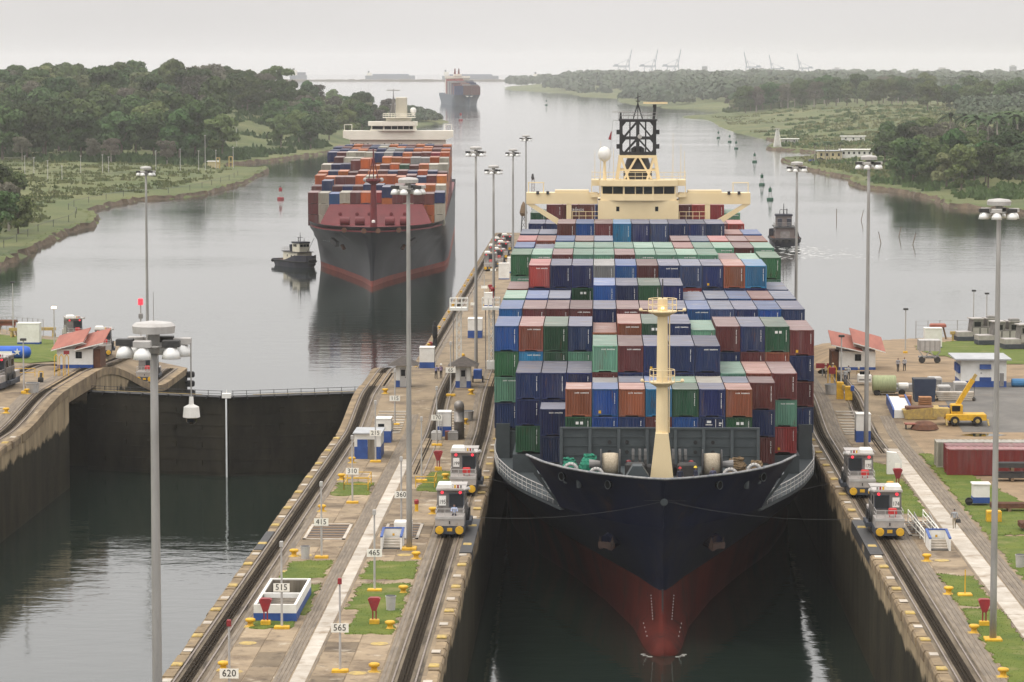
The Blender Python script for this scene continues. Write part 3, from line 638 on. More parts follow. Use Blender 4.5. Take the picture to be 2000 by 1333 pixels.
# ---------------------------------------------------------------- the blue ship in the lock
SX, SY = 5.65, 258.0
paint_navy = M('hull_navy', (.007,.011,.038), (.005,.008,.024), .12, .5, spec=.25, coords='pos', stretch=(1,1,.3), stain=[((.030,.028,.032), .22, .52, .6), ((.055,.028,.02), .7, .6, .7), ((.003,.004,.008), .5, .55, .7)])
paint_boot = M('hull_antifouling', (.115,.022,.016), (.062,.014,.011), .15, .9, spec=.12, coords='pos', stretch=(1,1,.4), stain=[((.035,.02,.016), .22, .5, .8), ((.20,.06,.035), .5, .6, .6), ((.02,.014,.012), .9, .58, .8)])
paint_grey = M('deck_grey', (.055,.068,.072), (.04,.05,.055), .6, .6, coords='pos', stain=((.08,.05,.035), .8, .66, .5))
paint_cream = M('superstructure_cream', (.76,.62,.38), (.70,.56,.33), .25, .5, coords='pos', stain=((.45,.28,.14), .5, .72, .4))
paint_black = M('funnel_black', (.018,.018,.02), (.03,.03,.03), .6, .6, coords='pos')
def interp(tab, s):
    if s <= tab[0][0]: return tab[0][1]
    for (a, b), (c, d) in zip(tab[:-1], tab[1:]):
        if s <= c: t = (s-a)/(c-a); return b + (d-b)*t
    return tab[-1][1]
LINES = [  # height above water, half breadth along the ship from the foremost point
    (-4,   [(2.2,0),(3.2,1.2),(8,1.9),(16,2.6),(30,4.6),(44,7.6),(58,11),(78,14.6),(98,16.1),(292,16.1)]),
    (0,    [(.6,0),(1.1,.9),(2.5,1.35),(5.5,1.7),(14.5,2.5),(29,5.05),(42,8.05),(56,11.8),(75,15),(95,16.2),(250,16.2),(282,12),(292,9)]),
    (.9,   [(1.2,0),(1.8,.55),(4,1.05),(7.4,1.45),(14.5,2.45),(29,5.2),(42,8.3),(56,11.9),(75,15.1),(95,16.2),(250,16.2),(282,12.5),(292,10)]),
    (1.6,  [(6.6,0),(6.9,.3),(8.5,.75),(14.3,2.25),(29,5.4),(42,8.5),(56,12),(75,15.1),(95,16.2),(250,16.2),(282,12.5),(292,10)]),
    (4.6,  [(7,0),(7.3,.3),(9,.8),(14,1.95),(22,4.2),(30,6.4),(40,9.1),(50,11.7),(70,15.1),(90,16.2),(255,16.2),(284,14),(292,12)]),
    (7.6,  [(5.9,0),(6.3,.5),(9,1.9),(14,4.3),(22,7.8),(30,10.3),(40,13.1),(50,14.9),(70,16.2),(90,16.25),(260,16.2),(286,15.2),(293,14)]),
    (10.5, [(4.2,0),(4.7,.9),(7,3.4),(10,5.5),(17,9.1),(27.7,12.6),(33,14.0),(41.5,15.5),(50,16.2),(60,16.25),(264,16.25),(288,16),(294,15)])]
BUL = [(.9,0),(1.3,1.3),(2.1,2.7),(3.3,4.2),(5.2,6.4),(8.2,8.65),(12,10.5),(17,12.1)]
def hull_rows(lines, US):
    rows = []
    for z, tab in lines:
        s0, s1 = tab[0][0], tab[-1][0]; rows.append([(s0 + (s1-s0)*u, interp(tab, s0 + (s1-s0)*u), z) for u in US])
    return rows
US = [(i/70)**2.1 for i in range(71)]
def loft(rows, name, mat, parent, close_aft=True, smooth=True):
    m = MB(); n = len(rows[0])
    for sgn in (-1, 1):
        base = len(m.v); m.v += [(sgn*b, s, z) for row in rows for s, b, z in row]
        for k in range(len(rows)-1):
            for i in range(n-1):
                q = (base+k*n+i, base+k*n+i+1, base+(k+1)*n+i+1, base+(k+1)*n+i); m.f.append(q if sgn > 0 else q[::-1]); m.m.append(0)
    if close_aft:
        for k in range(len(rows)-1):
            a, b = rows[k][-1], rows[k+1][-1]; m.add([(-a[1],a[0],a[2]),(a[1],a[0],a[2]),(b[1],b[0],b[2]),(-b[1],b[0],b[2])], [(0,1,2,3)])
    return m.build(name, mat, parent, smooth)
def foremost(ship, deckz, base_y, h, mat, plat=True):
    ms = MB(); ms.prism_xz([(-1.05,deckz),(1.05,deckz),(.56,deckz+4.4),(-.56,deckz+4.4)], base_y-.9, base_y+.5)
    ms.tube((0,base_y,deckz+4.0), (0,base_y,deckz+h), .56, .44, 14); mo = ms.build('foremast', mat, ship, False)
    for zz, rr, last in ((deckz+h*.545, 1.15, False), (deckz+h*.93, 1.3, True)):
        p = MB(); p.lathe((0,base_y,zz), [(.5,-.45),(rr,-.05),(rr,.06),(.4,.06)], 12)
        for a in range(8):
            an = a*math.pi/4; q = (rr*.95*math.cos(an), base_y+rr*.95*math.sin(an)); p.tube((q[0],q[1],zz), (q[0],q[1],zz+1.1), .035, .035, 5)
        for hh in (.55, 1.1):
            p.path([(rr*.95*math.cos(a*math.pi/8), base_y+rr*.95*math.sin(a*math.pi/8), zz+hh) for a in range(17)], .035, 5)
        for sx in (-1, 1): p.tube((sx*(rr+.05),base_y-.2,zz+.05), (sx*(rr+.6),base_y-.2,zz+.05), .05); p.lathe((sx*(rr+.62),base_y-.2,zz+.15), [(.14,-.12),(.17,0),(.1,.15)], 8)
        p.build('mast_platform', mat, mo)
    MB().tube((0,base_y,deckz+h), (0,base_y,deckz+h+1.7), .07, .05, 6).build('mast_light', MT['dark'], mo)
    MB().lathe((0,base_y-.62,deckz+h*.95), [(.10,-.1),(.13,0),(.08,.1)], 8).build('lit_lamp', M('lit_mast_lamp', (.9,.5,.2), None, 1, .3, emit=((1,.55,.2), 6)), mo)
    MB().tube((.62,base_y-.1,deckz+4.4), (.62,base_y-.1,deckz+h*.92), .06, .06, 5).build('mast_cable', mat, mo)
    return mo
ship = thing('container_ship', 'huge navy blue container ship with red bottom filling the right lock chamber', 'ship', (SX, SY, WATER))
HR = hull_rows(LINES, US)
loft(HR[:5], 'lower_hull', paint_boot, ship); loft(HR[4:], 'upper_hull', paint_navy, ship)
# forecastle bulwark, flaring out and forward
top = [(t, interp(BUL, t), 15.2) for t in [.9 + 16.1*(i/30)**1.7 for i in range(31)]]
tab105 = LINES[-1][1]; low = [(4.2 + 12.8*(i/30)**1.7, 0, 0) for i in range(31)]; low = [(s, interp(tab105, s), 10.5) for s, _, _ in low]
mid = [((a[0]+b[0])/2 + .5, (a[1]+b[1])/2 - .15, 12.8) if i else ((a[0]+b[0])/2 + .35, 0, 12.8) for i, (a, b) in enumerate(zip(low, top))]
bw = loft([low, mid, top], 'bulwark', paint_navy, ship, False)
m = MB()
for sgn in (-1, 1):
    for a, b in zip(top[:-1], top[1:]): m.tube((sgn*a[1], a[0], 15.22), (sgn*b[1], b[0], 15.22), .11, .11, 6)
m.build('bulwark_rail', M('worn_rail', (.30,.30,.29), (.12,.13,.15), 2, .5), bw)
inn = [(s+.35, max(0, b-.4), z) for s, b, z in mid]; m = MB()   # forecastle deck
pts = [(b, s) for s, b, z in inn] + [(-b, s) for s, b, z in reversed(inn[1:])]
m.prism(pts + [(-12.0, 22), (12.0, 22)][::1] if False else [(-b, s) for s, b, z in reversed(inn[1:])] + [(b, s) for s, b, z in inn], 13.1, 13.45)
m.bx(-11.2, 11.2, 17.4, 24, 13.1, 13.448); m.build('forecastle_deck', paint_grey, ship)
# bulwark returns: short side plates where the forecastle ends
for sgn in (-1, 1): MB().add([(sgn*12.1,17,15.2),(sgn*9.1,17.02,10.5),(sgn*8.6,17.02,10.5),(sgn*11.4,17,13.4)], [(0,1,2,3)]).build('forecastle_end', paint_grey, ship)
# main deck and its side rail, stepping down abaft the forecastle
md = [(17 + 271*u, interp(tab105, 17 + 271*u)-.05) for u in [(i/40)**1.6 for i in range(41)]]
m = MB(); m.prism([(b, s) for s, b in md] + [(-b, s) for s, b in reversed(md)], 10.2, 10.5); m.build('main_deck', paint_grey, ship)
for sgn in (-1, 1):
    m = MB(); pr = [(s, b) for s, b in md if s < 100]
    for (a, ab), (b, bb) in zip(pr[:-1], pr[1:]):
        for hh, rr in ((.4,.03),(.8,.03),(1.2,.045)): m.tube((sgn*ab, a, 10.5+hh), (sgn*bb, b, 10.5+hh), rr, rr, 5)
    k = 17.5
    while k < 98: bb = interp(md, k); m.tube((sgn*bb, k, 10.5), (sgn*bb, k, 11.72), .035, .035, 5); k += 1.6
    m.build('deck_railing', MT['lightgrey'], ship)
# breakwater with stiffeners
bk = MB(); bk.bx(-9.1, 9.1, 23.0, 23.2, 13.45, 17.0); bk.bx(-9.2, 9.2, 22.85, 23.25, 16.85, 17.02); bko = bk.build('breakwater', paint_grey, ship)
for x in (-9.05, -6.4, -3.75, -1.15, 1.45, 4.05, 6.65, 9.05): MB().prism_yz([(22.45,13.45),(23,13.45),(23,16.85),(22.85,16.85)], x-.14, x+.14).build('stiffener', paint_grey, bko)
for z in (14.4, 15.25, 16.1): MB().bx(-9.0, 9.0, 22.93, 23.01, z, z+.05).build('plate_seam', paint_grey, bko)
for x in (-4.6, -3.0, 3.3, 4.9):
    for z in (14.75, 15.65): MB().lathe((x, 22.96, z), [(.18,-.03),(.18,.06)], 12, 'y').build('lightening_hole', MT['black'], bko)
foremost(ship, 13.45, 12.2, 16.3, paint_cream)
# deck gear: winches with rope drums, rope heaps, chocks, bitts
rope_w = M('white_rope', (.52,.45,.34), (.34,.28,.2), 8, .9, .6, 20, coords='obj'); rope_g = M('green_rope', (.03,.26,.16), (.015,.14,.09), 4, .9, .6, 14, coords='obj'); rope_b = M('brown_rope', (.22,.15,.08), (.1,.07,.04), 4, .9, .6, 14, coords='obj')
def winch(x, y, sgn):
    w_ = thing('mooring_winch', 'mooring winch with pale rope drum on the %s of the blue ship foredeck' % ('right' if sgn > 0 else 'left'), 'winch', (SX+x, SY+y, WATER+13.45))
    d = MB(); d.lathe((0,0,1.15), [(.35,-.75),(.95,-.75),(1.0,-.4),(1.02,.3),(.95,.72),(.35,.72)], 18, 'x'); d.build('rope_drum', rope_w, w_, True)
    for xx in (-.85, .85): MB().lathe((xx,0,1.15), [(1.35,-.06),(1.35,.06)], 20, 'x').build('drum_flange', MT['dark'], w_)
    MB().bx(-1.1,1.1,-.6,.6,0,.35).build('winch_bed', MT['dark'], w_); MB().tbx(-sgn*2.2-.9,-sgn*2.2+.9,-.6,.6,0,1.3,.2).build('gearbox', MT['dark'], w_)
    MB().tube((sgn*.9,0,1.15), (sgn*1.9,0,1.15), .28, .42, 12).build('warping_head', MT['grey'], w_)
winch(-4.55, 15.5, -1); winch(4.55, 15.5, 1)
for k, x in enumerate((-1.9, 1.7)):
    w_ = thing('anchor_windlass', 'dark anchor windlass wheel just %s of the cream mast foot' % ('left' if k == 0 else 'right'), 'windlass', (SX+x, SY+17, WATER+13.45))
    for xx in (-.6, .0, .5): MB().lathe((xx,0,1.1), [(.5,-.12),(1.25,-.12),(1.25,.12),(.5,.12)], 18, 'x').build('chain_wheel', MT['dark'], w_)
    MB().tbx(-1.2,1.2,-.7,.7,0,.9,.15).build('windlass_bed', MT['dark'], w_); MB().lathe((1.0*(1 if k else -1),-.6,1.2), [(.22,-.2),(.25,.1),(.1,.2)], 10).build('brake_wheel', MT['red'], w_)
def rope_heap(x, y, r, h, mat, label):
    rg = random.Random(int(x*100)); m = MB(); t = thing('rope_heap', label, 'rope', (SX+x, SY+y, WATER+13.45))
    for k in range(9):
        rr = r*(1-.06*k)*rg.uniform(.8,1.05); cx, cy = rg.uniform(-.12,.12), rg.uniform(-.12,.12)
        m.path([(cx+rr*math.cos(a*math.pi/7), cy+rr*.8*math.sin(a*math.pi/7), .08+k*h/9+rg.uniform(-.1,.1)) for a in range(15)], .1, 6)
    m.build('rope_coil', mat, t); MB().lathe((0,0,0), [(r*.75,0),(r*.8,h*.5),(r*.5,h*.85),(.1,h*.9)], 10).build('rope_core', mat, t)
rope_heap(-8.2, 17.5, .85, 1.4, rope_g, 'green rope heap on the left of the foredeck, outer one'); rope_heap(-6.5, 18.0, 1.0, 1.7, rope_g, 'green rope heap on the foredeck, nearer the rope drum')
rope_heap(6.9, 18.2, .95, 1.4, rope_b, 'brown rope heap on the right of the foredeck, taller one'); rope_heap(8.6, 18.4, .8, 1.0, rope_b, 'brown rope heap on the right of the foredeck, lower outer one')
MB().prism_xz([(-3.2,13.45),(-1.2,13.45),(-1.2,14.3),(-1.8,15.2),(-2.6,15.2),(-3.2,14.2)], 9.4, 11.2).build('chain_stopper', paint_grey, ship)
fair_m = M('chock_black', (.004,.004,.005), (.006,.006,.007), 1, 1, spec=0)
anchor_m = M('rusty_anchor', (.10,.055,.04), (.05,.035,.03), 1.5, .8)
for sgn in (-1, 1):
    for s in (5.6, 8.8):
        b = interp(BUL, s)-.9; m = MB(); m.path([(sgn*b+.55*math.cos(a*math.pi/8), s+.9, 14.75+.6*math.sin(a*math.pi/8)) for a in range(9)], .16, 8); m.build('roller_chock', MT['lightgrey'], ship)
    for s in (8.5, 11.5):
        for dx in (0, .9): MB().tube((sgn*(6.2+dx+ (s-8)*.4), s, 13.4), (sgn*(6.2+dx+(s-8)*.4), s, 14.5), .22, .26, 10).build('bitt', paint_grey, ship)
    # hawse chocks cut through the bulwark
    for s in (4.2, 9.5):
        b = (interp(BUL, s))-.42; ang = math.atan2(1, .9); b = interp([(z_[1], z_[0]) for z_ in []] or BUL, s); q = Vector((sgn*(b-.42), s+.12, 14.25)); m = MB(); n_ = Vector((sgn*.75,-.65,0)); m.tube(q-n_*.25, q+n_*.005, .34, .34, 14); m.build('fairlead', fair_m, ship); m = MB(); rr = [q+n_*.02+Vector((-n_.y*.36*math.cos(a*math.pi/8), n_.x*.36*math.cos(a*math.pi/8), .36*math.sin(a*math.pi/8))) for a in range(17)]; m.path(rr, .035, 6); m.build('fairlead_rim', paint_grey, ship)
    # anchor stowed at the hawse pipe
    # anchor housed in its bolster
    ax, ay, az = sgn*4.55, 11.9, 8.2; out = Vector((sgn*.62, -.72, -.32)).normalized(); c0 = Vector((ax, ay, az)); side = Vector((-out.y, out.x, 0)).normalized()
    an = MB(); an.tube(c0-out*1.6, c0+out*.35, .9, .72, 16); an.build('hawse_bolster', paint_navy, ship)
    tip = c0 + out*.55; an = MB(); an.beam(tip-side*.75+Vector((0,0,-.15)), tip+side*.75+Vector((0,0,-.15)), .5, .5); an.tube(tip-out*.6, tip+Vector((0,0,-.2)), .2, .2, 8)
    for q in (-1, 1): an.add([tip+side*q*.75+out*.15+Vector((0,0,-.5)), tip+side*q*.35+out*.2+Vector((0,0,-.45)), tip+side*q*.75+out*.05+Vector((0,0,.75)), tip+side*q*.95-out*.1+Vector((0,0,-.3))], [(0,1,2),(0,2,3),(1,3,2),(0,3,1)])
    an.build('anchor', anchor_m, ship)
MB().prism_yz([(6.75,.7),(7.3,.7),(7.5,4.7),(6.82,4.7)], -.07, .07).build('stem_bar', MT['dark'], ship)
m = MB()                                            # draught marks beside the stem
for sgn in (-1, 1):
    for k in range(13):
        z = .9 + k*.26; s = 7.0 if k > 3 else 4.5 + k*.6; b = interp(LINES[3][1] if k > 3 else LINES[2][1], s+1.0)+.05
        m.bx(sgn*(b+.1+.02*k)-.03, sgn*(b+.1+.02*k)+.03, s+.6, s+.66, z, z+.09)
m.build('draught_mark', CMARK, ship)
MB().lathe((0, 2.45, 13.0), [(.12,-.12),(.28,-.1),(.34,0),(.28,.4)], 14, 'y').build('bow_fairlead', paint_grey, ship)
# hatch coamings / lashing bridges under the stacks
STACK0 = 12.3 + WATER
for (y, ln, wd) in ((285.3,13.2,18.4),(298.2,12.8,28),(310.8,12.8,32.0)) + tuple((324.9+14.55*k, 13.2, 32.0) for k in range(7)) + ((461,24,32.0),(487,40,32)):
    MB().bx(-wd/2, wd/2, y-SY, y-SY+ln, 10.5, 12.28).build('hatch_coaming', paint_grey, ship)
for y in (309.6, 323.6, 338.1, 352.7, 367.3, 381.9):
    for sgn in (-1, 1):
        MB().bx(sgn*14.1-.5, sgn*14.1+.5, y-SY, y-SY+.9, 10.5, 13.2).bx(sgn*15.3-.7, sgn*15.3+.7, y-SY-.3, y-SY+.2, 10.5, 14.0).build('lashing_bridge', paint_grey, ship)
# cargo: rows of stacks, front face Y, per column (top of stack, colours downward)
COLX = lambda c: SX + (c-6)*2.5
def T(z, s, n=None): return (z, s)
CARGO = [
 ('first', 285.5, 20, {3:(10.12,'OG'),4:(10.12,'BB'),5:(10.12,'ON'),6:(10.12,'bM'),7:(10.12,'GB'),8:(10.12,'NN'),9:(10.12,'OG')}),
 ('second', 291.9, 20, {2:(7.5,'NN'),3:(7.4,'NN'),4:(9.95,'SM'),5:(10.1,'LN'),6:(10.1,'BN'),7:(10.1,'gG'),8:(10.1,'WN'),9:(10.1,'LM'),10:(10.1,'MNM')}),
 ('third', 298.4, 40, {1:(10.34,'NNG'),2:(10.34,'NN'),3:(10.34,'NM'),4:(13.01,'TM'),5:(13.01,'MN'),6:(13.01,'NN'),7:(13.01,'NN'),8:(13.01,'NN'),9:(10.34,'TN'),10:(10.34,'OM'),11:(10.34,'MTR')}),
 ('fourth', 311.0, 40, {0:(13.86,'BgTN'),1:(13.86,'Hb'),2:(13.86,'GG'),3:(13.86,'NT'),4:(13.21,'OM'),5:(14.13,'OM'),6:(14.13,'GM'),7:(14.13,'NM'),8:(13.5,'TN'),9:(13.86,'MN'),10:(13.86,'NM'),11:(13.86,'GO'),12:(13.5,'MNMN')}),
 ('fifth', 325.2, 40, dict(zip(range(13), [(14.49, c) for c in ('BN','MM','MO','MM','NN','MM','MM','NN','BN','LN','NN','BN','NN')]))),
 ('sixth', 339.6, 40, {0:(14.52,'TM'),1:(14.52,'BN'),2:(14.52,'LN'),3:(11.9,'NN'),4:(15.97,'BN'),5:(15.97,'NN'),6:(15.97,'GN'),7:(15.97,'NN'),8:(14.38,'LN'),9:(14.52,'LN'),10:(14.52,'BN'),11:(14.52,'HN'),12:(14.52,'LN')}),
 ('seventh', 354.0, 40, {0:(14.52,'MN'),1:(17.24,'RN'),2:(17.24,'NN'),3:(17.24,'NG'),4:(17.24,'SN'),5:(17.24,'BN'),6:(17.24,'MN'),7:(17.24,'NN'),8:(17.24,'LR'),9:(17.24,'NN'),10:(17.24,'ON'),11:(17.24,'bN'),12:(14.5,'LN')}),
 ('eighth', 368.7, 40, {0:(17.59,'gT'),1:(17.59,'T'),2:(17.59,'M'),3:(17.59,'T'),4:(17.59,'T'),5:(17.59,'M'),6:(17.59,'T'),7:(17.59,'T'),8:(17.59,'T'),9:(17.59,'T'),10:(17.05,'MN'),11:(17.05,'TN'),12:(17.26,'gT')}),
 ('ninth', 383.4, 40, dict(zip(range(13), [(17.57 if i != 1 else 17.3, c) for i, c in enumerate('BLTTTTTTHTTMT')]))),
 ('tenth', 398.0, 40, {0:(17.6,'R'),1:(17.6,'O'),2:(17.6,'B'),3:(17.6,'M'),4:(17.6,'L'),5:(14.9,'N'),6:(14.9,'N'),7:(14.9,'N'),8:(17.6,'M'),9:(17.6,'L'),10:(17.6,'R'),11:(17.6,'M'),12:(17.6,'O')}),
 ('eleventh', 412.6, 40, {0:(17.67,'L'),1:(17.67,'L'),2:(19.06,'M'),3:(19.06,'B'),4:(19.06,'M'),5:(19.06,'bN'),6:(19.06,'NN'),7:(19.06,'LN'),8:(19.06,'N'),9:(19.06,'N'),10:(19.06,'N'),11:(17.67,'H'),12:(17.67,'B')}),
 ('twelfth', 462.0, 40, {0:(16.52,'NN'),1:(16.52,'NN'),11:(16.52,'MN'),12:(16.52,'RN')}),
 ('thirteenth', 475.5, 40, {0:(17.5,'GN'),1:(18.75,'MM'),2:(18.75,'MM'),3:(18.75,'MM'),4:(18.75,'NN'),8:(18.75,'SW'),9:(18.75,'MM'),10:(18.75,'RM'),11:(18.75,'RM'),12:(17.5,'TN')}),
]
MKS = {('first',3,1):'q',('first',9,1):'q',('first',8,1):'logo',('fourth',6,0):'q',('fourth',11,0):'q',('seventh',3,1):'q',('fourth',1,0):'h',('third',4,0):'h',('fourth',5,0):'h',('fifth',3,0):'h',('first',5,0):'h',('first',9,0):'h',('seventh',1,0):'h',('seventh',8,1):'h',('fourth',0,2):'h'}
rc = random.Random(21)
def hidden(rown, y, c, ztop, table, H=CAM_H):          # true when rows nearer the camera cover the whole front of a box
    if c in (0, 12): return False
    for r2n, y2, l2, cols2 in table:
        if y2 < y - 1 and c in cols2:
            yb = y2 + (12.2 if l2 == 40 else 6.1)
            if ztop <= H - (H - cols2[c][0])*y/yb: return True
    return False
for rown, y, ln, cols in CARGO:
    for c, (zt, cs) in cols.items():
        z = zt
        for k, ch in enumerate(cs):
            if k and hidden(rown, y, c, z + .02, CARGO): break
            z -= 2.62
            pos = ['top', 'second from top', 'third from top', 'bottom'][k]
            mk = MKS.get((rown, c, k)) or ('h' if ch == 'T' and rc.random() < .5 else None)
            fro = {'twelfth': 'just behind the cream bridge', 'thirteenth': 'far behind the cream bridge'}.get(rown, '%s row from blue bow' % rown)
            o = container(COLX(c), y + rc.uniform(-.06,.06), z, ch, '%s container, %s, %s from left, %s' % (CCOL[ch][0], fro, ORD[c+1], pos), ln, mk, 'containers stacked on the blue ship', rg=rc)
        # cell guides below the last visible box keep the stack standing on its hatch
        if z - STACK0 > .4:
            MB().bx(COLX(c)-SX-1.15, COLX(c)-SX+1.15, y-SY+.5, y-SY+(11.6 if ln == 40 else 5.5), 12.28, z-.02-WATER).build('cell_stack', paint_grey, ship)
fo = MB()
for k in (0,1,2,6,7,8):
    a = math.pi*(.02+.96*k/8); fo.tbx(1.75*math.cos(a)-.22, 1.75*math.cos(a)+.22, 1.7-1.6*math.sin(a)-.1, 1.7-1.6*math.sin(a)+.1, -.05, .04, .03)
tag(fo.build('bow_foam', M('bow_foam', (.45,.43,.4), (.12,.11,.1), 3, .5), loc=(SX, SY, WATER)), 'small foam curl around the red bulb of the blue ship', 'foam', kind='stuff')
txt('CRONOS', .5, (COLX(2)-SX+1.0, 475.5-SY-.06, 18.0-WATER-.1), CMARK, ship)

# superstructure
BY = 427 - SY
sp = MB(); sp.bx(-5.75, 5.45, BY, BY+11, 10.5, 31.5); sp.build('deckhouse', paint_cream, ship)
for x in (-3.0, 2.4):
    MB().bx(x-.22, x+.22, BY-.03, BY+.02, 30.0, 30.65).build('porthole', MT['glass'], ship)
wing = MB()
wing.prism_xz([(-15.75,30.95),(-5.8,30.95),(-5.8,32.5),(-15.75,32.5)], BY+1.2, BY+4.4); wing.prism_xz([(5.5,30.95),(15.45,30.95),(15.45,32.5),(5.5,32.5)], BY+1.2, BY+4.4)
for s, xo in ((-1, -.15), (1, -.15)):
    f = lambda x: s*x + xo
    wing.prism_xz([(f(15.6),30.95),(f(14.6),30.95),(f(10.0),28.2),(f(10.0),27.2)][::s], BY+1.3, BY+1.9)
    wing.bx(min(f(10.0),f(9.3)), max(f(10.0),f(9.3)), BY+1.25, BY+1.95, 10.5, 30.95)
wing.build('bridge_wing', paint_cream, ship)
for s in (-1, 1):
    m = MB(); x0, x1 = sorted((s*15.3-.15, s*13.2-.15))
    for x in (x0, x1): m.tube((x, BY+2, 32.5), (x, BY+2, 33.9), .06, .06, 6)
    m.tube((x0-.1, BY+2, 33.9), (x1+.1, BY+2, 33.9), .07, .07, 6); m.build('wing_frame', paint_cream, ship)
    for x in (12.6, 14.0): MB().tbx(s*x-.2-.15, s*x+.2-.15, BY+1.0, BY+1.3, 32.3, 32.75, .05).build('floodlight', MT['dark'], ship)
    xa, xb = sorted((s*6.9-.15, s*11.6-.15)); MB().bx(xa, xb, BY+1.3, BY+4.2, 32.5, 32.85).build('wing_locker', paint_cream, ship)
    m = MB(); xa, xb = sorted((s*5.6, s*9.3))
    for z in (28.6, 29.3, 29.9): m.tube((xa, BY+1, z), (xb, BY+1, z), .04, .04, 5)
    for k in range(5): m.tube((xa+(xb-xa)*k/4, BY+1, 28.5), (xa+(xb-xa)*k/4, BY+1, 29.9), .04, .04, 5)
    m.bx(xa, xb, BY+1, BY+2.2, 28.3, 28.45); m.build('side_walkway', paint_cream, ship)
wh = MB(); poly = [(-5.4,BY+.3),(-2.2,BY-.5),(1.9,BY-.5),(5.15,BY+.3),(5.15,BY+7),(-5.4,BY+7)]
wh.prism(poly, 31.5, 32.35); wh.prism([(x*.995,y+.25) for x,y in poly], 32.35, 33.5) ; wh.prism([(x*1.03,y-.1) for x,y in poly], 33.5, 34.3)
who = wh.build('wheelhouse', paint_cream, ship)
def pane(x0, y0, x1, y1, z0, z1):
    d = Vector((x1-x0, y1-y0, 0)).normalized(); n = Vector((d.y, -d.x, 0))*.03
    MB().add([(x0+n.x,y0+n.y,z0),(x1+n.x,y1+n.y,z0),(x1+n.x*2,y1+n.y*2,z1),(x0+n.x*2,y0+n.y*2,z1)], [(0,1,2,3)]).build('window_pane', MT['glass'], who)
for x0, x1 in ((-2.05,-.65),(-.5,.45),(.6,1.75)): pane(x0, BY-.27, x1, BY-.27, 32.42, 33.42)
for (x0,y0,x1,y1) in ((-5.1,BY+.46,-3.75,BY+.13),(-3.65,BY+.11,-2.3,BY-.22),(2.0,BY-.22,3.3,BY+.10),(3.4,BY+.12,4.85,BY+.47)): pane(x0,y0,x1,y1,32.42,33.42)
for x0, x1 in ((-6.7,-5.45),(5.2,6.45)):
    m = MB(); m.bx(x0,x1,BY+.8,BY+6,31.9,32.3); m.bx(x0,x1,BY+.8,BY+6,33.5,34.3)
    for x in (x0,x1-.12): m.bx(x,x+.12,BY+.8,BY+.95,32.3,33.5)
    m.build('wing_door_porch', paint_cream, who)
m = MB()                                             # rails of the monkey island
for zz in (34.85, 35.4):
    m.path([(-6.6,BY+6,zz),(-6.6,BY+.4,zz),(-2.2,BY-.3,zz),(1.9,BY-.3,zz),(6.4,BY+.4,zz),(6.4,BY+6,zz)], .035, 5)
for k in range(14): x = -6.6 + k; m.tube((x, BY+.4-(.6 if -3 < x < 3 else 0), 34.3), (x, BY+.4-(.6 if -3 < x < 3 else 0), 35.4), .03, .03, 5)
m.build('monkey_rail', paint_cream, who)
MB().tube((-4.85,BY+2,34.3),(-4.85,BY+2,36.9),.22,.18,8).build('dome_post', paint_cream, ship)
MB().lathe((-4.85,BY+2,37.9), [(.3,-1.05),(.78,-.7),(.95,0),(.8,.55),(.45,.9),(.05,1.02)], 14).build('satellite_dome', MT['white'], ship, True)
for x, h in ((-6.2,2.1),(-5.4,3.4),(-3.6,2.4),(5.8,3.0),(6.3,2.0),(4.7,4.5),(-2.9,1.5)): MB().tube((x,BY+3,34.3),(x,BY+3,34.3+h+2),.05,.02,5).build('whip_aerial', paint_cream, ship)
# funnel casing and lattice mast above it
fm = MB(); fy = BY+5
for sx in (-1, 1):
    for yy in (fy-2.2, fy+2.2):
        fm.beam((sx*2.9-.2,yy,34.3), (sx*2.4-.2,yy,37.6), .45); fm.beam((sx*1.3-.2,yy,34.3),(sx*2.3-.2,yy,37.4), .3); fm.beam((sx*1.9-.2,yy,34.4),(sx*.2-.2,yy,37.4),.28)
    fm.beam((sx*2.4-.2,fy-2.2,37.5),(sx*2.4-.2,fy+2.2,37.5),.4)
for yy in (fy-2.2, fy+2.2): fm.beam((-2.8,yy,37.5),(2.4,yy,37.5),.4); fm.beam((-2.9,yy,35.6),(2.5,yy,35.6),.25)
fm.build('lower_lattice', paint_cream, ship)
MB().lathe((-.2,fy,34.3), [(2.0,0),(2.0,1.2),(1.6,2.6),(1.3,3.4)], 14).build('funnel_casing', MT['dark'], ship)
MB().lathe((-.2,fy-.6,36.2), [(.55,-.9),(.6,.4),(.4,.8)], 10).build('exhaust_drum', MT['blue'], ship)
bm = MB()
for sx in (-1, 1):
    for yy in (fy-2.0, fy+2.0):
        bm.beam((sx*2.35-.2,yy,37.6),(sx*2.35-.2,yy,42.6),.42); bm.beam((sx*1.1-.2,yy,37.6),(sx*1.1-.2,yy,42.4),.15)
        for z0, z1 in ((37.9,39.8),(40.2,42.2)): bm.beam((sx*1.9-.2,yy,z0),(sx*.2-.2,yy,z1),.22); bm.prism_xz([(sx*2.2-.2,z1+.3),(sx*1.5-.2,z1+.3),(sx*2.2-.2,z1-.6)][::-sx], yy-.1, yy+.1); bm.prism_xz([(sx*2.2-.2,z0-.2),(sx*1.6-.2,z0-.2),(sx*2.2-.2,z0+.5)][::sx], yy-.1, yy+.1)
    for z in (38.9, 40.9): bm.bx(sx*2.75-.45, sx*2.75+.05, fy-2.4, fy-1.9, z-.3, z+.35)
for yy in (fy-2.0, fy+2.0):
    bm.beam((-.2,yy,37.6),(-.2,yy,42.6),.42)
    for z in (37.9, 40.05, 42.5): bm.beam((-2.6,yy,z),(2.2,yy,z),.35)
for sx in (-1, 1):
    for z in (40.05, 42.5): bm.beam((sx*2.35-.2,fy-2,z),(sx*2.35-.2,fy+2,z),.3)
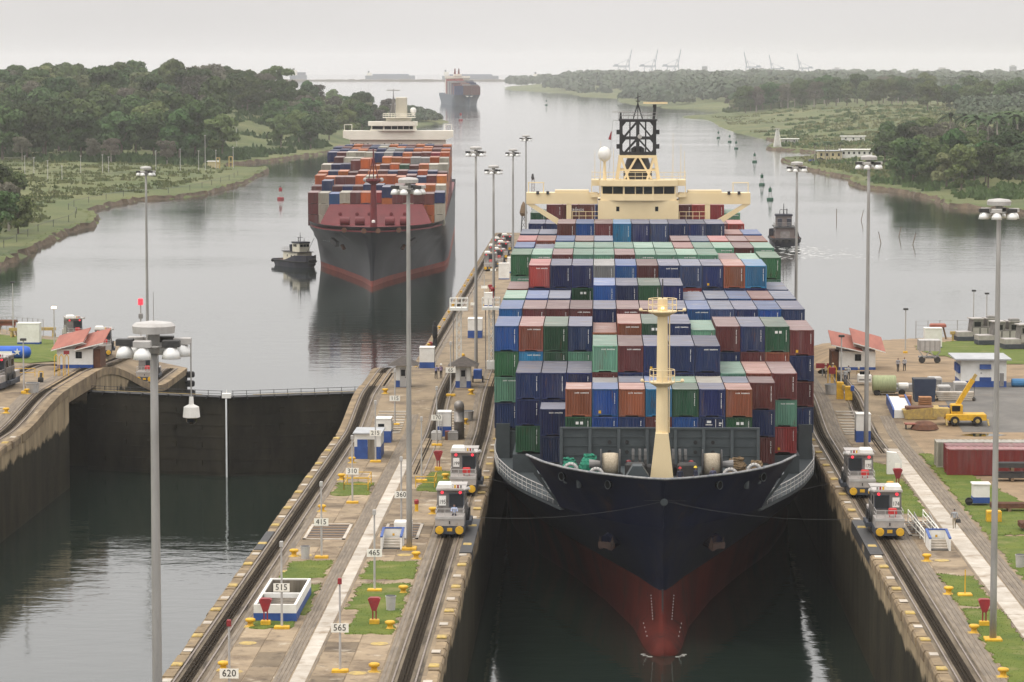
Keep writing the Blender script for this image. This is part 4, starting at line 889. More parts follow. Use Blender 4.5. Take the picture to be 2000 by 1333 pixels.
bm.bx(-2.9,2.5,fy-2.3,fy+2.3,42.5,42.7); bm.build('black_lattice', paint_black, ship)
MB().lathe((-.2,fy,37.6), [(.95,0),(.95,1.0),(.5,1.3)], 12).build('smoke_stack', paint_black, ship)
tm = MB()
for sx, sy_ in ((-1,-1),(1,-1),(0,1)): tm.beam((sx*.65-.2,fy+sy_*.6,42.7),(-.2,fy,44.9),.12)
tm.tube((-.2,fy,44.6),(-.2,fy,46.4),.1,.05,6); tm.beam((-.55,fy,45.6),(.2,fy,45.9),.1); tm.beam((-.5,fy,45.2),(.1,fy,45.2),.12); tm.build('top_mast', paint_black, ship)
MB().beam((2.0,fy,42.7),(2.2,fy,44.4),.4).bx(1.9,2.4,fy-.2,fy+.2,44.3,44.75).build('scanner_post', paint_black, ship)
MB().bx(.55,3.95,fy-.18,fy+.18,44.8,45.08).build('radar_scanner', paint_cream, ship)
MB().tube((-2.6,fy,42.7),(-2.6,fy,43.6),.2,.12,8).build('scanner_post', paint_black, ship); MB().bx(-3.8,-1.4,fy-.1,fy+.1,43.62,43.76).build('radar_scanner', MT['lightgrey'], ship)
m = MB()
for zz in (43.2, 43.65): m.path([(-2.9,fy-2.2,zz),(2.5,fy-2.2,zz),(2.5,fy+2.2,zz),(-2.9,fy+2.2,zz),(-2.9,fy-2.2,zz)], .03, 5)
for k in range(9): m.tube((-2.9+k*.675,fy-2.2,42.7),(-2.9+k*.675,fy-2.2,43.65),.03,.03,5)
m.build('mast_rail', MT['grey'], ship)
MB().lathe((.05,fy-2.25,40.3), [(.28,-.12),(.32,.05),(.1,.12)], 12, 'y').build('horn', MT['lightgrey'], ship)
fl = MB().add([(-4.0,fy-2,40.9),(-4.35,fy-2.05,39.9),(-3.95,fy-2.0,39.8),(-3.85,fy-2,41.1)], [(0,1,2,3),(3,2,1,0)]).build('courtesy_flag', MT['red'], ship)
MB().tube((-3.7,fy-2,42.5),(-4.3,fy-2,34.5),.02,.02,4).tube((-3.7,fy-2,42.5),(-2.5,fy-2,42.5),.03,.03,4).build('flag_halyard', MT['grey'], ship)
# ---------------------------------------------------------------- lock gates in the left chamber
gate_mat = M('gate_steel', (.035,.031,.022), (.017,.016,.012), .35, .95, .4, 2, stretch=(1,1,.4), stain=[((.06,.048,.03), .3, .6, .7), ((.012,.012,.01), .6, .56, .8)], spec=.12)
def gate_leaf(xs, ys, xm, ym, lab):
    g = thing('lock_gate', lab, 'lock gate', (xs, ys, 0))
    d = Vector((xm-xs, ym-ys, 0)); Ln = d.length; g.rotation_euler = (0, 0, math.atan2(d.y, d.x)); fl = 1 if xm > xs else -1
    side = -1 if xm > xs else 1                       # camera side of the leaf
    nseg = 10; m = MB(); pts = []
    for i in range(nseg+1):
        u = i/nseg; bow = .55*math.sin(math.pi*min(1, u*1.2))*side*.6; pts.append((u*Ln, bow))
    th = -side*1.9; m.prism([(x, y) for x, y in (pts + [(x, y+th) for x, y in reversed(pts)])][::(-1 if side*1 > 0 else 1)], -14, -.35); m.build('gate_skin', gate_mat, g)
    for k in range(7):
        z = -9.6 + k*1.45; m = MB()
        for a, b in zip(pts[:-1], pts[1:]): m.beam((a[0], a[1]+side*.02, z), (b[0], b[1]+side*.02, z), .07, .07)
        m.build('gate_seam', gate_mat, g)
    rg = random.Random(int(Ln*10)); 
    for z in (-2.0, -4.0, -6.2, -8.4):
        for u in (.12, .28, .46, .64, .82):
            uu = u + .09*(int(abs(z)) % 2); y = .55*math.sin(math.pi*min(1, uu*1.2))*side*.6
            MB().tbx(-.3,.3,-.08,.08,-.3,.3,.03).build('valve_cover', gate_mat, g, loc=(uu*Ln, y+side*.06, z))
    m = MB(); m.bx(.2, Ln-.2, min(0,th), max(0,th), -.35, -.25); m.build('gate_top', MT['dark'], g)
    for k in range(11):                               # walkway brackets and hand rail along the top
        x = .6 + k*(Ln-1.2)/10; MB().beam((x, th*.1, -.25), (x, th*.1, .55), .06).beam((x, th*.1, -.2), (x, th*.1+side*.75, -.05), .08).beam((x,th*.1+side*.7,-.45),(x,th*.1,-.2),.06).build('rail_bracket', MT['dark'], g)
    MB().beam((.5, th*.1, .5), (Ln-.4, th*.1, .5), .05).beam((.5, th*.1, .15), (Ln-.4, th*.1, .15), .04).bx(.5, Ln-.4, min(th*.1, th*.1+side*.75), max(th*.1, th*.1+side*.75), -.08, -.04).build('gate_walkway', MT['dark'], g)
    MB().beam((1.2, th*.1+side*.5, .05), (Ln-3, th*.1+side*.5, .05), .05).build('yellow_bar', MT['yellow_dull'], g)
    return g
gate_leaf(EL-.6, 378.5, -45.6, 372.4, 'left leaf of the tall dark steel gate closing the left chamber')
gate_leaf(EC0+.6, 378.5, -45.2, 372.4, 'right leaf of the tall dark steel gate, yellow bars along its top')
mj = thing('mitre_marker', 'small white box on top where the two gate leaves meet', 'box', (-45.4, 372.2, -.3)); MB().tbx(-.55,.55,-.3,.3,0,.6,.06).build('white_box', MT['white'], mj); MB().tube((0,0,.6),(0,0,1.0),.05,.05,6).build('box_handle', MT['white'], mj)
wt = thing('leaking_water', 'thin white water jet leaking down the joint of the gate leaves', 'water leak', (-45.4, 371.75, 0)); MB().prism([(-.10,-.08),(.10,-.08),(.06,.06),(-.06,.06)], -10.2, -.35).build('water_jet', M('foam', (.8,.82,.82), (.6,.62,.62), 2, .4, stretch=(1,1,.2)), wt)
# ---------------------------------------------------------------- tall light masts
def mast(x, y, z, h, label, lamps=6):
    t = thing('light_mast', label, 'light mast', (x, y, z), group='tall floodlight masts along the locks')
    m = MB(); segs = 8; n = 12
    m.lathe((0,0,0), [(.25-.10*k/segs, k*(h-1.0)/segs) for k in range(segs+1)], n); m.build('mast_pole', MT['galv'], t, True)
    MB().tbx(-.6,.6,-.6,.6,-.1,.25,.05).build('mast_base', MT['yellow'], t)
    MB().lathe((0,0,h-1.0), [(.22,-.25),(.24,.4),(.24,.5)], 10).build('mast_head', MT['galv'], t)
    MB().lathe((0,0,h-.35), [(.2,-.15),(.82,-.1),(.85,.18),(.72,.3),(.1,.38)], 18).build('mast_cap', MT['lightgrey'], t)
    MB().path([(.75*math.cos(a*math.pi/8), .75*math.sin(a*math.pi/8), h-.95) for a in range(17)], .06, 6).build('lamp_ring', MT['galv'], t)
    for k in range(lamps):
        a = 2*math.pi*(k+.25)/lamps; cx, cy = 1.0*math.cos(a), 1.0*math.sin(a); rad = 1.25
        MB().beam((cx*.2,cy*.2,h-.95),(cx,cy,h-.95),.1).build('lamp_arm', MT['galv'], t)
        L_ = thing_part('lamp', MB().tbx(-.34,.34,-.2,.2,0,.26,.03), MT['dark'] if k % 2 else MT['lightgrey'], t, (cx*1.12, cy*1.12, h-.92))
        link('reflector', REFL, L_, (0,0,-.02))
    return t
def thing_part(name, mb, mat, parent, loc): return mb.build(name, mat, parent, loc=loc)
REFL = MB().lathe((0,0,0), [(.12,.04),(.22,-.03),(.32,-.22),(.37,-.45),(.30,-.46)], 14).mesh('reflector', MT['lamp'], True)
MASTS = [(-17.35,119,0,30.25,'nearest light mast at left, cut by the bottom of the picture'),(-15.7,253,0,31.0,'light mast rising beside the white stair pit on the centre wall'),
 (-17.0,425,ground(425),33.0,'light mast beyond the brown roofed booth, tallest above the far centre wall'),(-16.3,476,-6,30.8,'light mast partly hidden behind the left side of the blue ship cargo'),
 (-15.9,570,-6,30.8,'light mast second farthest along the centre wall'),(-16.2,684,-6,30.8,'farthest light mast on the centre wall near the lattice tower'),
 (27.7,213.5,0,31.0,'light mast nearest on the right wall, at the right edge of the picture'),(27.7,316.5,0,31.0,'light mast on the right wall beside the blue and white hut'),
 (27.0,420,ground(420),30.2,'light mast behind the right side of the blue ship cargo'),(-67.7,458,gl(-67.7,458)-.1,31.2,'light mast at the tip of the left wall by the locomotives')]
for a in MASTS: mast(*a)
dm = thing('camera_dome', 'white surveillance dome hanging below the nearest mast head', 'camera', (-17.35+1.45, 119, 26.4)); MB().lathe((0,0,0), [(.08,.9),(.1,.6),(.3,.5),(.34,.1),(.2,.05)], 14).build('dome_cap', MT['white'], dm); MB().lathe((0,0,0), [(.22,.08),(.2,-.08),(.08,-.18)], 12).build('dome_glass', MT['glass'], dm); MB().tube((0,0,.8),(0,0,3.0),.03,.03,5).build('dome_cable', MT['galv'], dm)
wf = thing('whip_aerial', 'thin aerial standing on top of the nearest mast', 'aerial', (-17.35, 119, 30.2)); MB().tube((0,0,0),(0,0,1.2),.02,.012,5).build('aerial_rod', MT['galv'], wf); MB().tube((0,0,-.1),(0,0,.1),.05,.04,6).build('aerial_base', MT['galv'], wf)
# ---------------------------------------------------------------- distance markers
PLAB = {'115': 'post with number board 115 beside the steps left of the mast', '215': 'post with number board 215 in front of the flat roofed hut', '310': 'post with number board 310 at the yellow railing', '415': 'post with number board 415 beside the plank grate', '515': 'post with number board 515 against the open tank', '620': 'red topped post with number board 620 at the bottom edge', '65': 'post with number board 65 before the open booth', '170': 'post with number board 170 by the hut with ladder', '360': 'post with number board 360 behind the tall mast', '465': 'post with number board 465 on the large lawn', '565': 'red topped post with number board 565 near the walkway', '': 'plain white post without a number near the red hose box on the wall'}
def marker(x, y, num, lamp=False):
    t = thing('distance_post', PLAB[num], 'post', (x, y, ground(y)), group='numbered distance posts')
    MB().tube((0,0,.2),(0,0,6.0),.09,.06,8).build('post_shaft', MT['lightgrey'], t); MB().tbx(-.55,.55,-.3,.3,-.02,.24,.05).build('post_base', MT['yellow'], t)
    (MB().tbx(-.13,.13,-.13,.13,5.95,6.35,.04)).build('post_lamp', MT['red'] if lamp else MT['lightgrey'], t)
    if num:
        s = MB().bx(-.58,.58,-.13,-.09,2.72,3.32).build('number_board', MT['sign'], t); txt(num, .62, (0,-.14,3.03), MT['ink'], s, name='numeral', sx=.95)
    return t
for s, x, y, l in (('115',-22.6,339.1,0),('215',-22.6,309.3,0),('310',-22.6,279.9,0),('415',-22.6,248.3,0),('515',-22.6,216.7,0),('620',-22.6,185.5,1),('65',-17.2,356,0),('170',-17.1,323.2,0),('360',-17.1,264.5,0),('465',-17.1,232.5,0),('565',-17.1,201,1),('',-17.1,295,0)): marker(x, y, s, l)
# ---------------------------------------------------------------- bollards
BOL = [MB().lathe((0,0,0), [(.36,0),(.36,.06),(.22,.12),(.2,.34),(.36,.42),(.38,.56),(.28,.62)], 14).mesh('bollard_body', MT['yellow'], True), MB().tbx(-.45,.45,-.45,.45,-.02,.05,.02).mesh('bollard_plate', MT['yellow_dull'])]
def bollard(x, y, label, z=None):
    t = thing('bollard', label, 'bollard', (x, y, ground(y) if z is None else z), group='yellow mooring bollards'); link('bollard_body', BOL[0], t); link('bollard_plate', BOL[1], t)
for i, y in enumerate((201.5,217.5,232.8,249.2,274.8,296,308.8,357.5)): bollard(-24.95, y, 'yellow bollard in the left row of the centre wall, %s from the bottom' % ORD[i+1])
for i, y in enumerate((201.2,216.8,231.8,248.2,273.5,296.5,340,357.2)): bollard(-14.85, y, 'yellow bollard in the right row of the centre wall, %s from the bottom' % ORD[i+1])
for i, y in enumerate((200.7,216.5,232.5,248.2,292,318.7)): bollard(26.75 if i < 4 else 27.9, y, 'yellow bollard on the right wall, %s from the bottom' % ORD[i+1])
for i, (x, y) in enumerate(((-67.2,345),(-67.0,356.5),(-66.5,388))): bollard(x, y, 'yellow bollard on the left wall, %s from the picture edge' % ORD[i+1])
fb = 0
for y in range(470, 700, 17):
    fb += 1; t = thing('edge_bollard', 'small yellow bollard along the far left edge, %s from the ramp' % ORD[fb], 'bollard', (-27.95+1.6*0, y, ground(y)), group='yellow bollards on the far approach wall', scale=.8); link('bollard_body', BOL[0], t); link('bollard_plate', BOL[1], t)
# round yellow cover plates set in the slabs
cp = MB().lathe((0,0,0), [(.62,-.02),(.62,.045),(.5,.06),(.05,.06)], 16).mesh('cover_lid', MT['yellow_dull']); cpr = MB().lathe((0,0,0), [(.75,-.02),(.75,.03)], 16).mesh('cover_rim', MT['slab'])
for i, (x, y) in enumerate(((-24.4,211),(-15.2,211),(-24.6,241.5),(-15.0,242),(-24.2,200.8),(-15.9,200.6),(-24.1,249.6),(28.0,248.4),(-15.9,250))):
    t = thing('cover_plate', 'round yellow cover plate in the slabs, %s of those nearest the posts' % ORD[i+1], 'cover plate', (x, y, .02), group='round yellow cover plates'); link('cover_lid', cp, t); link('cover_rim', cpr, t)
# ---------------------------------------------------------------- tow locomotives
LOCO = {}
loco_body = M('loco_grey', (.21,.195,.18), (.15,.14,.13), 1.2, .5, metal=.2, coords='obj', stain=[((.09,.07,.055), 2, .54, .8), ((.04,.035,.03), 4, .6, .8)]); loco_panel = M('loco_panel', (.44,.41,.38), (.34,.31,.29), 1.5, .45, metal=.15, coords='obj', stain=((.2,.16,.12), 2.5, .6, .7)); loco_dark = M('loco_frame', (.06,.068,.085), (.04,.045,.055), 2, .6, coords='obj')
def loco(x, y, z, label, num=None, mir=1, rz=0, lit=True, box=True, old=False, tint=None):
    t = thing('towing_locomotive', label, 'locomotive', (x, y, z), rz, 'towing locomotives'); s = mir; L_ = 9.0
    body = loco_body
    m = MB(); m.tbx(-1.25,1.25,0,L_,.25,.95,.06); fr = m.build('underframe', loco_dark, t)
    for yy in (1.1, 3.2, L_-3.2, L_-1.1):
        for xx in (-.78,.78): MB().lathe((xx,yy,.40), [(.36,-.08),(.42,-.06),(.42,.08),(.15,.1)], 14, 'x').build('wheel', MT['dark'], t)
    for xx in (-.85,.85): MB().lathe((xx,-.32,.62), [(.05,-.06),(.33,-.04),(.36,.06),(.16,.3)], 16, 'y').build('buffer', MT['yellow'] if not old else MT['grey'], t)
    MB().bx(-.22,.22,-.04,.02,.5,.78).build('coupler_plate', MT['yellow'] if not old else MT['dark'], t)
    for y0, y1 in ((0,2.5),(L_-2.5,L_)): MB().tbx(-1.22,1.22,y0,y1,.95,1.72,.04).build('end_hood', loco_panel, t)
    MB().bx(-1.26,1.26,-.04,0,1.52,1.74).build('hood_stripe', MT['lightgrey'], t); MB().bx(-.05,.05,-.05,0,1.12,1.38).build('hood_latch', MT['dark'], t)
    MB().tbx(-1.25,1.25,2.5,L_-2.5,.95,2.55,.08).build('machine_house', body, t)
    for k in range(3): MB().bx(-1.28 if s > 0 else 1.25, -1.25 if s > 0 else 1.28, 2.9+k*1.3, 3.9+k*1.3, 1.2, 2.3).build('side_door', loco_panel, t)
    for ce, d in ((2.3, 1), (L_-2.3, -1)):
        m = MB(); y0, y1 = sorted((ce, ce+d*1.9)); m.prism_yz([(y0,1.72),(y1,1.72),(y1,3.7),(y0+.25 if d > 0 else y0,3.7)] if d > 0 else [(y0,1.72),(y1,1.72),(y1-.25,3.7),(y0,3.7)], -1.2, 1.2); cab = m.build('cab', body, t)
        MB().bx(-1.28,1.28,y0-.1,y1+.1,3.7,3.86).build('cab_roof', loco_panel, cab)
        yf = (ce + (.11 if True else 0)) if d > 0 else ce-.11
        xa, xb = (-.15,1.1) if s*1 > 0 else (-1.1,.15)
        if d > 0:
            MB().add([(xa,ce+.02,2.28),(xb,ce+.02,2.28),(xb,ce+.145,3.38),(xa,ce+.145,3.38)], [(0,1,2,3)]).build('windscreen', MT['glass'], cab)
            MB().beam((xa,ce+.0,2.25),(xb,ce+.0,2.25),.06).beam((xa,ce+.12,3.4),(xb,ce+.12,3.4),.07).beam((xa,ce+.0,2.25),(xa,ce+.12,3.4),.06).beam((xb,ce,2.25),(xb,ce+.12,3.4),.06).build('window_frame', loco_dark, cab)
        for sx in (-1, 1): MB().bx(sx*1.2-.01,sx*1.2+.01,y0+.4,y1-.4,2.35,3.3).build('side_window', MT['glass'], cab)
        if lit and d > 0:
            for xx in (-.75,.8): MB().lathe((xx,ce+.10,3.5), [(.13,-.05),(.13,.03),(.05,.05)], 12, 'y').build('marker_lamp', MT['red_lamp'], cab)
    xs_ = -.55*s
    MB().tbx(xs_-.62,xs_+.62,2.5,4.0,3.86,4.28,.14).build('air_conditioner', MT['white'] if not old else MT['grey'], t)
    for k, c in enumerate(('yellow','red','grey')): MB().tube((xs_+s*(.9+.25*k),2.6,3.86),(xs_+s*(.9+.25*k),2.6,4.12),.09,.08,8).build('signal_lamp', MT[c] if not old else MT['dark'], t)
    if num:
        b = MB().bx(-.3-.72*s,.3-.72*s,2.30,2.34,2.38,3.22).build('number_plate', MT['white'], t); txt(num, .52, (-.72*s,2.285,2.68), MT['ink'], b, name='numeral', sx=.75); 
    m = MB()
    for xx in (-1.15,-.4,.4,1.15): m.tube((xx,.1,1.72),(xx,.1,2.4),.025,.025,5)
    for zz in (2.05,2.4): m.tube((-1.15,.1,zz),(1.15,.1,zz),.025,.025,5); m.tube((-1.15,.1,zz),(-1.15,2.2,zz),.025,.025,5); m.tube((1.15,.1,zz),(1.15,2.2,zz),.025,.025,5)
    m.build('hand_rail', MT['lightgrey'], t)
    if box: MB().tbx(-.05,.67,.7,1.2,2.0,2.5,.08).bx(.04,.1,.9,1.0,1.72,2.0).bx(.52,.58,.9,1.0,1.72,2.0).build('red_chest', MT['red_lamp'] if False else M_red, t)
    m = MB()                                           # windlass sheaves on the chamber side
    for yy in (3.4, 5.4): m.lathe((s*1.42,yy,1.35), [(.15,-.12),(.55,-.12),(.42,0),(.55,.12),(.15,.12)], 14, 'x')
    m.build('windlass_sheave', MT['dark'], t); MB().tbx(s*1.2 if s > 0 else -1.75, 1.75 if s > 0 else s*1.2, 2.9,6.0,.6,1.0,.05).build('windlass_arm', loco_dark, t)
    MB().tube((s*1.15,2.2,3.75),(s*1.6,2.0,3.95),.09,.16,8).build('floodlight', MT['lightgrey'], t)
    return t
M_red = M('red_chest_paint', (.55,.03,.03), (.42,.025,.025), 2, .45, coords='obj')
loco(-12.65, 259.4, .1, 'grey towing locomotive 195 nearest on the centre wall, man sitting on its front deck', '195', 1, box=False)
loco(-12.65, 285, .1, 'grey towing locomotive 199 behind the nearest one on the centre wall', '199', 1)
loco(24.8, 259.4, .1, 'grey towing locomotive 174 nearest on the right wall by the stair pit', '174', -1)
loco(24.6, 284.4, .1, 'grey towing locomotive 175 beside the ship bow, behind its neighbour on the right wall', '175', -1)
loco(-71.6, 358, 1.95, 'grey towing locomotive cut by the left picture edge', None, 1, R(-4))
loco(-66.6, 447, gl(-66.6,447)-.3, 'grey towing locomotive at the tip of the left wall, facing the camera', None, 1)
loco(-73.5, 452, gl(-73.5,452), 'grey towing locomotive half hidden behind the left mast lamps', None, 1, R(8))
loco(-80.5, 470, gl(-80.5,470), 'grey towing locomotive farthest left above the red roofed house', None, 1, R(16))
for k, (x, y) in enumerate(((-24.6,690),(-23.2,705),(-24.6,718),(-23.0,733),(-24.5,748),(-23,764))): loco(x, y, -5.9, 'far grey locomotive in the queue on the approach wall, %s from the front' % ORD[k+1], None, 1, box=True)
for k, (x, y) in enumerate(((66.5,497),(67.5,478),(69,459))): loco(x, y, gr(x, y), 'old dark grey locomotive parked at the right picture edge, %s from the back' % ORD[k+1], None, 1, R(100), lit=False, box=False, old=True)
# ---------------------------------------------------------------- small buildings and booths on the walls
def booth(name, label, cat, x, y, wd, dp, h, roof='flat', door=True, zz=None, bl=.3, rz=0):
    t = thing(name, label, cat, (x, y, ground(y) if zz is None else zz), rz)
    MB().bx(-wd/2,wd/2,0,dp,h*bl,h).build('wall', MT['white'], t); MB().bx(-wd/2-.01,wd/2+.01,-.01,dp+.01,-.05,h*bl).build('plinth', MT['blue'], t)
    if roof == 'flat': MB().tbx(-wd/2-.15,wd/2+.15,-.2,dp+.15,h,h+.16,.04).build('roof', MT['roof_grey'], t)
    elif roof == 'white': MB().tbx(-wd/2-.04,wd/2+.04,-.05,dp+.05,h,h+.1,.03).build('roof', MT['white'], t)
    elif roof == 'hip':
        o = .95; m = MB(); m.add([(-wd/2-o,-o,h-.05),(wd/2+o,-o,h-.05),(wd/2+o,dp+o,h-.05),(-wd/2-o,dp+o,h-.05),(0,dp/2,h+1.05)], [(3,2,1,0),(0,1,4),(1,2,4),(2,3,4),(3,0,4)]); m.build('roof', MT['roof_dark'], t)
    if door:
        d = MB().bx(-wd*.22,wd*.22,-.035,-.012,.05,h*.86).build('door', MT['lightgrey'] if roof == 'hip' else MT['blue'], t); MB().bx(wd*.14,wd*.18,-.07,-.035,h*.42,h*.46).build('handle', MT['dark'], d)
        if roof == 'hip': MB().bx(-wd*.14,wd*.14,-.05,-.035,h*.5,h*.78).build('door_window', MT['glass'], d)
    return t
booth('guard_booth', 'small white booth with dark hip roof and blue base beside the gate', 'booth', -23.3, 364.5, 1.75, 1.8, 2.7, 'hip')
booth('guard_booth', 'small white booth with dark hip roof behind the 65 post, door standing open', 'booth', -16.1, 364.0, 1.8, 1.8, 2.7, 'hip')
bh = booth('equipment_hut', 'blue and white hut with flat grey roof beside the 215 post', 'hut', -23.6, 311.8, 2.7, 4.6, 2.6, 'flat', False, bl=.5)
MB().bx(-1.05,.0,-.06,-.02,.05,2.05).build('door', MT['blue'], bh); MB().bx(.02,.72,-.05,-.015,.05,2.05).build('doorway', MT['tank_inside'], bh)
b2 = booth('equipment_hut', 'white box hut with blue base behind the flat roofed hut', 'hut', -22.95, 325.5, 1.65, 2.2, 2.55, 'white', False, bl=.5); MB().bx(-.55,.1,-.03,.01,1.75,2.05).build('vent', MT['glass'], b2)
b3 = booth('equipment_hut', 'white and blue hut with side ladder beside the 170 post', 'hut', -16.75, 331.5, 1.5, 1.8, 2.6, 'white', False, bl=.42); m = MB()
for xx in (-.5,-.2): m.tube((xx,-.12,.1),(xx,-.12,2.6),.025,.025,5)
for k in range(7): m.tube((-.5,-.12,.3+k*.33),(-.2,-.12,.3+k*.33),.02,.02,5)
m.build('ladder', MT['lightgrey'], b3)
vt = thing('vent_duct', 'fat grey vent duct with curved top beside the 170 post hut', 'duct', (-15.0, 329.4, 0)); MB().lathe((0,0,0), [(.55,0),(.55,1.8),(.58,1.82),(.58,1.95),(.55,1.97),(.55,3.0)], 16).build('duct_riser', MT['pipe'], vt, True)
m = MB(); pr = None
for k in range(7):
    a = k*math.pi/12; p = (0, .0 - .7*(1-math.cos(a)), 3.0+.7*math.sin(a))
    if pr: m.tube(pr, p, .55, .55, 14)
    pr = p
m.build('duct_elbow', MT['pipe'], vt, True)
for i, (x, c) in enumerate(((-17.4,'lightgrey'),(-16.2,'rust'),(-15.6,'grey'))):
    t = thing('storage_bin', ('grey open chute bin','red oil drum','grey lidded bin')[i] + ' in front of the 170 post hut', 'bin', (x, 328.3, 0)); (MB().tbx(-.55,.55,-.45,.45,0,.95,.1) if i != 1 else MB().lathe((0,0,0), [(.3,0),(.3,.9),(.28,.95)], 14)).build('bin_body', MT[c], t); MB().bx(-.4,.4,-.3,.3,.95,1.02).build('bin_lid', MT[c], t) if i != 1 else MB().lathe((0,0,.95), [(.29,0),(.29,.03)], 14).build('drum_lid', MT['red'], t)
def stair_pit(x, y, label, wd=1.8):
    t = thing('stair_entrance', label, 'stair entrance', (x, y, 0))
    w2 = wd/2
    for xx in (-w2, w2-.16): MB().prism_yz([(0,0),(3.0,0),(3.0,1.35),(0,1.05)], xx, xx+.16).build('side_wall', MT['white'], t); MB().prism_yz([(-.02,1.05),(3.0,1.36),(3.0,1.46),(-.02,1.15)], xx-.03, xx+.19).build('wall_cap', MT['blue'], t)
    MB().bx(-w2,w2,2.9,3.06,0,1.35).build('back_wall', MT['white'], t); MB().bx(-w2-.03,w2+.03,2.87,3.09,1.36,1.46).build('wall_cap', MT['blue'], t)
    MB().bx(-w2+.16,w2-.16,.2,2.88,.03,.06).build('stair_opening', MT['black'], t)
    for k in range(4): MB().bx(-w2+.16,w2-.16,2.2-k*.5,2.7-k*.5,.05,.62-k*.15).build('step', MT['white_strip'], t)
    MB().bx(-.09,.09,2.88,2.9,.75,.95).build('yellow_notice', MT['yellow'], t)
    return t
stair_pit(-17.2, 252.9, 'white stair pit with blue rim beside the mast on the centre wall')
stair_pit(28.4, 253.4, 'white stair pit with blue rim beside locomotive 174')
hb = thing('locker', 'white upright locker behind the centre wall stair pit', 'locker', (-16.6, 258.6, 0)); MB().tbx(-.75,.75,0,1.4,0,1.5,.05).build('locker_body', MT['white'], hb); MB().bx(-.6,.6,-.03,0,.1,1.3).build('locker_door', MT['white'], hb)
PALM = M('pallet_wood', (.42,.2,.09), (.3,.14,.06), 2, .85, coords='obj')
tk = thing('open_tank', 'open white tank with blue base split by a beam beside the 515 post', 'tank', (-23.4, 219.6, 0)); tw, td, th_ = 3.1, 11.5, 1.25
for (x0,x1,y0,y1) in ((-tw/2,tw/2,0,.22),(-tw/2,tw/2,td-.22,td),(-tw/2,-tw/2+.2,.22,td-.22),(tw/2-.2,tw/2,.22,td-.22)):
    MB().bx(x0,x1,y0,y1,.62,th_).build('tank_wall', MT['white'], tk); MB().bx(x0-.012*(x0<-1.5),x1+.012*(x1>1.5),y0-.012,y1+.012,-.02,.62).build('tank_base', MT['blue'], tk)
MB().bx(-tw/2+.2,tw/2-.2,.23,td-.23,.0,.05).build('tank_floor', MT['tank_inside'], tk); MB().bx(-tw/2+.2,tw/2-.2,td*.42,td*.42+.3,.9,th_-.004).build('cross_beam', MT['white'], tk)
for xx in (-tw/2+.205, tw/2-.235): MB().bx(xx,xx+.03,.23,td-.23,.02,th_-.1).build('tank_lining', MT['tank_inside'], tk)
MB().bx(-tw/2+.24,tw/2-.24,td-.26,td-.23,.02,th_-.1).build('tank_lining', MT['tank_inside'], tk)
def hose_box(x, y, label, z=None):
    t = thing('hose_box', label, 'hose box', (x, y, ground(y) if z is None else z), group='red fire hose boxes'); MB().tbx(-.35,.35,-.25,.25,-.02,.4,.04).build('box_base', MT['yellow'], t)
    MB().beam((-.12,0,.4),(-.12,0,1.2),.09).beam((.12,0,.4),(.12,0,1.2),.09).build('box_leg', MT['red'], t); MB().prism_xz([(-.16,1.05),(.16,1.05),(.46,1.9),(.3,2.0),(-.3,2.0),(-.46,1.9)], -.3, .3).build('hose_case', MT['red'], t)
hose_box(-23.9, 218.0, 'red hose box on yellow base in front of the open tank'); hose_box(-16.1, 218.6, 'red hose box on the lawn beside the 565 post'); hose_box(-15.9, 303.2, 'red hose box on the lawn near locomotive 199'); hose_box(27.8, 219.2, 'red hose box beside the right edge mast'); hose_box(28.5, 291, 'red hose box behind locomotive 175')
hose_box(-21.9, 620, 'tiny red hose box on the far approach wall')
def yrail(pts, label, h=1.1, z=None):
    t = thing('yellow_railing', label, 'railing', (pts[0][0], pts[0][1], ground(pts[0][1]) if z is None else z)); m = MB(); x0, y0 = pts[0]
    for (a, b) in zip(pts[:-1], pts[1:]):
        for hh in (h*.5, h): m.tube((a[0]-x0,a[1]-y0,hh),(b[0]-x0,b[1]-y0,hh),.04,.04,6)
    m.build('rail_bar', MT['yellow'], t)
    for p in pts: MB().tube((p[0]-x0,p[1]-y0,-.02),(p[0]-x0,p[1]-y0,h+.04),.045,.045,6).build('rail_post', MT['yellow'], t)
yrail([(-24.1,288.5),(-21.8,288.5),(-21.8,292.5),(-24.1,292.5),(-24.1,288.5)], 'yellow railing around an opening beside the 310 post', 1.25)
MB().bx(-23.9,-22.0,288.8,292.2,.02,.07).build('railed_opening', MT['dark'], cw)
yrail([(-17.4,290.5),(-15.6,290.5),(-15.6,293.5)], 'yellow corner railing on the lawn near locomotive 199', 1.1)
yrail([(-76.2,374),(-72,375.5),(-69.6,376)], 'yellow railing leading to the left wall yellow gate', 1.0)
yg = thing('pipe_gate', 'tall yellow frame with small red sign in front of the red roofed house', 'frame', (-66.4, 376.6, 1.9))
for xx in (-.65,.0,.65): MB().path([(xx-.22,0,0),(xx-.22,0,2.4),(xx,0,2.7),(xx+.22,0,2.4),(xx+.22,0,0)], .05, 6).build('frame_hoop', MT['yellow'], yg)
MB().bx(.3,1.0,-.08,-.02,2.7,3.15).build('red_sign', MT['red'], yg)
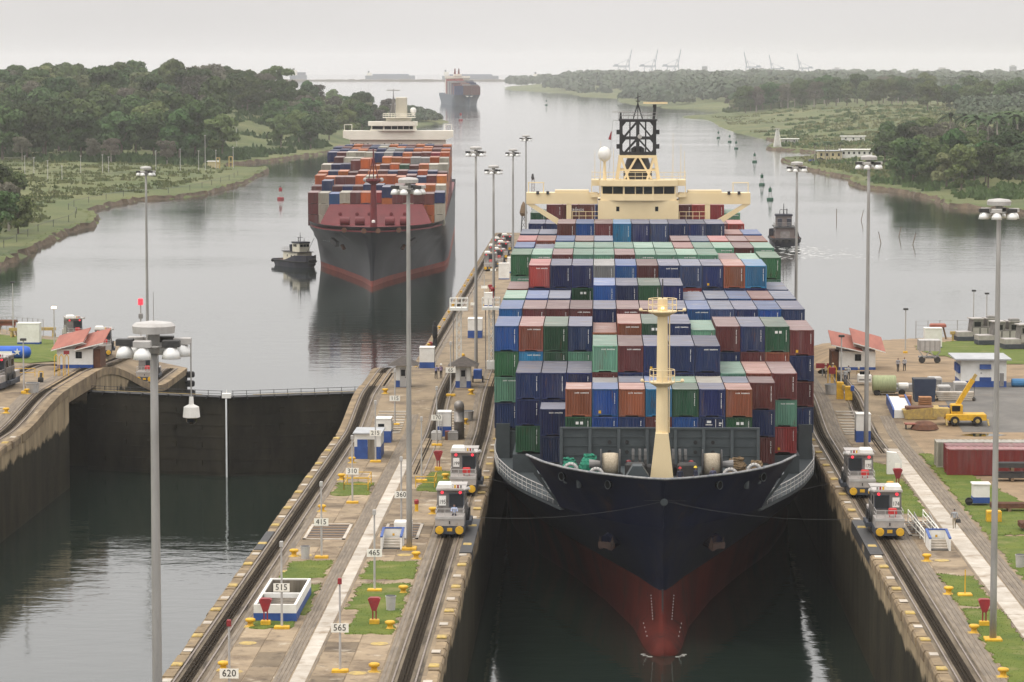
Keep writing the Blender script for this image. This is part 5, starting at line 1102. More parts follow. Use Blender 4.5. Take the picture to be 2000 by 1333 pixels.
# walkway gates beside the right stair pit
for k, x in enumerate((27.6, 28.9)):
    t = thing('gangway_rail', 'sloping pale %s handrail of the gangway behind the right stair pit' % ('left','right')[k], 'handrail', (x, 258, 0)); m = MB()
    for hh in (.5, 1.1, 1.5): m.tube((0,0,hh*.7),(-.5,9,hh),.045,.045,6)
    m.build('rail_bar', MT['sign'], t)
    for j in range(5): MB().tube((-.5*j/4,9*j/4,0),(-.5*j/4,9*j/4,1.1+.1*j),.045,.045,6).build('rail_post', MT['sign'], t)
    MB().prism_yz([(.3,.1),(8.7,.1),(8.7,1.4),(.3,.95)], -.03,.0).build('mesh_panel', MT['lightgrey'], t)
def cyl_bin(x, y, label, z=None, h=1.0, r=.38, mt='lightgrey'):
    t = thing('waste_bin', label, 'bin', (x, y, ground(y) if z is None else z)); MB().lathe((0,0,0), [(r*.85,0),(r,h),(r*1.08,h),(r*1.08,h+.08)], 14).build('bin_body', MT[mt], t); MB().lathe((0,0,h+.08), [(r*.95,0),(r*.95,.02)], 14).build('bin_opening', MT['dark'], t)
cyl_bin(-23.9, 247.9, 'grey waste bin beside the 415 post'); cyl_bin(-15.3, 224.2, 'grey waste bin on a pale slab near the 465 post', .06); cyl_bin(33.9, 245.2, 'grey waste bin at the right picture edge'); cyl_bin(-66.5, 357.6, 'wide pale drum on the left wall beside the thin post', None, 1.1, .8)
cyl_bin(27.3, 358.3, 'wide pale drum near the yellow consoles on the right wall', None, 1.1, .8); cyl_bin(-23.2, 335, 'wide pale drum beside the 115 post', None, 1.0, .75); cyl_bin(-14.7, 342, 'wide pale drum behind the grey vent duct', None, 1.0, .75)
MB().bx(-16.6,-14.6,222.8,225.4,.02,.07).build('bin_slab', MT['white_strip'], cw)
ys = thing('yellow_stand', 'small yellow post on a square foot on the right wall lawn', 'stand', (27.9, 231.7, .05)); MB().tbx(-.55,.55,-.4,.4,0,.2,.08).build('stand_foot', MT['yellow'], ys); MB().tube((0,0,.2),(0,0,2.0),.05,.04,6).build('stand_post', MT['yellow'], ys)
yh = thing('hydrant', 'red and yellow hydrant beside the 360 post', 'hydrant', (-16.4, 275, 0)); MB().lathe((0,0,0), [(.2,0),(.16,.1),(.16,.7)], 10).build('hydrant_base', MT['yellow'], yh); MB().lathe((0,0,.7), [(.2,0),(.22,.3),(.1,.42)], 10).build('hydrant_cap', MT['red'], yh)
# tall white mooring towers and cabinets beyond the ramp
for k, (x, y) in enumerate(((-17.6,386),(-13.6,388))):
    t = thing('signal_tower', ('white lattice tower with railed top left of the 65 post booth','white signal tower half hidden by the ship cargo')[k], 'tower', (x, y, ground(y))); hh = 7.6; m = MB()
    for xx in (-.28,.28):
        for yy in (-.28,.28): m.beam((xx,yy,0),(xx,yy,hh),.12)
    for j in range(8):
        z0 = j*hh/8; m.beam((-.28,-.28,z0),(.28,-.28,z0+hh/8),.07); m.beam((-.28,.28,z0+hh/8),(.28,.28,z0),.07); m.beam((.28,-.28,z0),(.28,.28,z0+hh/8),.07)
    m.build('tower_shaft', MT['white'], t); MB().tbx(-.55,.55,-.55,.55,0,1.1,.05).build('tower_base', MT['white'], t); p = MB(); p.bx(-1.15,1.15,-1.0,1.0,hh,hh+.35); p.build('tower_platform', MT['white'], t); m = MB()
    for xx in (-1.1,-.35,.35,1.1):
        for yy in (-.95,.95): m.tube((xx,yy,hh+.35),(xx,yy,hh+1.5),.05,.05,6)
    for zz in (.9,1.5):
        m.path([(-1.1,-.95,hh+zz),(1.1,-.95,hh+zz),(1.1,.95,hh+zz),(-1.1,.95,hh+zz),(-1.1,-.95,hh+zz)], .045, 6)
    m.build('tower_railing', MT['white'], t); MB().tube((-.7,-.2,0),(-.7,-.2,hh),.06,.06,6).build('tower_pipe', MT['grey'], t)
    if k: MB().tube((.3,0,hh+.35),(.3,0,hh+2.4),.06,.06,6).lathe((.2,-.2,hh+2.6), [(.25,-.25),(.3,.1),(.1,.3)], 8).build('signal_head', MT['red'], t)
booth('equipment_hut', 'white hut with blue base just beyond the crest, left of the white tower', 'hut', -22.0, 392, 1.9, 2.0, 2.6, 'white', False)
booth('equipment_hut', 'white hut with blue side on the far wall behind the first far mast', 'hut', -21.0, 520, 2.4, 3.5, 3.2, 'white', False, bl=.4)
booth('equipment_hut', 'small white cabinet on the far approach wall between yellow posts', 'cabinet', -21.0, 588, 1.9, 1.5, 2.6, 'white', False, bl=.12)
booth('equipment_hut', 'white cabinet beside the far locomotive queue, nearer one', 'cabinet', -20.5, 664, 2.3, 2.0, 3.4, 'white', False, bl=.06); booth('equipment_hut', 'white cabinet beside the far locomotive queue, farther one', 'cabinet', -19.2, 684, 2.3, 2.0, 3.4, 'white', False, bl=.1)
for k, (y, x) in enumerate(((548,-22.3),(590,-22),(640,-22))):
    t = thing('distance_post', 'far white post with a small board, %s beyond the ramp' % ORD[k+1], 'post', (x, y, -6)); MB().tube((0,0,0),(0,0,6),.09,.07,6).build('post_shaft', MT['lightgrey'], t); MB().bx(-.6,.6,-.12,-.06,3.4,3.9).build('number_board', MT['sign'], t); MB().tbx(-.5,.5,-.3,.3,0,.25,.05).build('post_base', MT['yellow'], t)
bs = thing('black_signal_post', 'dark slim signal standing at the left edge of the far wall', 'signal', (-27.0, 505, -6)); MB().lathe((0,0,0), [(.5,0),(.35,.6),(.3,1.2),(.45,1.8),(.42,3.2),(.28,3.5),(.28,4.1)], 10).build('signal_body', MT['black'], bs); MB().tbx(-1.0,-.4,-.3,.3,0,.7,.1).build('red_reel', MT['red'], bs)
for k, (x, y) in enumerate(((-21.8,430),(-20.8,470),(-21.6,440),(-22.0,528))):
    t = thing('yellow_post', 'short yellow guard post on the far wall, %s along' % ORD[k+1], 'post', (x, y, ground(y))); MB().tube((0,0,0),(0,0,1.9),.3,.3,10).build('post_body', MT['yellow'], t); MB().lathe((0,0,1.9), [(.3,0),(.15,.15)], 10).build('post_cap', MT['yellow'], t)
lt = thing('lattice_tower', 'small rusty lattice tower at the far end of the centre wall', 'tower', (-18.6, 760, -6)); m = MB()
for k in range(4):
    a = k*math.pi/2+.78; m.beam((1.3*math.cos(a),1.3*math.sin(a),0),(.5*math.cos(a),.5*math.sin(a),9),.16)
    for j in range(6):
        r0, r1 = 1.3-.8*j/6, 1.3-.8*(j+1)/6; b = a+math.pi/2; m.beam((r0*math.cos(a),r0*math.sin(a),j*1.5),(r1*math.cos(b),r1*math.sin(b),j*1.5+1.5),.09)
m.build('tower_frame', MT['dark'], lt); MB().lathe((0,0,9), [(.6,0),(1.0,.8),(.6,2.6),(.15,3.6)], 8).build('tower_top', MT['wood'], lt)
rl_ = thing('radio_mast', 'thin red and white lattice radio mast beyond the blue ship bridge wing', 'radio mast', (-17.2, 800, -6)); m = MB()
for k in range(3):
    a = k*2.094; m.tube((.5*math.cos(a),.5*math.sin(a),0),(.4*math.cos(a),.4*math.sin(a),17),.05,.05,5)
    for j in range(17):
        b = a+2.094; m.tube((.5*math.cos(a),.5*math.sin(a),j),(.5*math.cos(b),.5*math.sin(b),j+1),.03,.03,4)
m.build('mast_frame', MT['rust'], rl_); MB().lathe((0,0,16.5), [(.25,0),(.4,.6),(.2,1.6)], 8).build('mast_equipment', MT['dark'], rl_)
for k, y in enumerate((381.5,)):
    t = thing('trailer_cart', 'blue cart with black wheels beside the 65 post booth', 'cart', (-14.6, 370, 1.9)); MB().tbx(-.5,.5,-.4,1.0,.5,1.6,.05).build('cart_box', MT['blue'], t)
    for xx in (-.6,.6): MB().lathe((xx,.3,.4), [(.38,-.08),(.4,.0),(.38,.08)], 12, 'x').build('wheel', MT['black'], t)
    MB().beam((.5,.3,.45),(1.4,.1,.35),.08).build('draw_bar', MT['dark'], t)
# ---------------------------------------------------------------- control houses with red roofs
def control_house(x, y, z, label, mir):
    t = thing('control_house', label, 'house', (x, y, z)); s = mir
    MB().bx(-2.6,2.0,0,5,.35,2.35).build('wall', MT['white'], t); MB().bx(-2.62,2.02,-.02,5.02,-.2,.35).build('plinth', MT['blue'], t)
    MB().bx(2.0 if s > 0 else -3.5, 2.9 if s > 0 else -2.6, .3, 4.6, -.1, 2.3).build('side_porch', MT['rust'], t)
    pr = MB(); h0, h1 = 2.75, 3.6
    def roof(xa, xb, za, zb): m = MB(); m.add([(xa,-.7,za-.55),(xb,-.7,zb-.55),(xb,5.6,zb+.75),(xa,5.6,za+.75),(xa,-.7,za-.41),(xb,-.7,zb-.41),(xb,5.6,zb+.89),(xa,5.6,za+.89)], [(0,3,2,1),(4,5,6,7),(0,1,5,4),(1,2,6,5),(2,3,7,6),(3,0,4,7)]); r_ = m.build('roof', MT['roof_red'], t); MB().beam((xa,-.73,za-.5),(xb,-.73,zb-.5),.12).build('fascia', MT['white'], r_)
    if s > 0: roof(-3.2, .9, 2.7, 3.75); roof(-.2, 3.5, 2.75, 3.7); MB().prism_xz([(-2.6,2.3),(2.0,2.3),(2.0,2.9),(.6,3.0),(.6,3.5),(-.2,3.2)], .6, 4.99).build('gable', MT['white'], t)
    else: roof(-3.6, .3, 3.7, 2.85); roof(-.9, 3.2, 4.0, 2.8); MB().prism_xz([(-2.6,2.3),(2.0,2.3),(2.0,2.85),(-.7,3.7),(-.7,2.9),(-2.6,3.3)], .6, 4.99).build('gable', MT['white'], t)
    w_ = MB().bx(.2*s-.4,.2*s+.4,-.03,.01,1.15,2.0).build('window', MT['glass'], t); MB().bx(.2*s-.02,.2*s+.02,-.05,-.03,1.15,2.0).build('window_bar', MT['dark'], w_)
    return t
CHS = []
control_house(-65.3-1.0, 387.5, 1.9, 'white house with red sloping roofs and blue base on the left wall', 1)
control_house(33.0, 387.5, 1.85, 'white house with red sloping roofs behind the ramp on the right wall', -1)
# ---------------------------------------------------------------- left wall bits
wb2 = booth('white_cabinet', 'white cabinet with blue foot standing on the left lawn', 'cabinet', -87.6, 468, 3.4, 2.0, 3.2, 'white', False, zz=gl(-87.6,468), bl=.1)
bn = thing('banner', 'long blue printed banner lying along the left picture edge', 'banner', (-79.5, 409, gl(-79.5,409))); MB().lathe((0,0,.9), [(.75,-4.5),(.85,-3.8),(.85,2.6),(.7,3.1),(.2,3.3)], 12, 'x').build('banner_roll', M('banner_blue', (.02,.12,.55), (.015,.08,.4), .8, .45, coords='obj'), bn, True)
MB().prism_xz([(1.6+ (.5 if i%2==0 else .2)*math.sin(i*math.pi/5), 1.0+(.5 if i%2==0 else .2)*math.cos(i*math.pi/5)) for i in range(10)][::-1], -.89, -.85).build('banner_star', MT['white'], bn); MB().bx(-3.6,.9,-.88,-.86,.75,1.1).build('banner_stripe', MT['sign'], bn)
for k, (x, y) in enumerate(((-95.6,503),(-92,507))):
    t = thing('buffer_stop', 'yellow timber buffer stop on the left lawn, %s one' % ('farther left','nearer the lamp post')[k], 'buffer stop', (x, y, gl(x,y)))
    MB().bx(-1.7,1.7,-.3,.3,1.1,1.6).build('buffer_beam', MT['yellow_dull'], t)
    for xx in (-1.3,1.3): MB().beam((xx,-.2,0),(xx,0,1.2),.3).beam((xx,1.6,0),(xx,.1,1.4),.3).build('buffer_leg', MT['yellow_dull'], t)
sg = thing('roofed_sign', 'small roofed signboard on two posts at the left picture edge', 'sign', (-99.5, 513, gl(-99.5,513)))
for xx in (-1.6,1.6): MB().tube((xx,0,0),(xx*.6,0,2.3),.14,.14,8).build('sign_post', MT['wood'], sg)
MB().bx(-1.4,1.4,-.15,.15,1.7,2.3).build('sign_board', MT['roof_red'], sg); MB().tbx(-1.7,1.7,-.5,.5,2.3,2.7,.2).build('sign_roof', MT['rust'], sg)
def lamp_post(x, y, z, h, label, lit=False):
    t = thing('lamp_post', label, 'lamp post', (x, y, z), group='small lamp posts'); MB().tube((0,0,0),(0,0,h),.11,.07,8).build('post_shaft', MT['lightgrey'], t); MB().tbx(-.35,.35,-.2,.2,h,h+.28,.06).build('lamp_head', MT['dark'] if not lit else LITM, t); MB().tbx(-.3,.3,-.3,.3,0,.3,.05).build('post_foot', MT['yellow'], t)
LITM = M('lit_lamp', (.95,.75,.45), None, 1, .4, emit=((1,.7,.35), 5))
lamp_post(-80.0, 448, gl(-80,448), 6.0, 'small lamp post with its lamp lit above the red roofed house', True); lamp_post(-97, 505, gl(-97,505), 9.0, 'thin lamp post by the left roofed signboard'); lamp_post(-69.0, 410, gl(-69,410), 4.6, 'short lamp post just behind the left red roofed house')
lamp_post(44.0, 440, gr(44,440), 6.2, 'lamp post on the right lawn edge behind the red roofed house'); lamp_post(61.0, 500, gr(61,500), 8.0, 'lamp post in front of the right wire fence'); lamp_post(63.5, 503, gr(63.5,503), 7.5, 'thin pole beside the old dark locomotives'); lamp_post(-67.3, 356.4, 1.9, 6.2, 'thin pale post on the left wall beside the wide drum'); lamp_post(29.0, 366, 1.9, 6.0, 'thin post in front of the right red roofed house')
rs_ = thing('signal_light', 'red signal lamp on a post beyond the left mast lamps', 'signal', (-70.5, 470, gl(-70.5,470))); MB().tube((0,0,0),(0,0,8.5),.12,.1,8).build('post_shaft', MT['lightgrey'], rs_); MB().tbx(-.35,.35,-.3,.3,8.5,9.5,.1).build('red_head', MT['red_lamp'], rs_); MB().tbx(-.3,.3,-.3,.3,6.4,7.2,.1).build('lower_head', MT['grey'], rs_)
hc = thing('hand_cart', 'small yellow hand truck standing on the left wall', 'hand cart', (-67.6, 369, 1.9)); MB().path([(-.25,0,.2),(-.25,.2,1.3),(.25,.2,1.3),(.25,0,.2),(-.25,0,.2)], .05, 6).build('cart_frame', MT['yellow'], hc); MB().lathe((0,-.05,.3), [(.28,-.3),(.3,-.25),(.3,.25),(.28,.3)], 12, 'x').build('cart_wheel', MT['black'], hc); MB().tube((0,.1,.35),(0,.25,1.1),.16,.16,8).build('gas_bottle', MT['dark'], hc)
for k, z in enumerate((-6.9,-8.3,-9.7)):
    t = thing('tyre_fender', 'big black tyre fender on the left wall tip, %s from top' % ORD[k+1], 'tyre', (EL+.35, 466, z)); MB().lathe((0,0,0), [(.35,-.4),(.85,-.42),(.95,-.2),(.95,.2),(.85,.42),(.35,.4)], 16, 'z').build('tyre_body', MT['black'], t); MB().lathe((0,0,0), [(.36,-.3),(.36,.3)], 12).build('tyre_core', MT['dark'], t)
# ---------------------------------------------------------------- right yard
booth('equipment_hut', 'tall blue and white hut at the foot of the right ramp beside the mast', 'hut', 28.35, 327.2, 1.55, 1.9, 3.0, 'white', False, bl=.42)
for k, (x, y, c, lab) in enumerate(((34.3,299.5,'X','dark red container lying across the right yard, nearest'),(34.5,302.3,'X','dark red container behind the nearest one in the right yard'),(33.9,305.2,'W','white container at the back of the right yard group'))):
    o = container(x, y, .05, c, lab, 40, 'v', 'containers stored in the right yard'); o.rotation_euler = (0,0,-math.pi/2); o.location = (x, y+2.44, .05); o.rotation_euler = (0,0,-math.pi/2)
for k, (x, y, z, n) in enumerate(((38.5,296.6,0,5),(38.5,296.6,1.0,4),(35.5,276,0,4),(36.5,264,0,6))):
    t = thing('rail_stack', ('lower','upper','small far','nearest')[k] + ' stack of dark steel rails in the right yard', 'rails', (x, y, z+.05)); 
    for j in range(n): MB().bx(0,9,j*.35,j*.35+.2,.3,.75).build('rail_bar', MT['dark'] if k < 2 else MT['rust'], t)
    for xx in (1.5,5.5): MB().bx(xx,xx+.3,-.1,n*.35,0,.3).build('bearer', MT['wood'], t)
ct = thing('ticket_cart', 'white and blue booth on a cart in the right yard', 'cart', (34.6, 279.6, .1)); MB().bx(-.3,1.2,0,1.4,.5,1.9).build('cart_wall', MT['white'], ct); MB().bx(-.32,1.22,-.02,1.42,.2,.75).build('cart_base', MT['blue'], ct); MB().tbx(-.4,1.3,-.1,1.5,1.9,2.02,.04).build('cart_roof', MT['white'], ct); MB().lathe((-.65,.3,.35), [(.1,-.1),(.35,-.1),(.35,.1),(.1,.1)], 14, 'y').build('cart_wheel', MT['black'], ct); MB().bx(-.9,-.3,.1,.9,.3,.5).build('cart_seat', MT['dark'], ct)
yb = thing('yellow_chest', 'plain yellow chest on the right yard grass', 'chest', (34.9, 270, .1)); MB().tbx(-.6,.7,-.4,.4,0,.95,.05).build('chest_body', MT['yellow'], yb); MB().bx(-.5,.6,-.42,-.4,.7,.75).build('chest_lid', MT['yellow_dull'], yb)
wd_ = thing('white_cabinet', 'white slanted cabinet on the lawn behind locomotive 175', 'cabinet', (29.0, 301, .1)); MB().prism_xz([(-.55,0),(.9,0),(.9,1.3),(.4,2.1),(-.55,2.2)], 0, .9).build('cabinet_body', MT['white'], wd_); MB().bx(.2,.7,-.03,0,.2,1.1).build('cabinet_door', MT['sign'], wd_)
ck = thing('mobile_crane', 'yellow mobile crane with raised boom on the right yard', 'crane', (39.4, 340.5, .45)); 
MB().tbx(-.9,3.6,-1.1,1.1,.55,1.25,.08).build('chassis', MT['yellow'], ck)
for xx in (.1,2.6):
    for yy in (-1.05,1.05): w_ = MB().lathe((xx,yy,.52), [(.2,-.18),(.5,-.18),(.52,0),(.5,.18),(.2,.18)], 16, 'y').build('wheel', MT['black'], ck); MB().lathe((xx,yy-.2*(1 if yy < 0 else -1)*-1*-1,.52), [(.05,-.05),(.24,-.03),(.24,.03)], 12, 'y').build('rim', MT['yellow_dull'], w_)
MB().tbx(-.3,1.0,-.8,.6,1.25,2.3,.1).build('crane_cab', MT['yellow'], ck); MB().bx(-.2,.7,-.83,-.8,1.55,2.15).build('cab_window', MT['glass'], ck); MB().tbx(-2.2,-.4,-.7,.7,.9,1.9,.1).build('counterweight', MT['yellow_dull'], ck)
MB().beam((.3,0,1.9),(2.15,0,5.0),.6,.5).build('boom', MT['yellow'], ck); MB().beam((1.0,0,3.1),(2.5,0,5.6),.36,.32).build('boom_tip', MT['yellow_dull'], ck); MB().tube((2.4,0,5.4),(2.3,0,3.0),.03,.03,5).lathe((2.3,0,2.8), [(.05,.3),(.2,.1),(.15,-.2)], 8).build('hook_block', MT['dark'], ck)
for xx in (-.9,3.7): MB().beam((xx,-1.1,.7),(xx+.1,-1.5,.02),.16).build('outrigger', MT['yellow_dull'], ck)
yr = thing('yellow_skip', 'low rusty yellow skip frame left of the mobile crane', 'skip', (36.3, 343, .7)); MB().prism_xz([(-1.9,0),(1.6,0),(1.9,1.4),(-2.2,1.0)], 0, 2.2).build('skip_body', MT['yellow_dull'], yr); MB().bx(-1.8,1.6,.2,2.0,1.0,1.35).build('skip_load', MT['rust'], yr)
rp = thing('scrap_pile', 'low pile of rusty scrap under a tarp in front of the crane', 'scrap', (36.0, 338, .25)); MB().lathe((0,0,0), [(1.6,0),(1.3,.5),(.8,.8),(.2,.9)], 9).build('scrap_heap', MT['rust'], rp); MB().bx(-2.2,.2,-.6,.5,.5,.62).build('scrap_sheet', MT['roof_red'], rp); MB().bx(-2.1,-2.0,-.5,.4,0,.5).build('sheet_leg', MT['dark'], rp)
bb = thing('skip_bin', 'dark blue tall waste bin in the right yard clutter', 'bin', (37.6, 353, 1.6)); MB().prism_xz([(-1.15,0),(1.15,0),(1.3,2.6),(-1.3,2.6)], 0, 2.2).build('bin_body', M('bin_navy', (.03,.045,.08), (.02,.03,.06), 1, .6, coords='obj'), bb); MB().bx(-1.2,1.2,.1,2.1,2.5,2.62).build('bin_rim', MT['dark'], bb)
for k, (x, y, wd, h, c, lab) in enumerate(((40.3,357,1.5,1.2,'lightgrey','grey metal box right of the navy bin'),(42.3,358,1.5,1.5,'lightgrey','taller grey metal box beside the workshop'),(40.0,364,1.6,1.4,'lightgrey','grey bin with lid behind the metal boxes'),(36.0,361,2.4,.9,'grey','low dark bench behind the navy bin'),(35.2,351,1.4,1.1,'wood','stack of orange brown pallets left of the navy bin'),(37.3,349.3,1.4,1.3,'wood','taller stack of orange brown pallets below the navy bin'))):
    t = thing('yard_box', lab, 'box', (x, y, ground(y)))
    if c == 'wood':
        for j in range(6): MB().bx(-wd/2,wd/2,0,1.4,j*h/6,j*h/6+h/9).build('pallet_board', PALM if 'PALM' in globals() else MT['wood'], t)
    else: MB().tbx(-wd/2,wd/2,0,1.6,0,h,.1).build('box_body', MT[c], t); MB().bx(-wd/2+.1,wd/2-.1,-.03,0,h*.15,h*.8).build('box_panel', MT['grey'], t)
wp = thing('timber_stack', 'long pile of pale planks below the navy bin', 'planks', (41.2, 353.5, 1.7))
for j in range(4): MB().bx(-2.0-.1*j,2.2,0+.1*j,1.6,j*.24,j*.24+.2).build('plank', MT['white_strip'], wp)
bp_ = thing('blue_trough', 'long blue trough running below the planks', 'trough', (38.5, 347.5, 1.2)); MB().bx(-2.6,2.8,0,.8,0,.5).build('trough_body', MT['blue'], bp_); MB().bx(-2.5,2.7,.1,.7,.5,.52).build('trough_water', MT['dark'], bp_)
tt = thing('tarp_truck', 'truck under a pale green tarp on the right ramp edge', 'truck', (33.4, 356.5, 1.8)); MB().lathe((0,1.6,1.3), [(.95,-1.35),(1.05,-1.2),(1.05,1.2),(.95,1.35)], 12, 'x').build('tarp', M('green_tarp', (.33,.36,.2), (.25,.28,.15), 1.5, .8, coords='obj', stretch=(6,1,1)), tt, True); MB().bx(-1.3,2.6,.9,2.6,.5,.8).build('truck_bed', MT['grey'], tt)
for xx in (-.9,2.0): MB().lathe((xx,.9,.4), [(.38,-.12),(.4,.12)], 12, 'y').build('wheel', MT['black'], tt)
MB().lathe((2.2,1.6,1.1), [(.35,-.6),(.4,-.5),(.4,.5),(.35,.6)], 10, 'x').build('tank', MT['white'], tt)
wc = thing('golf_cart', 'small white utility cart behind the tarp truck', 'cart', (32.0, 368, 1.9)); MB().tbx(-.8,.8,0,1.6,.4,1.3,.1).build('cart_body', MT['white'], wc); MB().bx(-.7,.7,-.03,0,.6,.8).build('cart_bumper', MT['grey'], wc); MB().bx(-.6,.6,.2,.5,1.3,1.7).build('cart_screen', MT['glass'], wc)
sr = thing('stair_entrance', 'long white sloping stair cover with blue rim below the tarp truck', 'stair entrance', (34.2, 343.8, .75)); MB().prism_yz([(0,0),(1.0,0),(1.0,.9),(0,.9)], -1.0, 1.0).build('front_wall', MT['white'], sr); MB().prism_yz([(1.0,.0),(8.0,0),(8.0,1.6),(1.0,.95)], -1.0, .9).build('cover_slab', MT['white'], sr)
for xx in (-1.15,.9): MB().prism_yz([(.0,0),(8.0,.0),(8.0,1.85),(.6,1.15),(0,.95)], xx, xx+.18).build('side_rim', MT['blue'], sr)
ws = thing('workshop', 'white workshop with grey flat roof, blue base and blue awning', 'building', (46.0, 366.4, 1.9)); MB().bx(-2.7,2.7,0,6,.75,3.3).build('wall', MT['white'], ws); MB().bx(-2.72,2.72,-.02,6.02,-.1,.75).build('plinth', MT['blue'], ws); MB().tbx(-3.5,3.2,-.8,6.8,3.3,3.5,.04).build('roof', MT['roof_grey'], ws)
MB().prism_yz([(-.35,2.2),(0,2.2),(0,2.75),(-.1,2.75)], -.5,.85).build('awning', MT['blue'], ws); MB().bx(-.5,.9,-.06,-.02,.7,1.2).build('lower_panel', MT['blue'], ws); MB().bx(1.9,2.4,-.05,-.01,.1,1.7).build('door', MT['grey'], ws); MB().bx(-.4,-.2,-.04,-.01,1.6,1.8).build('vent', MT['lightgrey'], ws)
for k in range(3): MB().prism_yz([(.6+k*1.7,1.6),(1.7+k*1.7,1.6),(1.7+k*1.7,2.6),(.6+k*1.7,2.4)], -2.95,-2.71).build('shutter', MT['blue'], ws)
bt = thing('plastic_bins', 'pair of bright blue drums right of the workshop', 'drums', (50.3, 367, 1.9)); MB().lathe((0,0,.5), [(.45,-.9),(.5,-.8),(.5,.8),(.45,.9)], 12, 'x').build('drum', M('drum_blue', (.05,.2,.4), (.04,.15,.3), 1, .5), bt); MB().lathe((1.9,0,.5), [(.45,-.9),(.5,-.8),(.5,.8),(.45,.9)], 12, 'x').build('drum', MT['blue'], bt)
rg_ = thing('rail_crane_cart', 'silver rail cart of open steel frames on the right lawn edge', 'rail cart', (43.4, 402, gr(43.4,402))); MB().bx(-1.4,1.4,0,2.5,1.6,3.0).build('cart_box', MT['lightgrey'], rg_)
for xx in (-1.3,-.65,0,.65,1.3): MB().bx(xx-.06,xx+.06,-.06,0,1.6,3.0).build('box_rib', MT['galv'], rg_)
for a, b in (((-1.4,0,1.6),(-.7,0,.7)),((.0,0,1.6),(-.7,0,.7)),((0,0,1.6),(.7,0,.7)),((1.4,0,1.6),(.7,0,.7))): MB().beam(a,b,.14).build('truss', MT['galv'], rg_)
for xx in (-1.0,1.0): MB().lathe((xx,.1,.45), [(.4,-.1),(.45,0),(.4,.1)], 12, 'y').build('wheel', MT['dark'], rg_)
MB().bx(-1.3,1.3,.2,2.2,.6,.8).build('cart_frame', MT['grey'], rg_)
booth('white_cabinet', 'white cabinet with yellow lid on the right lawn behind the silver cart', 'cabinet', 50.5, 463, 2.6, 1.8, 2.9, 'white', False, zz=gr(50.5,463), bl=.05)
sg2 = thing('roofed_sign', 'small red roofed signboard by the right wire fence', 'sign', (56.0, 507, gr(56,507)))
for xx in (-1.4,1.4): MB().tube((xx,0,0),(xx*.6,0,2.2),.15,.15,8).build('sign_post', MT['wood'], sg2)
MB().tbx(-1.35,1.35,-.5,.5,2.0,2.6,.2).build('sign_roof', MT['roof_red'], sg2)
t = thing('buffer_stop', 'yellow timber buffer stop by the right wire fence', 'buffer stop', (58.5, 496, gr(58.5,496))); MB().bx(-1.7,1.7,-.3,.3,1.1,1.6).build('buffer_beam', MT['yellow_dull'], t)
for xx in (-1.3,1.3): MB().beam((xx,-.2,0),(xx,0,1.2),.3).build('buffer_leg', MT['yellow_dull'], t)
def fence(pts, zf, label, h=3.0):
    t = thing('wire_fence', label, 'fence', (pts[0][0], pts[0][1], 0)); x0, y0 = pts[0]; m = MB(); allp = []
    for a, b in zip(pts[:-1], pts[1:]):
        n = max(1, int(math.hypot(b[0]-a[0], b[1]-a[1])/2.6))
        for k in range(n): allp.append((a[0]+(b[0]-a[0])*k/n, a[1]+(b[1]-a[1])*k/n))
    allp.append(pts[-1])
    for p in allp: MB().tube((p[0]-x0,p[1]-y0,zf(*p)),(p[0]-x0,p[1]-y0,zf(*p)+h),.06,.06,6).build('fence_post', MT['galv'], t)
    for a, b in zip(allp[:-1], allp[1:]):
        for hh in (.1,.8,1.5,2.2,h-.05): m.tube((a[0]-x0,a[1]-y0,zf(*a)+hh),(b[0]-x0,b[1]-y0,zf(*b)+hh),.022,.022,4)
    m.build('fence_wire', MT['galv'], t); 
fence([(52.5,508),(57,513),(66,515),(66,500)], gr, 'wire fence around the end of the right lawn')
fence([(-103,526),(-95,512),(-92,505)], gl, 'wire fence around the end of the left lawn')
for k, (x, y) in enumerate(((28.0,354.5),(28.9,353.5))):
    t = thing('control_console', 'yellow control console at the head of the right ramp, %s one' % ('left','right')[k], 'console', (x, y, 1.7)); MB().tbx(-.4,.4,0,.7,0,2.0-.4*k,.06).build('console_body', MT['yellow'], t); MB().tbx(.2,.6,-.3,.2,1.1,1.7,.05).build('console_box', MT['blue'] if k else MT['yellow_dull'], t)
rs2 = thing('red_sign', 'red board on a short post near the right ramp head', 'sign', (27.7, 379, 1.9)); MB().bx(-.8,.8,-.05,.05,1.0,1.6).build('sign_board', MT['red'], rs2); MB().tube((0,0,0),(0,0,1.0),.08,.08,6).build('sign_post', MT['grey'], rs2)
gg = thing('pipe_gate', 'yellow hoop frame with red box near the right ramp head', 'frame', (28.3, 371, 1.9))
for xx in (-.3,.3): MB().path([(xx-.2,0,0),(xx-.2,0,1.8),(xx,0,2.1),(xx+.2,0,1.8),(xx+.2,0,0)], .06, 6).build('frame_hoop', MT['yellow'], gg)
MB().tbx(-.4,.4,-.1,.3,1.1,1.9,.05).build('red_box', MT['red'], gg)
pd = MB(); pd.add([(x,y,ground(y)+.018) for x,y in ((39.5,334),(41,332.8),(43.5,333.4),(44.6,334.2),(43,335),(41,335.2))], [(0,1,2,3,4,5)]); tag(pd.build('puddle', MT['water']), 'shallow puddle on the yard in front of the crane', 'puddle')
# floating caisson gangplank beside locomotives: dark plates along the chamber edge
for par, x0, x1, y0, y1 in ((cw, EC1-.75, EC1+.28, 251, 270), (rw, ER-.28, ER+.8, 251, 270), (cw, EC0-.1, EC0+.6, 252, 262)):
    MB().bx(x0, x1, y0, y1, -.9, .13).build('chafing_rail', MT['dark'], par)
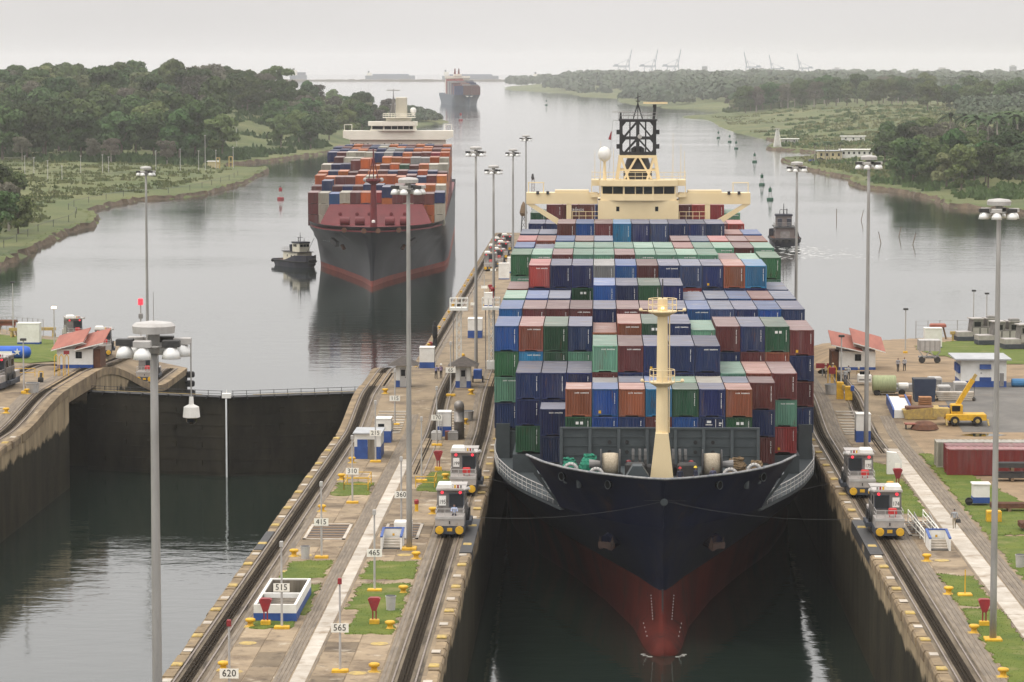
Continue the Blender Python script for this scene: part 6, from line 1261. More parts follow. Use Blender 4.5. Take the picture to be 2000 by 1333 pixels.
# mooring cables from the locomotives to the bow
def cable(a, b, label, sag=.6):
    m = MB(); a = Vector(a); b = Vector(b); pts = []
    for i in range(13):
        u = i/12; p = a.lerp(b, u); p.z -= sag*4*u*(1-u); pts.append(p)
    t = tag(m.path(pts, .014, 5).build('tow_cable', MT['dark']), label, 'cable', 'tow cables'); 
cable((-10.9, 263, 1.3), (5.4, 259.4, 3.2), 'steel tow cable to the ship bow from the nearest locomotive on the centre wall'); cable((-10.9, 289, 1.3), (5.3, 259.4, 3.3), 'steel tow cable to the ship bow from the second locomotive on the centre wall')
cable((23.3, 263, 1.3), (5.9, 259.4, 3.2), 'steel tow cable to the ship bow from the nearest locomotive on the right wall'); cable((23.1, 288, 1.3), (6.0, 259.4, 3.3), 'steel tow cable to the ship bow from the locomotive beside the bow on the right')
# ---------------------------------------------------------------- second container ship, waiting in the approach
S2Y, S2X, S2R = 697.0, -51.6, .036
hull2 = M('hull_black', (.040,.044,.050), (.024,.027,.033), .1, .42, coords='obj', stretch=(1,1,.25), stain=[((.16,.16,.155), .12, .60, .55), ((.02,.022,.026), .2, .55, .7)])
boot2 = M('boot_red', (.33,.075,.05), (.24,.055,.04), .3, .55, coords='obj'); red2 = M('deck_red', (.145,.018,.022), (.105,.014,.018), .3, .55, coords='obj', stain=((.12,.03,.03), .5, .6, .5)); cream2 = M('bridge_white', (.78,.74,.64), (.70,.66,.56), .2, .5, coords='obj', stain=((.5,.4,.3), .4, .7, .4))
LINES2 = [(-3, [(.5,0),(1,.3),(17,2.4),(44,8),(60,12),(72,15.2),(90,16.2),(285,16)]), (0, [(0,0),(.4,.3),(17,2.8),(44,8.6),(60,12.5),(72,15.6),(90,16.25),(250,16.25),(285,13)]), (1.25, [(0,0),(.4,.35),(16,2.9),(43,8.9),(59,12.7),(72,15.7),(90,16.25),(250,16.25),(285,13.5)]),
          (5, [(-.2,0),(.3,.5),(12,3.1),(30,8.2),(48,12.6),(65,15.8),(82,16.25),(255,16.25),(286,14.5)]), (9, [(-1.6,0),(-1,.9),(8,4.9),(20,9.6),(35,13.9),(50,16),(66,16.25),(260,16.25),(288,15.5)]),
          (11.6, [(-3.2,0),(-2.6,1.3),(3,6.4),(12,11.2),(24,14.6),(36,16.1),(60,16.25),(262,16.25),(289,16)]), (13.8, [(-5,0),(-4.6,1.4),(-3.2,4.0),(0,7.7),(6,11.2),(14,13.9),(24,15.6),(34,16.25),(60,16.3),(264,16.3),(290,16)])]
s2 = thing('container_ship', 'black hulled container ship with dark red foredeck and white bridge, waiting beyond the gate', 'ship', (S2X, S2Y, WATER), S2R)
H2 = hull_rows(LINES2, US); loft(H2[1:3], 'boot_stripe', boot2, s2); loft(H2[2:], 'hull', hull2, s2); loft(H2[:2], 'lower_hull', boot2, s2)
d2 = [(s, max(0, b-.35)) for s, b, z in H2[-1]]
m = MB(); m.prism([(-b, s) for s, b in reversed(d2[1:])] + [(b, s) for s, b in d2], 12.6, 12.9); m.build('deck', red2, s2)
m = MB(); m.add([(-13.2,26,12.9),(13.2,26,12.9),(11.0,30,17.4),(-11.0,30,17.4),(-11.0,30.4,17.4),(11.0,30.4,17.4),(13.2,30.4,12.9),(-13.2,30.4,12.9)], [(0,1,2,3),(3,2,5,4),(1,6,5,2),(0,3,4,7)]); bk2 = m.build('breakwater', red2, s2)
for x in (-8.5,-4.5,-1.6,3.6,6.8): MB().lathe((x,27.7,15.2), [(.2,-.1),(.45,-.05),(.45,.2)], 8, 'y').build('vent_hood', red2, bk2)
for x in (-7,-3.5,3.5,7): MB().lathe((x,20,13.9), [(.4,-1.2),(1.0,-1.1),(1.0,1.1),(.4,1.2)], 12, 'x').build('winch_drum', red2, s2)
ms = MB(); ms.tube((0,12,12.9),(0,12,23.5),.85,.6,12); mo2 = ms.build('foremast', red2, s2)
MB().lathe((0,12,23.6), [(.6,-.8),(2.0,0),(2.0,.5),(.4,.5)], 12).build('crow_nest', red2, mo2)
mm_ = MB()
for sx in (-1,0,1): mm_.tube((sx*1.1,12+(.6 if sx == 0 else 0),24.0),(0,12,29.5),.14,.1,6)
mm_.tube((0,12,27),(0,12,31),.25,.12,8); mm_.build('mast_tripod', red2, mo2)
for sx in (-1,1): MB().lathe((sx*1.9,11.2,23.9), [(.15,-.3),(.5,-.1),(.5,.3)], 12, 'y').build('mast_lamp', MT['lightgrey'], mo2)
MB().lathe((0,10.9,14.3), [(.4,-.3),(.42,.1),(.2,.3)], 10).build('white_bell', MT['white'], s2)
for sgn in (-1, 1):
    MB().beam((sgn*8.2,7.6,9.2),(sgn*9.6,10.2,10.1),.9,1.1).build('anchor_pocket', MT['dark'], s2)
    MB().beam((sgn*6.6,8.3,8.0),(sgn*7.2,8.8,9.0),.7,.5).build('anchor', MT['rust'], s2)
    for x in (1.6, 6.2): MB().lathe((sgn*x, interp([(b, s) for s, b in LINES2[-1][1][:9]], x)-.15, 12.9), [(.15,-.1),(.55,-.1),(.6,.1)], 10, 'y').build('fairlead', MT['rust'], s2)
nmk = MB(); rn = random.Random(6)                     # worn, unreadable name letters painted on the flare
for row in range(2):
    for k in range(10 - row*2):
        x0, x1 = -13.2+k*.55+row*.5, -12.85+k*.55+row*.5; zz = 9.9-row*1.1
        for q in range(2): nmk.add([(xx, -0.55 + interp([(b_, s_) for s_, b_ in LINES2[4][1][:6]], -xx)*1.0 - .0, z_) for xx, z_ in ((x0, zz+q*.45), (x1, zz+q*.45), (x1, zz+q*.45+rn.uniform(.12,.3)), (x0, zz+q*.45+.12))], [(0,1,2,3)])
no = nmk.build('name_lettering', M('hull_name', (.30,.31,.31), (.2,.21,.21), 1, .6), s2); no['kind'] = 'stuff'
for k in range(9): MB().bx(-15.9,15.9,30.6+k*15,30.6+k*15+13.2,12.9,13.6+.01*k).build('hatch_cover', red2, s2)
# white bridge block
by2 = 208
MB().bx(-14.2,14.0,by2,by2+14,12.9,28.4).build('deckhouse', cream2, s2)
for x in (-13.2,-12.4,-10.9,-10.2,-8.9,-4.0,-2.0,-1.3,.3,1.0,5.6,6.8,7.5,9.0,9.7): MB().bx(x-.22,x+.22,by2-.04,by2+.02,26.6,27.3).build('cabin_window', MT['glass'], s2)
wg = MB(); wg.prism_xz([(-16.2,29.0),(-14.0,28.4),(14.0,28.4),(16.2,29.2),(16.2,31.0),(-16.2,31.0)], by2-1.2, by2+6); wg.build('bridge_wing', cream2, s2)
pw = MB(); pl = [(-8.2,by2),(-4.2,by2-2.2),(-3.0,by2-2.2),(4.6,by2-2.2),(5.4,by2),(5.4,by2+6),(-8.2,by2+6)]; pw.prism(pl, 31.0, 31.4); pw.prism([(x*.97,y+.4) for x,y in pl], 31.4, 32.5); pw.prism([(x*1.06-.1,y-.5) for x,y in pl], 32.5, 33.7); pwo = pw.build('wheelhouse', cream2, s2)
for x0, x1 in ((-3.9,-2.0),(-1.8,-.2),(0,1.5),(1.7,3.2),(3.4,4.4)): MB().bx(x0,x1,by2-1.9,by2-1.82,31.5,32.4).build('window_pane', MT['glass'], pwo)
MB().add([(-7.6,by2+.05,31.5),(-4.4,by2-1.75,31.5),(-4.4,by2-1.75,32.4),(-7.6,by2+.05,32.4)], [(0,1,2,3)]).build('window_pane', MT['glass'], pwo)
MB().bx(-3.6,3.8,by2+.5,by2+5,33.7,34.9).build('upper_house', cream2, s2); m = MB()
for zz in (35.5,36.0): m.path([(-4.4,by2-1,zz),(5.0,by2-1,zz),(5.0,by2+5,zz),(-4.4,by2+5,zz),(-4.4,by2-1,zz)], .06, 5)
for k in range(12): m.tube((-4.4+k*.85,by2-1,34.9),(-4.4+k*.85,by2-1,36),.05,.05,5)
m.bx(-4.5,5.1,by2-1.1,by2+5.1,34.8,34.95); m.build('top_railing', cream2, s2)
MB().lathe((.9,by2+4,34.9), [(1.75,0),(1.7,5.6),(1.75,5.65),(1.75,5.9),(1.2,5.95)], 16).build('funnel', cream2, s2, True)
m = MB(); 
for sx, sy_ in ((-1,-1),(1,-1),(0,1)): m.beam((-1.6+sx*.8,by2+2+sy_*.8,34.9),(-1.4,by2+2,41.0),.25)
m.tube((-1.4,by2+2,40.6),(-1.4,by2+2,43.2),.15,.1,6); m.beam((-2.6,by2+2,38.6),(-.6,by2+2,38.6),.2); m.build('radar_mast', MT['grey'], s2); MB().bx(-3.4,.5,by2+1.8,by2+2.1,42.7,43.0).build('radar_scanner', MT['lightgrey'], s2)
MB().lathe((4.4,by2+3,36.4), [(.3,-1),(.35,-.2),(.85,0),(.9,.8),(.6,1.3),(.1,1.4)], 12).build('satellite_dome', MT['white'], s2)
for sgn in (-1,1): m = MB(); m.path([(sgn*15.8,by2,31),(sgn*15.8,by2,32.8),(sgn*13.6,by2,32.8),(sgn*13.6,by2,31)], .09, 6); m.build('wing_frame', cream2, s2)
CARGO2 = [('first',727,10.2,'MWBWMVXNMMMMN',3),('second',742,11.4,'MNMNMNNNMNVVW',2),('third',757,13.1,'VVMMVWVVVMLMV',2),('fourth',772,13.7,'VNVMMVMNMNVNM',2),('fifth',787,14.9,'WNNMVVMVGMVWW',2),('sixth',802,16.2,'NMWWVNVVVSSVW',2),('seventh',817,17.1,'NMWWWNSNVMMXV',2),('eighth',832,17.6,'NNNVMNSSLVVMV',1),('ninth',847,17.7,'NMVMNWSVMNVMN',1),('tenth',862,17.9,'MNVMNSVNMVNMV',1)]
LOWER = {'first': 'MWMVMNMVMWMVW'}
r2 = random.Random(8); ca, sa = math.cos(S2R), math.sin(S2R); rest = MB(); rest_m = []
for rown, y, zt, cs, nt_ in CARGO2:
    for c, ch in enumerate(cs):
        dz = r2.choice([0,0,-.1,-.3,.1])
        if (rown, c) in (('second',1),('first',7),('fifth',3),('fifth',4)): dz += 1.3
        if rown == 'sixth' and c in (0,5): dz -= 2.6
        z = zt + dz; s = y - S2Y; lx = (c-6)*2.5
        for k in range(nt_ if c not in (0,12) else max(nt_, 3)):
            z -= 2.62; ck = ch if k == 0 else LOWER.get(rown, 'MVNWMVNMVWMNV')[c]
            if (k == 0 and rown not in ('eighth','ninth','tenth')) or rown == 'first' and k == 1 and c in (0,1,2,11,12):
                X = S2X + lx*ca - s*sa; Yw = S2Y + lx*sa + s*ca
                container(X, Yw, z, ck, '%s container, %s row from black bow, %s from left, %s' % (CCOL[ck][0], rown, ORD[c+1], ['top','second from top','third from top'][k]), 40, None, 'containers on the black hulled ship', S2R, r2, detail=False)
            else:
                if CM[ck] not in rest_m: rest_m.append(CM[ck])
                rest.cm = rest_m.index(CM[ck]); rest.tbx(lx-1.21, lx+1.21, s+.02, s+12.17, z-WATER, z-WATER+2.58, .05)
        if z - WATER - 13.6 > .3: MB().bx(lx-1.15, lx+1.15, s+.5, s+11.6, 13.6, z-WATER-.02).build('cell_stack', red2, s2)
ro = rest.build('container_stacks', rest_m, s2); ro['kind'] = 'stuff'
# ---------------------------------------------------------------- third ship, far down the channel
hull3 = M('far_hull_blue', (.05,.08,.12), (.04,.06,.09), .1, .5, coords='obj')
s3 = thing('container_ship', 'distant container ship with white bridge and red funnels far down the channel', 'ship', (-160, 3795, WATER), .125)
loft(hull_rows(LINES2, US)[1:], 'hull', hull3, s3)
for sgn in (-1, 1): MB().add([(sgn*.3,-4.9,12.4),(sgn*5.2,-2.3,12.9),(sgn*2.6,-3.9,11.4)], [(0,1,2) if sgn > 0 else (2,1,0)]).build('bow_emblem', MT['white'], s3)
r3 = random.Random(4); fc = ['M','M','O','N','S','N','M','X']
for k in range(10):
    for side in range(3):
        x0 = -16+side*10.7; ch = r3.choice(fc); hh = 15+r3.uniform(0,2.5)+k*.75; MB().bx(x0+.1,x0+10.5,24+k*15,36.5+k*15,13.5,hh+9).build('container_block', CM[ch], s3)
MB().bx(-15,15,180,192,12,36).build('deckhouse', cream2, s3); MB().bx(-16.2,16.2,178,186,33.5,36.5).build('bridge_wing', cream2, s3); MB().bx(-5,5,177,186,36.5,39).build('wheelhouse', cream2, s3)
for sx in (-3.2,1.8): MB().prism_xz([(sx-1,39),(sx+1.4,39),(sx+.9,46),(sx-.2,46)], 184, 188).build('funnel', red2, s3)
# ---------------------------------------------------------------- hazy ships and breakwater near the horizon
def far_ship(x, y, rz, label, L_=150, h=30, sc=1.0):
    t = thing('cargo_ship', label, 'ship', (x, y, WATER), rz, 'ships at anchor near the horizon')
    m = MB(); m.prism([(-L_/2,-10),(L_/2-14,-10),(L_/2,0),(L_/2-14,10),(-L_/2,10)], 0, 11*sc); m.build('hull', hull3, t); MB().bx(-L_/2+6,-L_/2+24,-9,9,11*sc,h).build('deckhouse', cream2, t); MB().bx(-L_/2+28,L_/2-24,-9,9,11*sc,17*sc).build('deck_cargo', CM['L'], t); MB().bx(-L_/2+9,-L_/2+15,-3,3,h,h+7).build('funnel', MT['dark'], t)
far_ship(-985, 10100, R(80), 'hazy container ship showing above the trees at the left horizon', 150, 34, 1.6); far_ship(-480, 11500, 0, 'long hazy ship at anchor left of the distant container ship', 210, 26); far_ship(-800, 11800, 0, 'hazy low ship near the horizon above the white bridge', 190, 22); far_ship(-150, 10800, 0, 'hazy low ship right of the distant container ship', 170, 20)
bwk = thing('breakwater', 'thin dark breakwater line across the channel mouth', 'breakwater', (0, 0, WATER)); m = MB(); rb = random.Random(2)
for k in range(70):
    x = -1500 + k*18; m.tbx(x, x+19, 9800+rb.uniform(-6,6), 9830, -1, 4+rb.uniform(0,2.5), 1.2)
m.build('rock_mound', MT['bank'], bwk)
# ---------------------------------------------------------------- tugs
tug_hull = M('tug_hull', (.018,.020,.035), (.03,.03,.04), .5, .5, coords='obj'); tug_cream = M('tug_cream', (.66,.62,.5), (.52,.48,.38), .6, .55, coords='obj')
def tug(x, y, rz, label, sc, house):
    t = thing('tugboat', label, 'tugboat', (x, y, WATER), rz, 'harbour tugs', sc)
    ln = [(-1, [(0,0),(.5,.9),(3,2.3),(6,2.8),(12,2.8),(15,2.0)]), (0, [(-.3,0),(.3,1.1),(3,2.6),(6,3.0),(12,3.0),(15.3,2.3)]), (1.6, [(-.9,0),(-.3,1.3),(2.6,2.9),(6,3.15),(12,3.15),(15.8,2.7)]), (2.6, [(-1.2,0),(-.6,1.4),(2.5,3.0),(4.5,3.2),(6,3.2)])]
    u = [(i/24) for i in range(25)]; rows = hull_rows(ln[:3], u); loft(rows, 'hull', tug_hull, t)
    def sheer(s): return 2.7 - 1.35*sm(2, 9, s)
    tb = [(s, b) for s, b, z in rows[2]]; m = MB()
    for sgn in (-1,1):
        for (a, ab), (b, bb) in zip(tb[:-1], tb[1:]): m.add([(sgn*ab,a,1.55),(sgn*bb,b,1.55),(sgn*bb*1.01,b,1.6+sheer(b)-1.2),(sgn*ab*1.01,a,1.6+sheer(a)-1.2)], [(0,1,2,3)])
    m.add([(-tb[-1][1],tb[-1][0],1.55),(tb[-1][1],tb[-1][0],1.55),(tb[-1][1],tb[-1][0],1.75),(-tb[-1][1],tb[-1][0],1.75)], [(0,1,2,3)]); m.build('bulwark', tug_hull, t)
    m = MB(); m.prism([(-b,s) for s,b in reversed(tb[1:])] + [(b,s) for s,b in tb], 1.3, 1.5); m.build('deck', MT['rust'], t)
    m = MB()
    for sgn in (-1,1): m.path([(sgn*b*1.03, s, 1.45) for s, b in tb], .2, 6)
    m.path([(-tb[-1][1],tb[-1][0],1.45),(tb[-1][1],tb[-1][0],1.45)], .22, 6); m.build('rubbing_fender', MT['black'], t)
    for z in (1.0,1.9): MB().lathe((0,-.9+.2*(z<1.5),z), [(.3,-1.0),(.42,-.8),(.42,.8),(.3,1.0)], 10, 'x').build('bow_fender', MT['black'], t)
    MB().tbx(-2.0,2.0,3.2,11.2,1.45,3.7,.1).build('deckhouse', house, t)
    for yy in (4.6,6.4,8.6): 
        for sgn in (-1,1): MB().bx(sgn*2.0-.03,sgn*2.0+.03,yy,yy+.5,2.5,3.0).build('porthole', MT['glass'], t)
    MB().bx(-2.3,2.3,2.6,11.6,3.7,3.85).build('boat_deck', MT['dark'], t)
    wh_ = MB(); wh_.prism([(-1.4,3.2),(1.4,3.2),(1.7,4.0),(1.7,6.6),(-1.7,6.6),(-1.7,4.0)], 3.85, 6.1); who_ = wh_.build('wheelhouse', house, t)
    for x0,x1 in ((-1.25,-.45),(-.35,.4),(.5,1.25)): MB().bx(x0,x1,3.15,3.19,5.1,5.75).build('window_pane', MT['glass'], who_)
    for sgn in (-1,1):
        for yy in (4.2,5.2): MB().bx(sgn*1.7-.03,sgn*1.7+.03,yy,yy+.8,5.1,5.75).build('window_pane', MT['glass'], who_)
    MB().prism([(-1.5,3.05),(1.5,3.05),(1.85,3.95),(1.85,6.8),(-1.85,6.8),(-1.85,3.95)], 5.95, 6.35).build('wheelhouse_top', tug_hull, who_)
    m = MB(); m.tube((0,5.6,6.3),(0,5.6,8.6),.14,.06,6); m.beam((-.8,5.6,7.3),(.8,5.6,7.3),.1); m.tube((-.7,5.2,6.3),(-.7,5.2,7.5),.1,.1,6); m.tube((.8,5.0,6.3),(.8,5.0,7.2),.08,.05,6); m.build('signal_mast', MT['dark'], t)
    for sgn in (-1,1): MB().lathe((sgn*1.0,8.6,3.85), [(.5,0),(.5,1.6),(.4,1.7)], 10).build('funnel', tug_hull, t)
    MB().lathe((0,1.4,2.2), [(.2,-.7),(.55,-.6),(.55,.6),(.2,.7)], 10, 'x').build('bow_winch', MT['dark'], t)
    for k in range(5): MB().lathe((-2.6+k*1.3,15.95,1.2), [(.18,-.12),(.45,-.1),(.45,.1),(.18,.12)], 10, 'y').build('tyre', MT['black'], t)
    m = MB(); m.bx(-1.0,1.0,10.0,11.3,1.45,2.9); m.build('tow_winch', MT['grey'], t)
    m = MB()
    for zz in (4.3,4.75): m.path([(-2.2,7,zz),(-2.2,11.5,zz),(2.2,11.5,zz),(2.2,7,zz)], .04, 5)
    for yy in (7,8.5,10,11.5): m.tube((-2.2,yy,3.85),(-2.2,yy,4.75),.04,.04,5); m.tube((2.2,yy,3.85),(2.2,yy,4.75),.04,.04,5)
    m.build('deck_railing', MT['lightgrey'], t)
    return t
tug(-71.6, 760.5, R(32), 'dark tug with cream wheelhouse nosing the bow of the black ship', 1.0, tug_cream)
tug(52.2, 876, R(180), 'dark tug seen from astern right of the blue ship, wake behind it', 1.32, M('tug_grey', (.2,.17,.16), (.14,.11,.1), .8, .6, coords='obj'))
fw = MB(); rw_ = random.Random(31)
for k in range(260):
    u = rw_.random()**.7; y = 874 - u*75; x = 52.2 + rw_.gauss(0, 2.2+u*7) + u*5; l = rw_.uniform(.3,1.5)*(1-.5*u); d = rw_.uniform(.15,.6)
    fw.add([(x-l,y,.03),(x,y-d,.04),(x+l,y+rw_.uniform(-.2,.2),.03),(x+rw_.uniform(-.3,.3),y+d,.05)], [(0,1,2,3)])
tag(fw.build('tug_wake', M('wake_foam', (.75,.75,.73), (.55,.55,.53), .5, .5), loc=(0,0,WATER)), 'churned pale wake behind the tug at right', 'foam', kind='stuff')
tl = MB().tube((-72.5,761.8,-6.2),(-67.3,725,-.5),.06,.06,5); tag(tl.build('tow_line', MT['dark']), 'thin line from the tug up to the black ship bow', 'rope')
# ---------------------------------------------------------------- buoys and channel marks
buoy_g = M('buoy_green', (.02,.10,.055), (.015,.07,.04), 1, .6, coords='obj'); buoy_r = M('buoy_red', (.33,.03,.04), (.24,.025,.03), 1, .6, coords='obj')
def buoy(x, y, mt, label, sc=1.0):
    t = thing('buoy', label, 'buoy', (x, y, WATER), 0, 'channel buoys', sc)
    MB().lathe((0,0,0), [(1.0,-.5),(1.25,-.2),(1.25,.7),(1.05,.85),(.2,.9)], 14).build('float', mt, t)
    m = MB()
    for k in range(4): a = k*math.pi/2+.4; m.beam((.8*math.cos(a),.8*math.sin(a),.8),(.5*math.cos(a),.5*math.sin(a),3.1),.13)
    m.build('cage', MT['lightgrey'], t); MB().lathe((0,0,3.0), [(.62,0),(.62,1.3),(.3,1.5)], 12).build('daymark', mt, t); MB().lathe((0,0,4.5), [(.2,0),(.22,.4),(.08,.55)], 8).build('lantern', MT['dark'], t)
buoy(-119.5, 1151.5, buoy_r, 'red buoy in the channel left of the black ship')
for k, (x, y) in enumerate(((64.1,1152.2),(68.6,1295.5),(81.1,1604.9),(82.9,1861.3),(85.8,2022.9),(82.8,2136.9))): buoy(x, y, buoy_g, 'green buoy right of the blue ship bridge, %s nearest' % ORD[k+1])
for k, (x, y, lab) in enumerate(((-125.9,2804.4,'dark buoy below the distant ship'),(-216.6,3153.4,'far dark buoy beside the white funnel'),(-186.4,3221.6,'far dark buoy beyond the left spit'),(-66.4,3887.8,'far small buoy right of the distant ship'))): buoy(x, y, buoy_g if k else buoy_r, lab, 1.5)
dk = thing('day_beacon', 'white pyramid beacon on a dark platform at the right bank', 'beacon', (107, 1850, WATER+1.5)); m = MB()
for k in range(4):
    a = k*math.pi/2+.78; m.beam((3.0*math.cos(a),3.0*math.sin(a),0),(.9*math.cos(a),.9*math.sin(a),10.5),.35)
    b = a+math.pi/2
    for j in range(5):
        r0, r1 = 3-.42*j, 3-.42*(j+1); m.beam((r0*math.cos(a),r0*math.sin(a),j*2.1),(r1*math.cos(b),r1*math.sin(b),j*2.1+2.1),.22); m.beam((r0*math.cos(a),r0*math.sin(a),j*2.1),(r0*math.cos(b),r0*math.sin(b),j*2.1),.22)
m.build('beacon_frame', MT['white'], dk); MB().bx(-1.1,1.1,-.12,.0,1.0,9.5).prism_xz([(-1.9,.5),(1.9,.5),(.7,10),(-.7,10)], .1,.2).build('beacon_board', MT['white'], dk); MB().bx(-1.5,1.5,-1.5,1.5,10.5,10.9).build('beacon_top', MT['lightgrey'], dk); MB().bx(-5,6,-3.5,3.5,-2.5,0).build('platform', MT['dark'], dk)
# houses on the right bank
def bank_house(x, y, wd, dp, h, label, wall, roof, nwin=5, rz=0):
    d0 = sdf(np.array([(x,y)], float), RP); z = float(h_right(np.array([x],float), np.array([y],float), d0)[0]); t = thing('bank_house', label, 'building', (x, y, z), rz)
    MB().bx(-wd/2,wd/2,0,dp,-.5,h).build('wall', wall, t); MB().tbx(-wd/2-.8,wd/2+.8,-.8,dp+.8,h,h+.35,.1).build('roof', roof, t)
    for k in range(nwin): MB().bx(-wd/2+(k+.5)*wd/nwin-.5,-wd/2+(k+.5)*wd/nwin+.5,-.06,.0,h*.4,h*.75).build('window', MT['glass'], t)
ylw = M('yellow_wall', (.55,.47,.28), (.45,.38,.22), .3, .8, coords='obj')
bank_house(119, 1588, 12, 9, 4.2, 'yellow walled house with pale roof on the right bank', ylw, MT['roof_grey'], 4); bank_house(133, 1592, 16, 9, 3.6, 'long white roofed wing beside the yellow house on the right bank', MT['white'], MT['white'], 6)
bank_house(157, 1905, 14, 6, 3, 'low white roofed shed above the yellow house on the right bank', MT['white'], MT['white'], 3); bank_house(178, 1890, 9, 5, 3, 'small white roofed shed right of the low one on the right bank', MT['white'], MT['white'], 2); bank_house(120, 1935, 10, 5, 2.6, 'small pale jetty hut beside the white beacon', MT['lightgrey'], MT['white'], 2)
for k, (x, y) in enumerate(((108,1560),(113,1572))):
    d0 = sdf(np.array([(x,y)], float), RP); z = float(h_right(np.array([x],float), np.array([y],float), d0)[0])
    t = thing('parked_car', 'small dark car parked left of the yellow house, %s one' % ('left','right')[k], 'car', (x, y, z), .2); MB().tbx(-2.1,2.1,-.85,.85,.35,1.0,.15).build('car_body', (MT['dark'], MT['blue'])[1-k], t); MB().tbx(-1.2,1.0,-.75,.75,.95,1.5,.25).build('cabin', MT['glass'], t)
    for xx in (-1.3,1.3):
        for yy in (-.8,.8): MB().lathe((xx,yy,.33), [(.3,-.1),(.33,.1)], 10, 'y').build('wheel', MT['black'], t)
# ---------------------------------------------------------------- harbour cranes and towers in the haze
crane_m = M('crane_hazed', (.30,.33,.38), (.26,.29,.33), .05, .6, coords='obj')  # lightened grey-blue, carries some of the distance haze in the colour
def sts(x, y, label, mir=1, sc=1.0):
    t = thing('harbour_crane', label, 'crane', (x, y, -2), 0, 'ship to shore cranes in the haze', sc); s = mir; m = MB()
    for xx in (-6, 16, 27):
        for yy in (-9, 9): m.beam((s*xx,yy,0),(s*xx,yy,38),1.7)
    for yy in (-9,9):
        for z in (12,37): m.beam((s*-6,yy,z),(s*27,yy,z),1.5)
        m.beam((s*-6,yy,2),(s*14,yy,36),1.1); m.beam((s*27,yy,2),(s*16,yy,36),1.1)
    m.build('portal', crane_m, t); m = MB(); m.beam((s*-22,0,40),(s*27,0,40),3.2,3); m.build('girder', crane_m, t); MB().bx(min(s*-18,s*-6),max(s*-18,s*-6),-4,4,39,45).build('machine_room', crane_m, t)
    m = MB(); m.beam((s*24,-4,40),(s*33,-3,88),2.2); m.beam((s*24,4,40),(s*33,3,88),2.2)
    for k in range(6): m.beam((s*(24+1.5*k),-4,40+8*k),(s*(25.5+1.5*k),4,48+8*k),.8)
    m.build('raised_boom', crane_m, t); m = MB(); m.beam((s*16,0,40),(s*23,0,60),1.6); m.beam((s*23,0,60),(s*27,0,40),1.6); m.beam((s*-16,0,42),(s*23,0,60),.9); m.beam((s*23,0,60),(s*30,0,74),.8); m.build('apex_frame', crane_m, t)
for k, x in enumerate((62, 138, 205)): sts(x, 9000, 'hazy harbour crane with raised boom, %s from the left' % ORD[k+1])
for k, (x, sc) in enumerate(((455,.93),(525,.82),(608,.86))): sts(x, 9050, 'hazy harbour crane with boom raised leftward, %s from the left' % ORD[k+4], -1, sc)
def tower(x, y, wd, h, label, top=0):
    t = thing('tower_block', label, 'building', (x, y, -4)); MB().bx(-wd/2,wd/2,0,wd*.8,0,h).build('wall', M('far_wall', (.42,.43,.45), None, .05, .8), t)
    if top: MB().bx(-wd/4,wd/4,2,wd*.5,h,h+top).build('roof_house', MT['lightgrey'], t)
    for k in range(int(h/4)):
        MB().bx(-wd/2+1,wd/2-1,-.15,0,1.5+k*4,3.2+k*4).build('window_band', MT['glass'], t)
tower(318, 9300, 17, 42, 'hazy tower block between the two groups of cranes'); tower(490, 9300, 14, 36, 'hazy tower block just right of the fourth crane'); tower(715, 9300, 28, 34, 'hazy wide block right of the last crane', 4); tower(1020, 9200, 40, 24, 'hazy stepped block toward the right edge', 14); tower(1230, 9200, 20, 42, 'hazy tower block near the right picture edge', 3); tower(1070, 9300, 26, 20, 'hazy low block beside the stepped block')
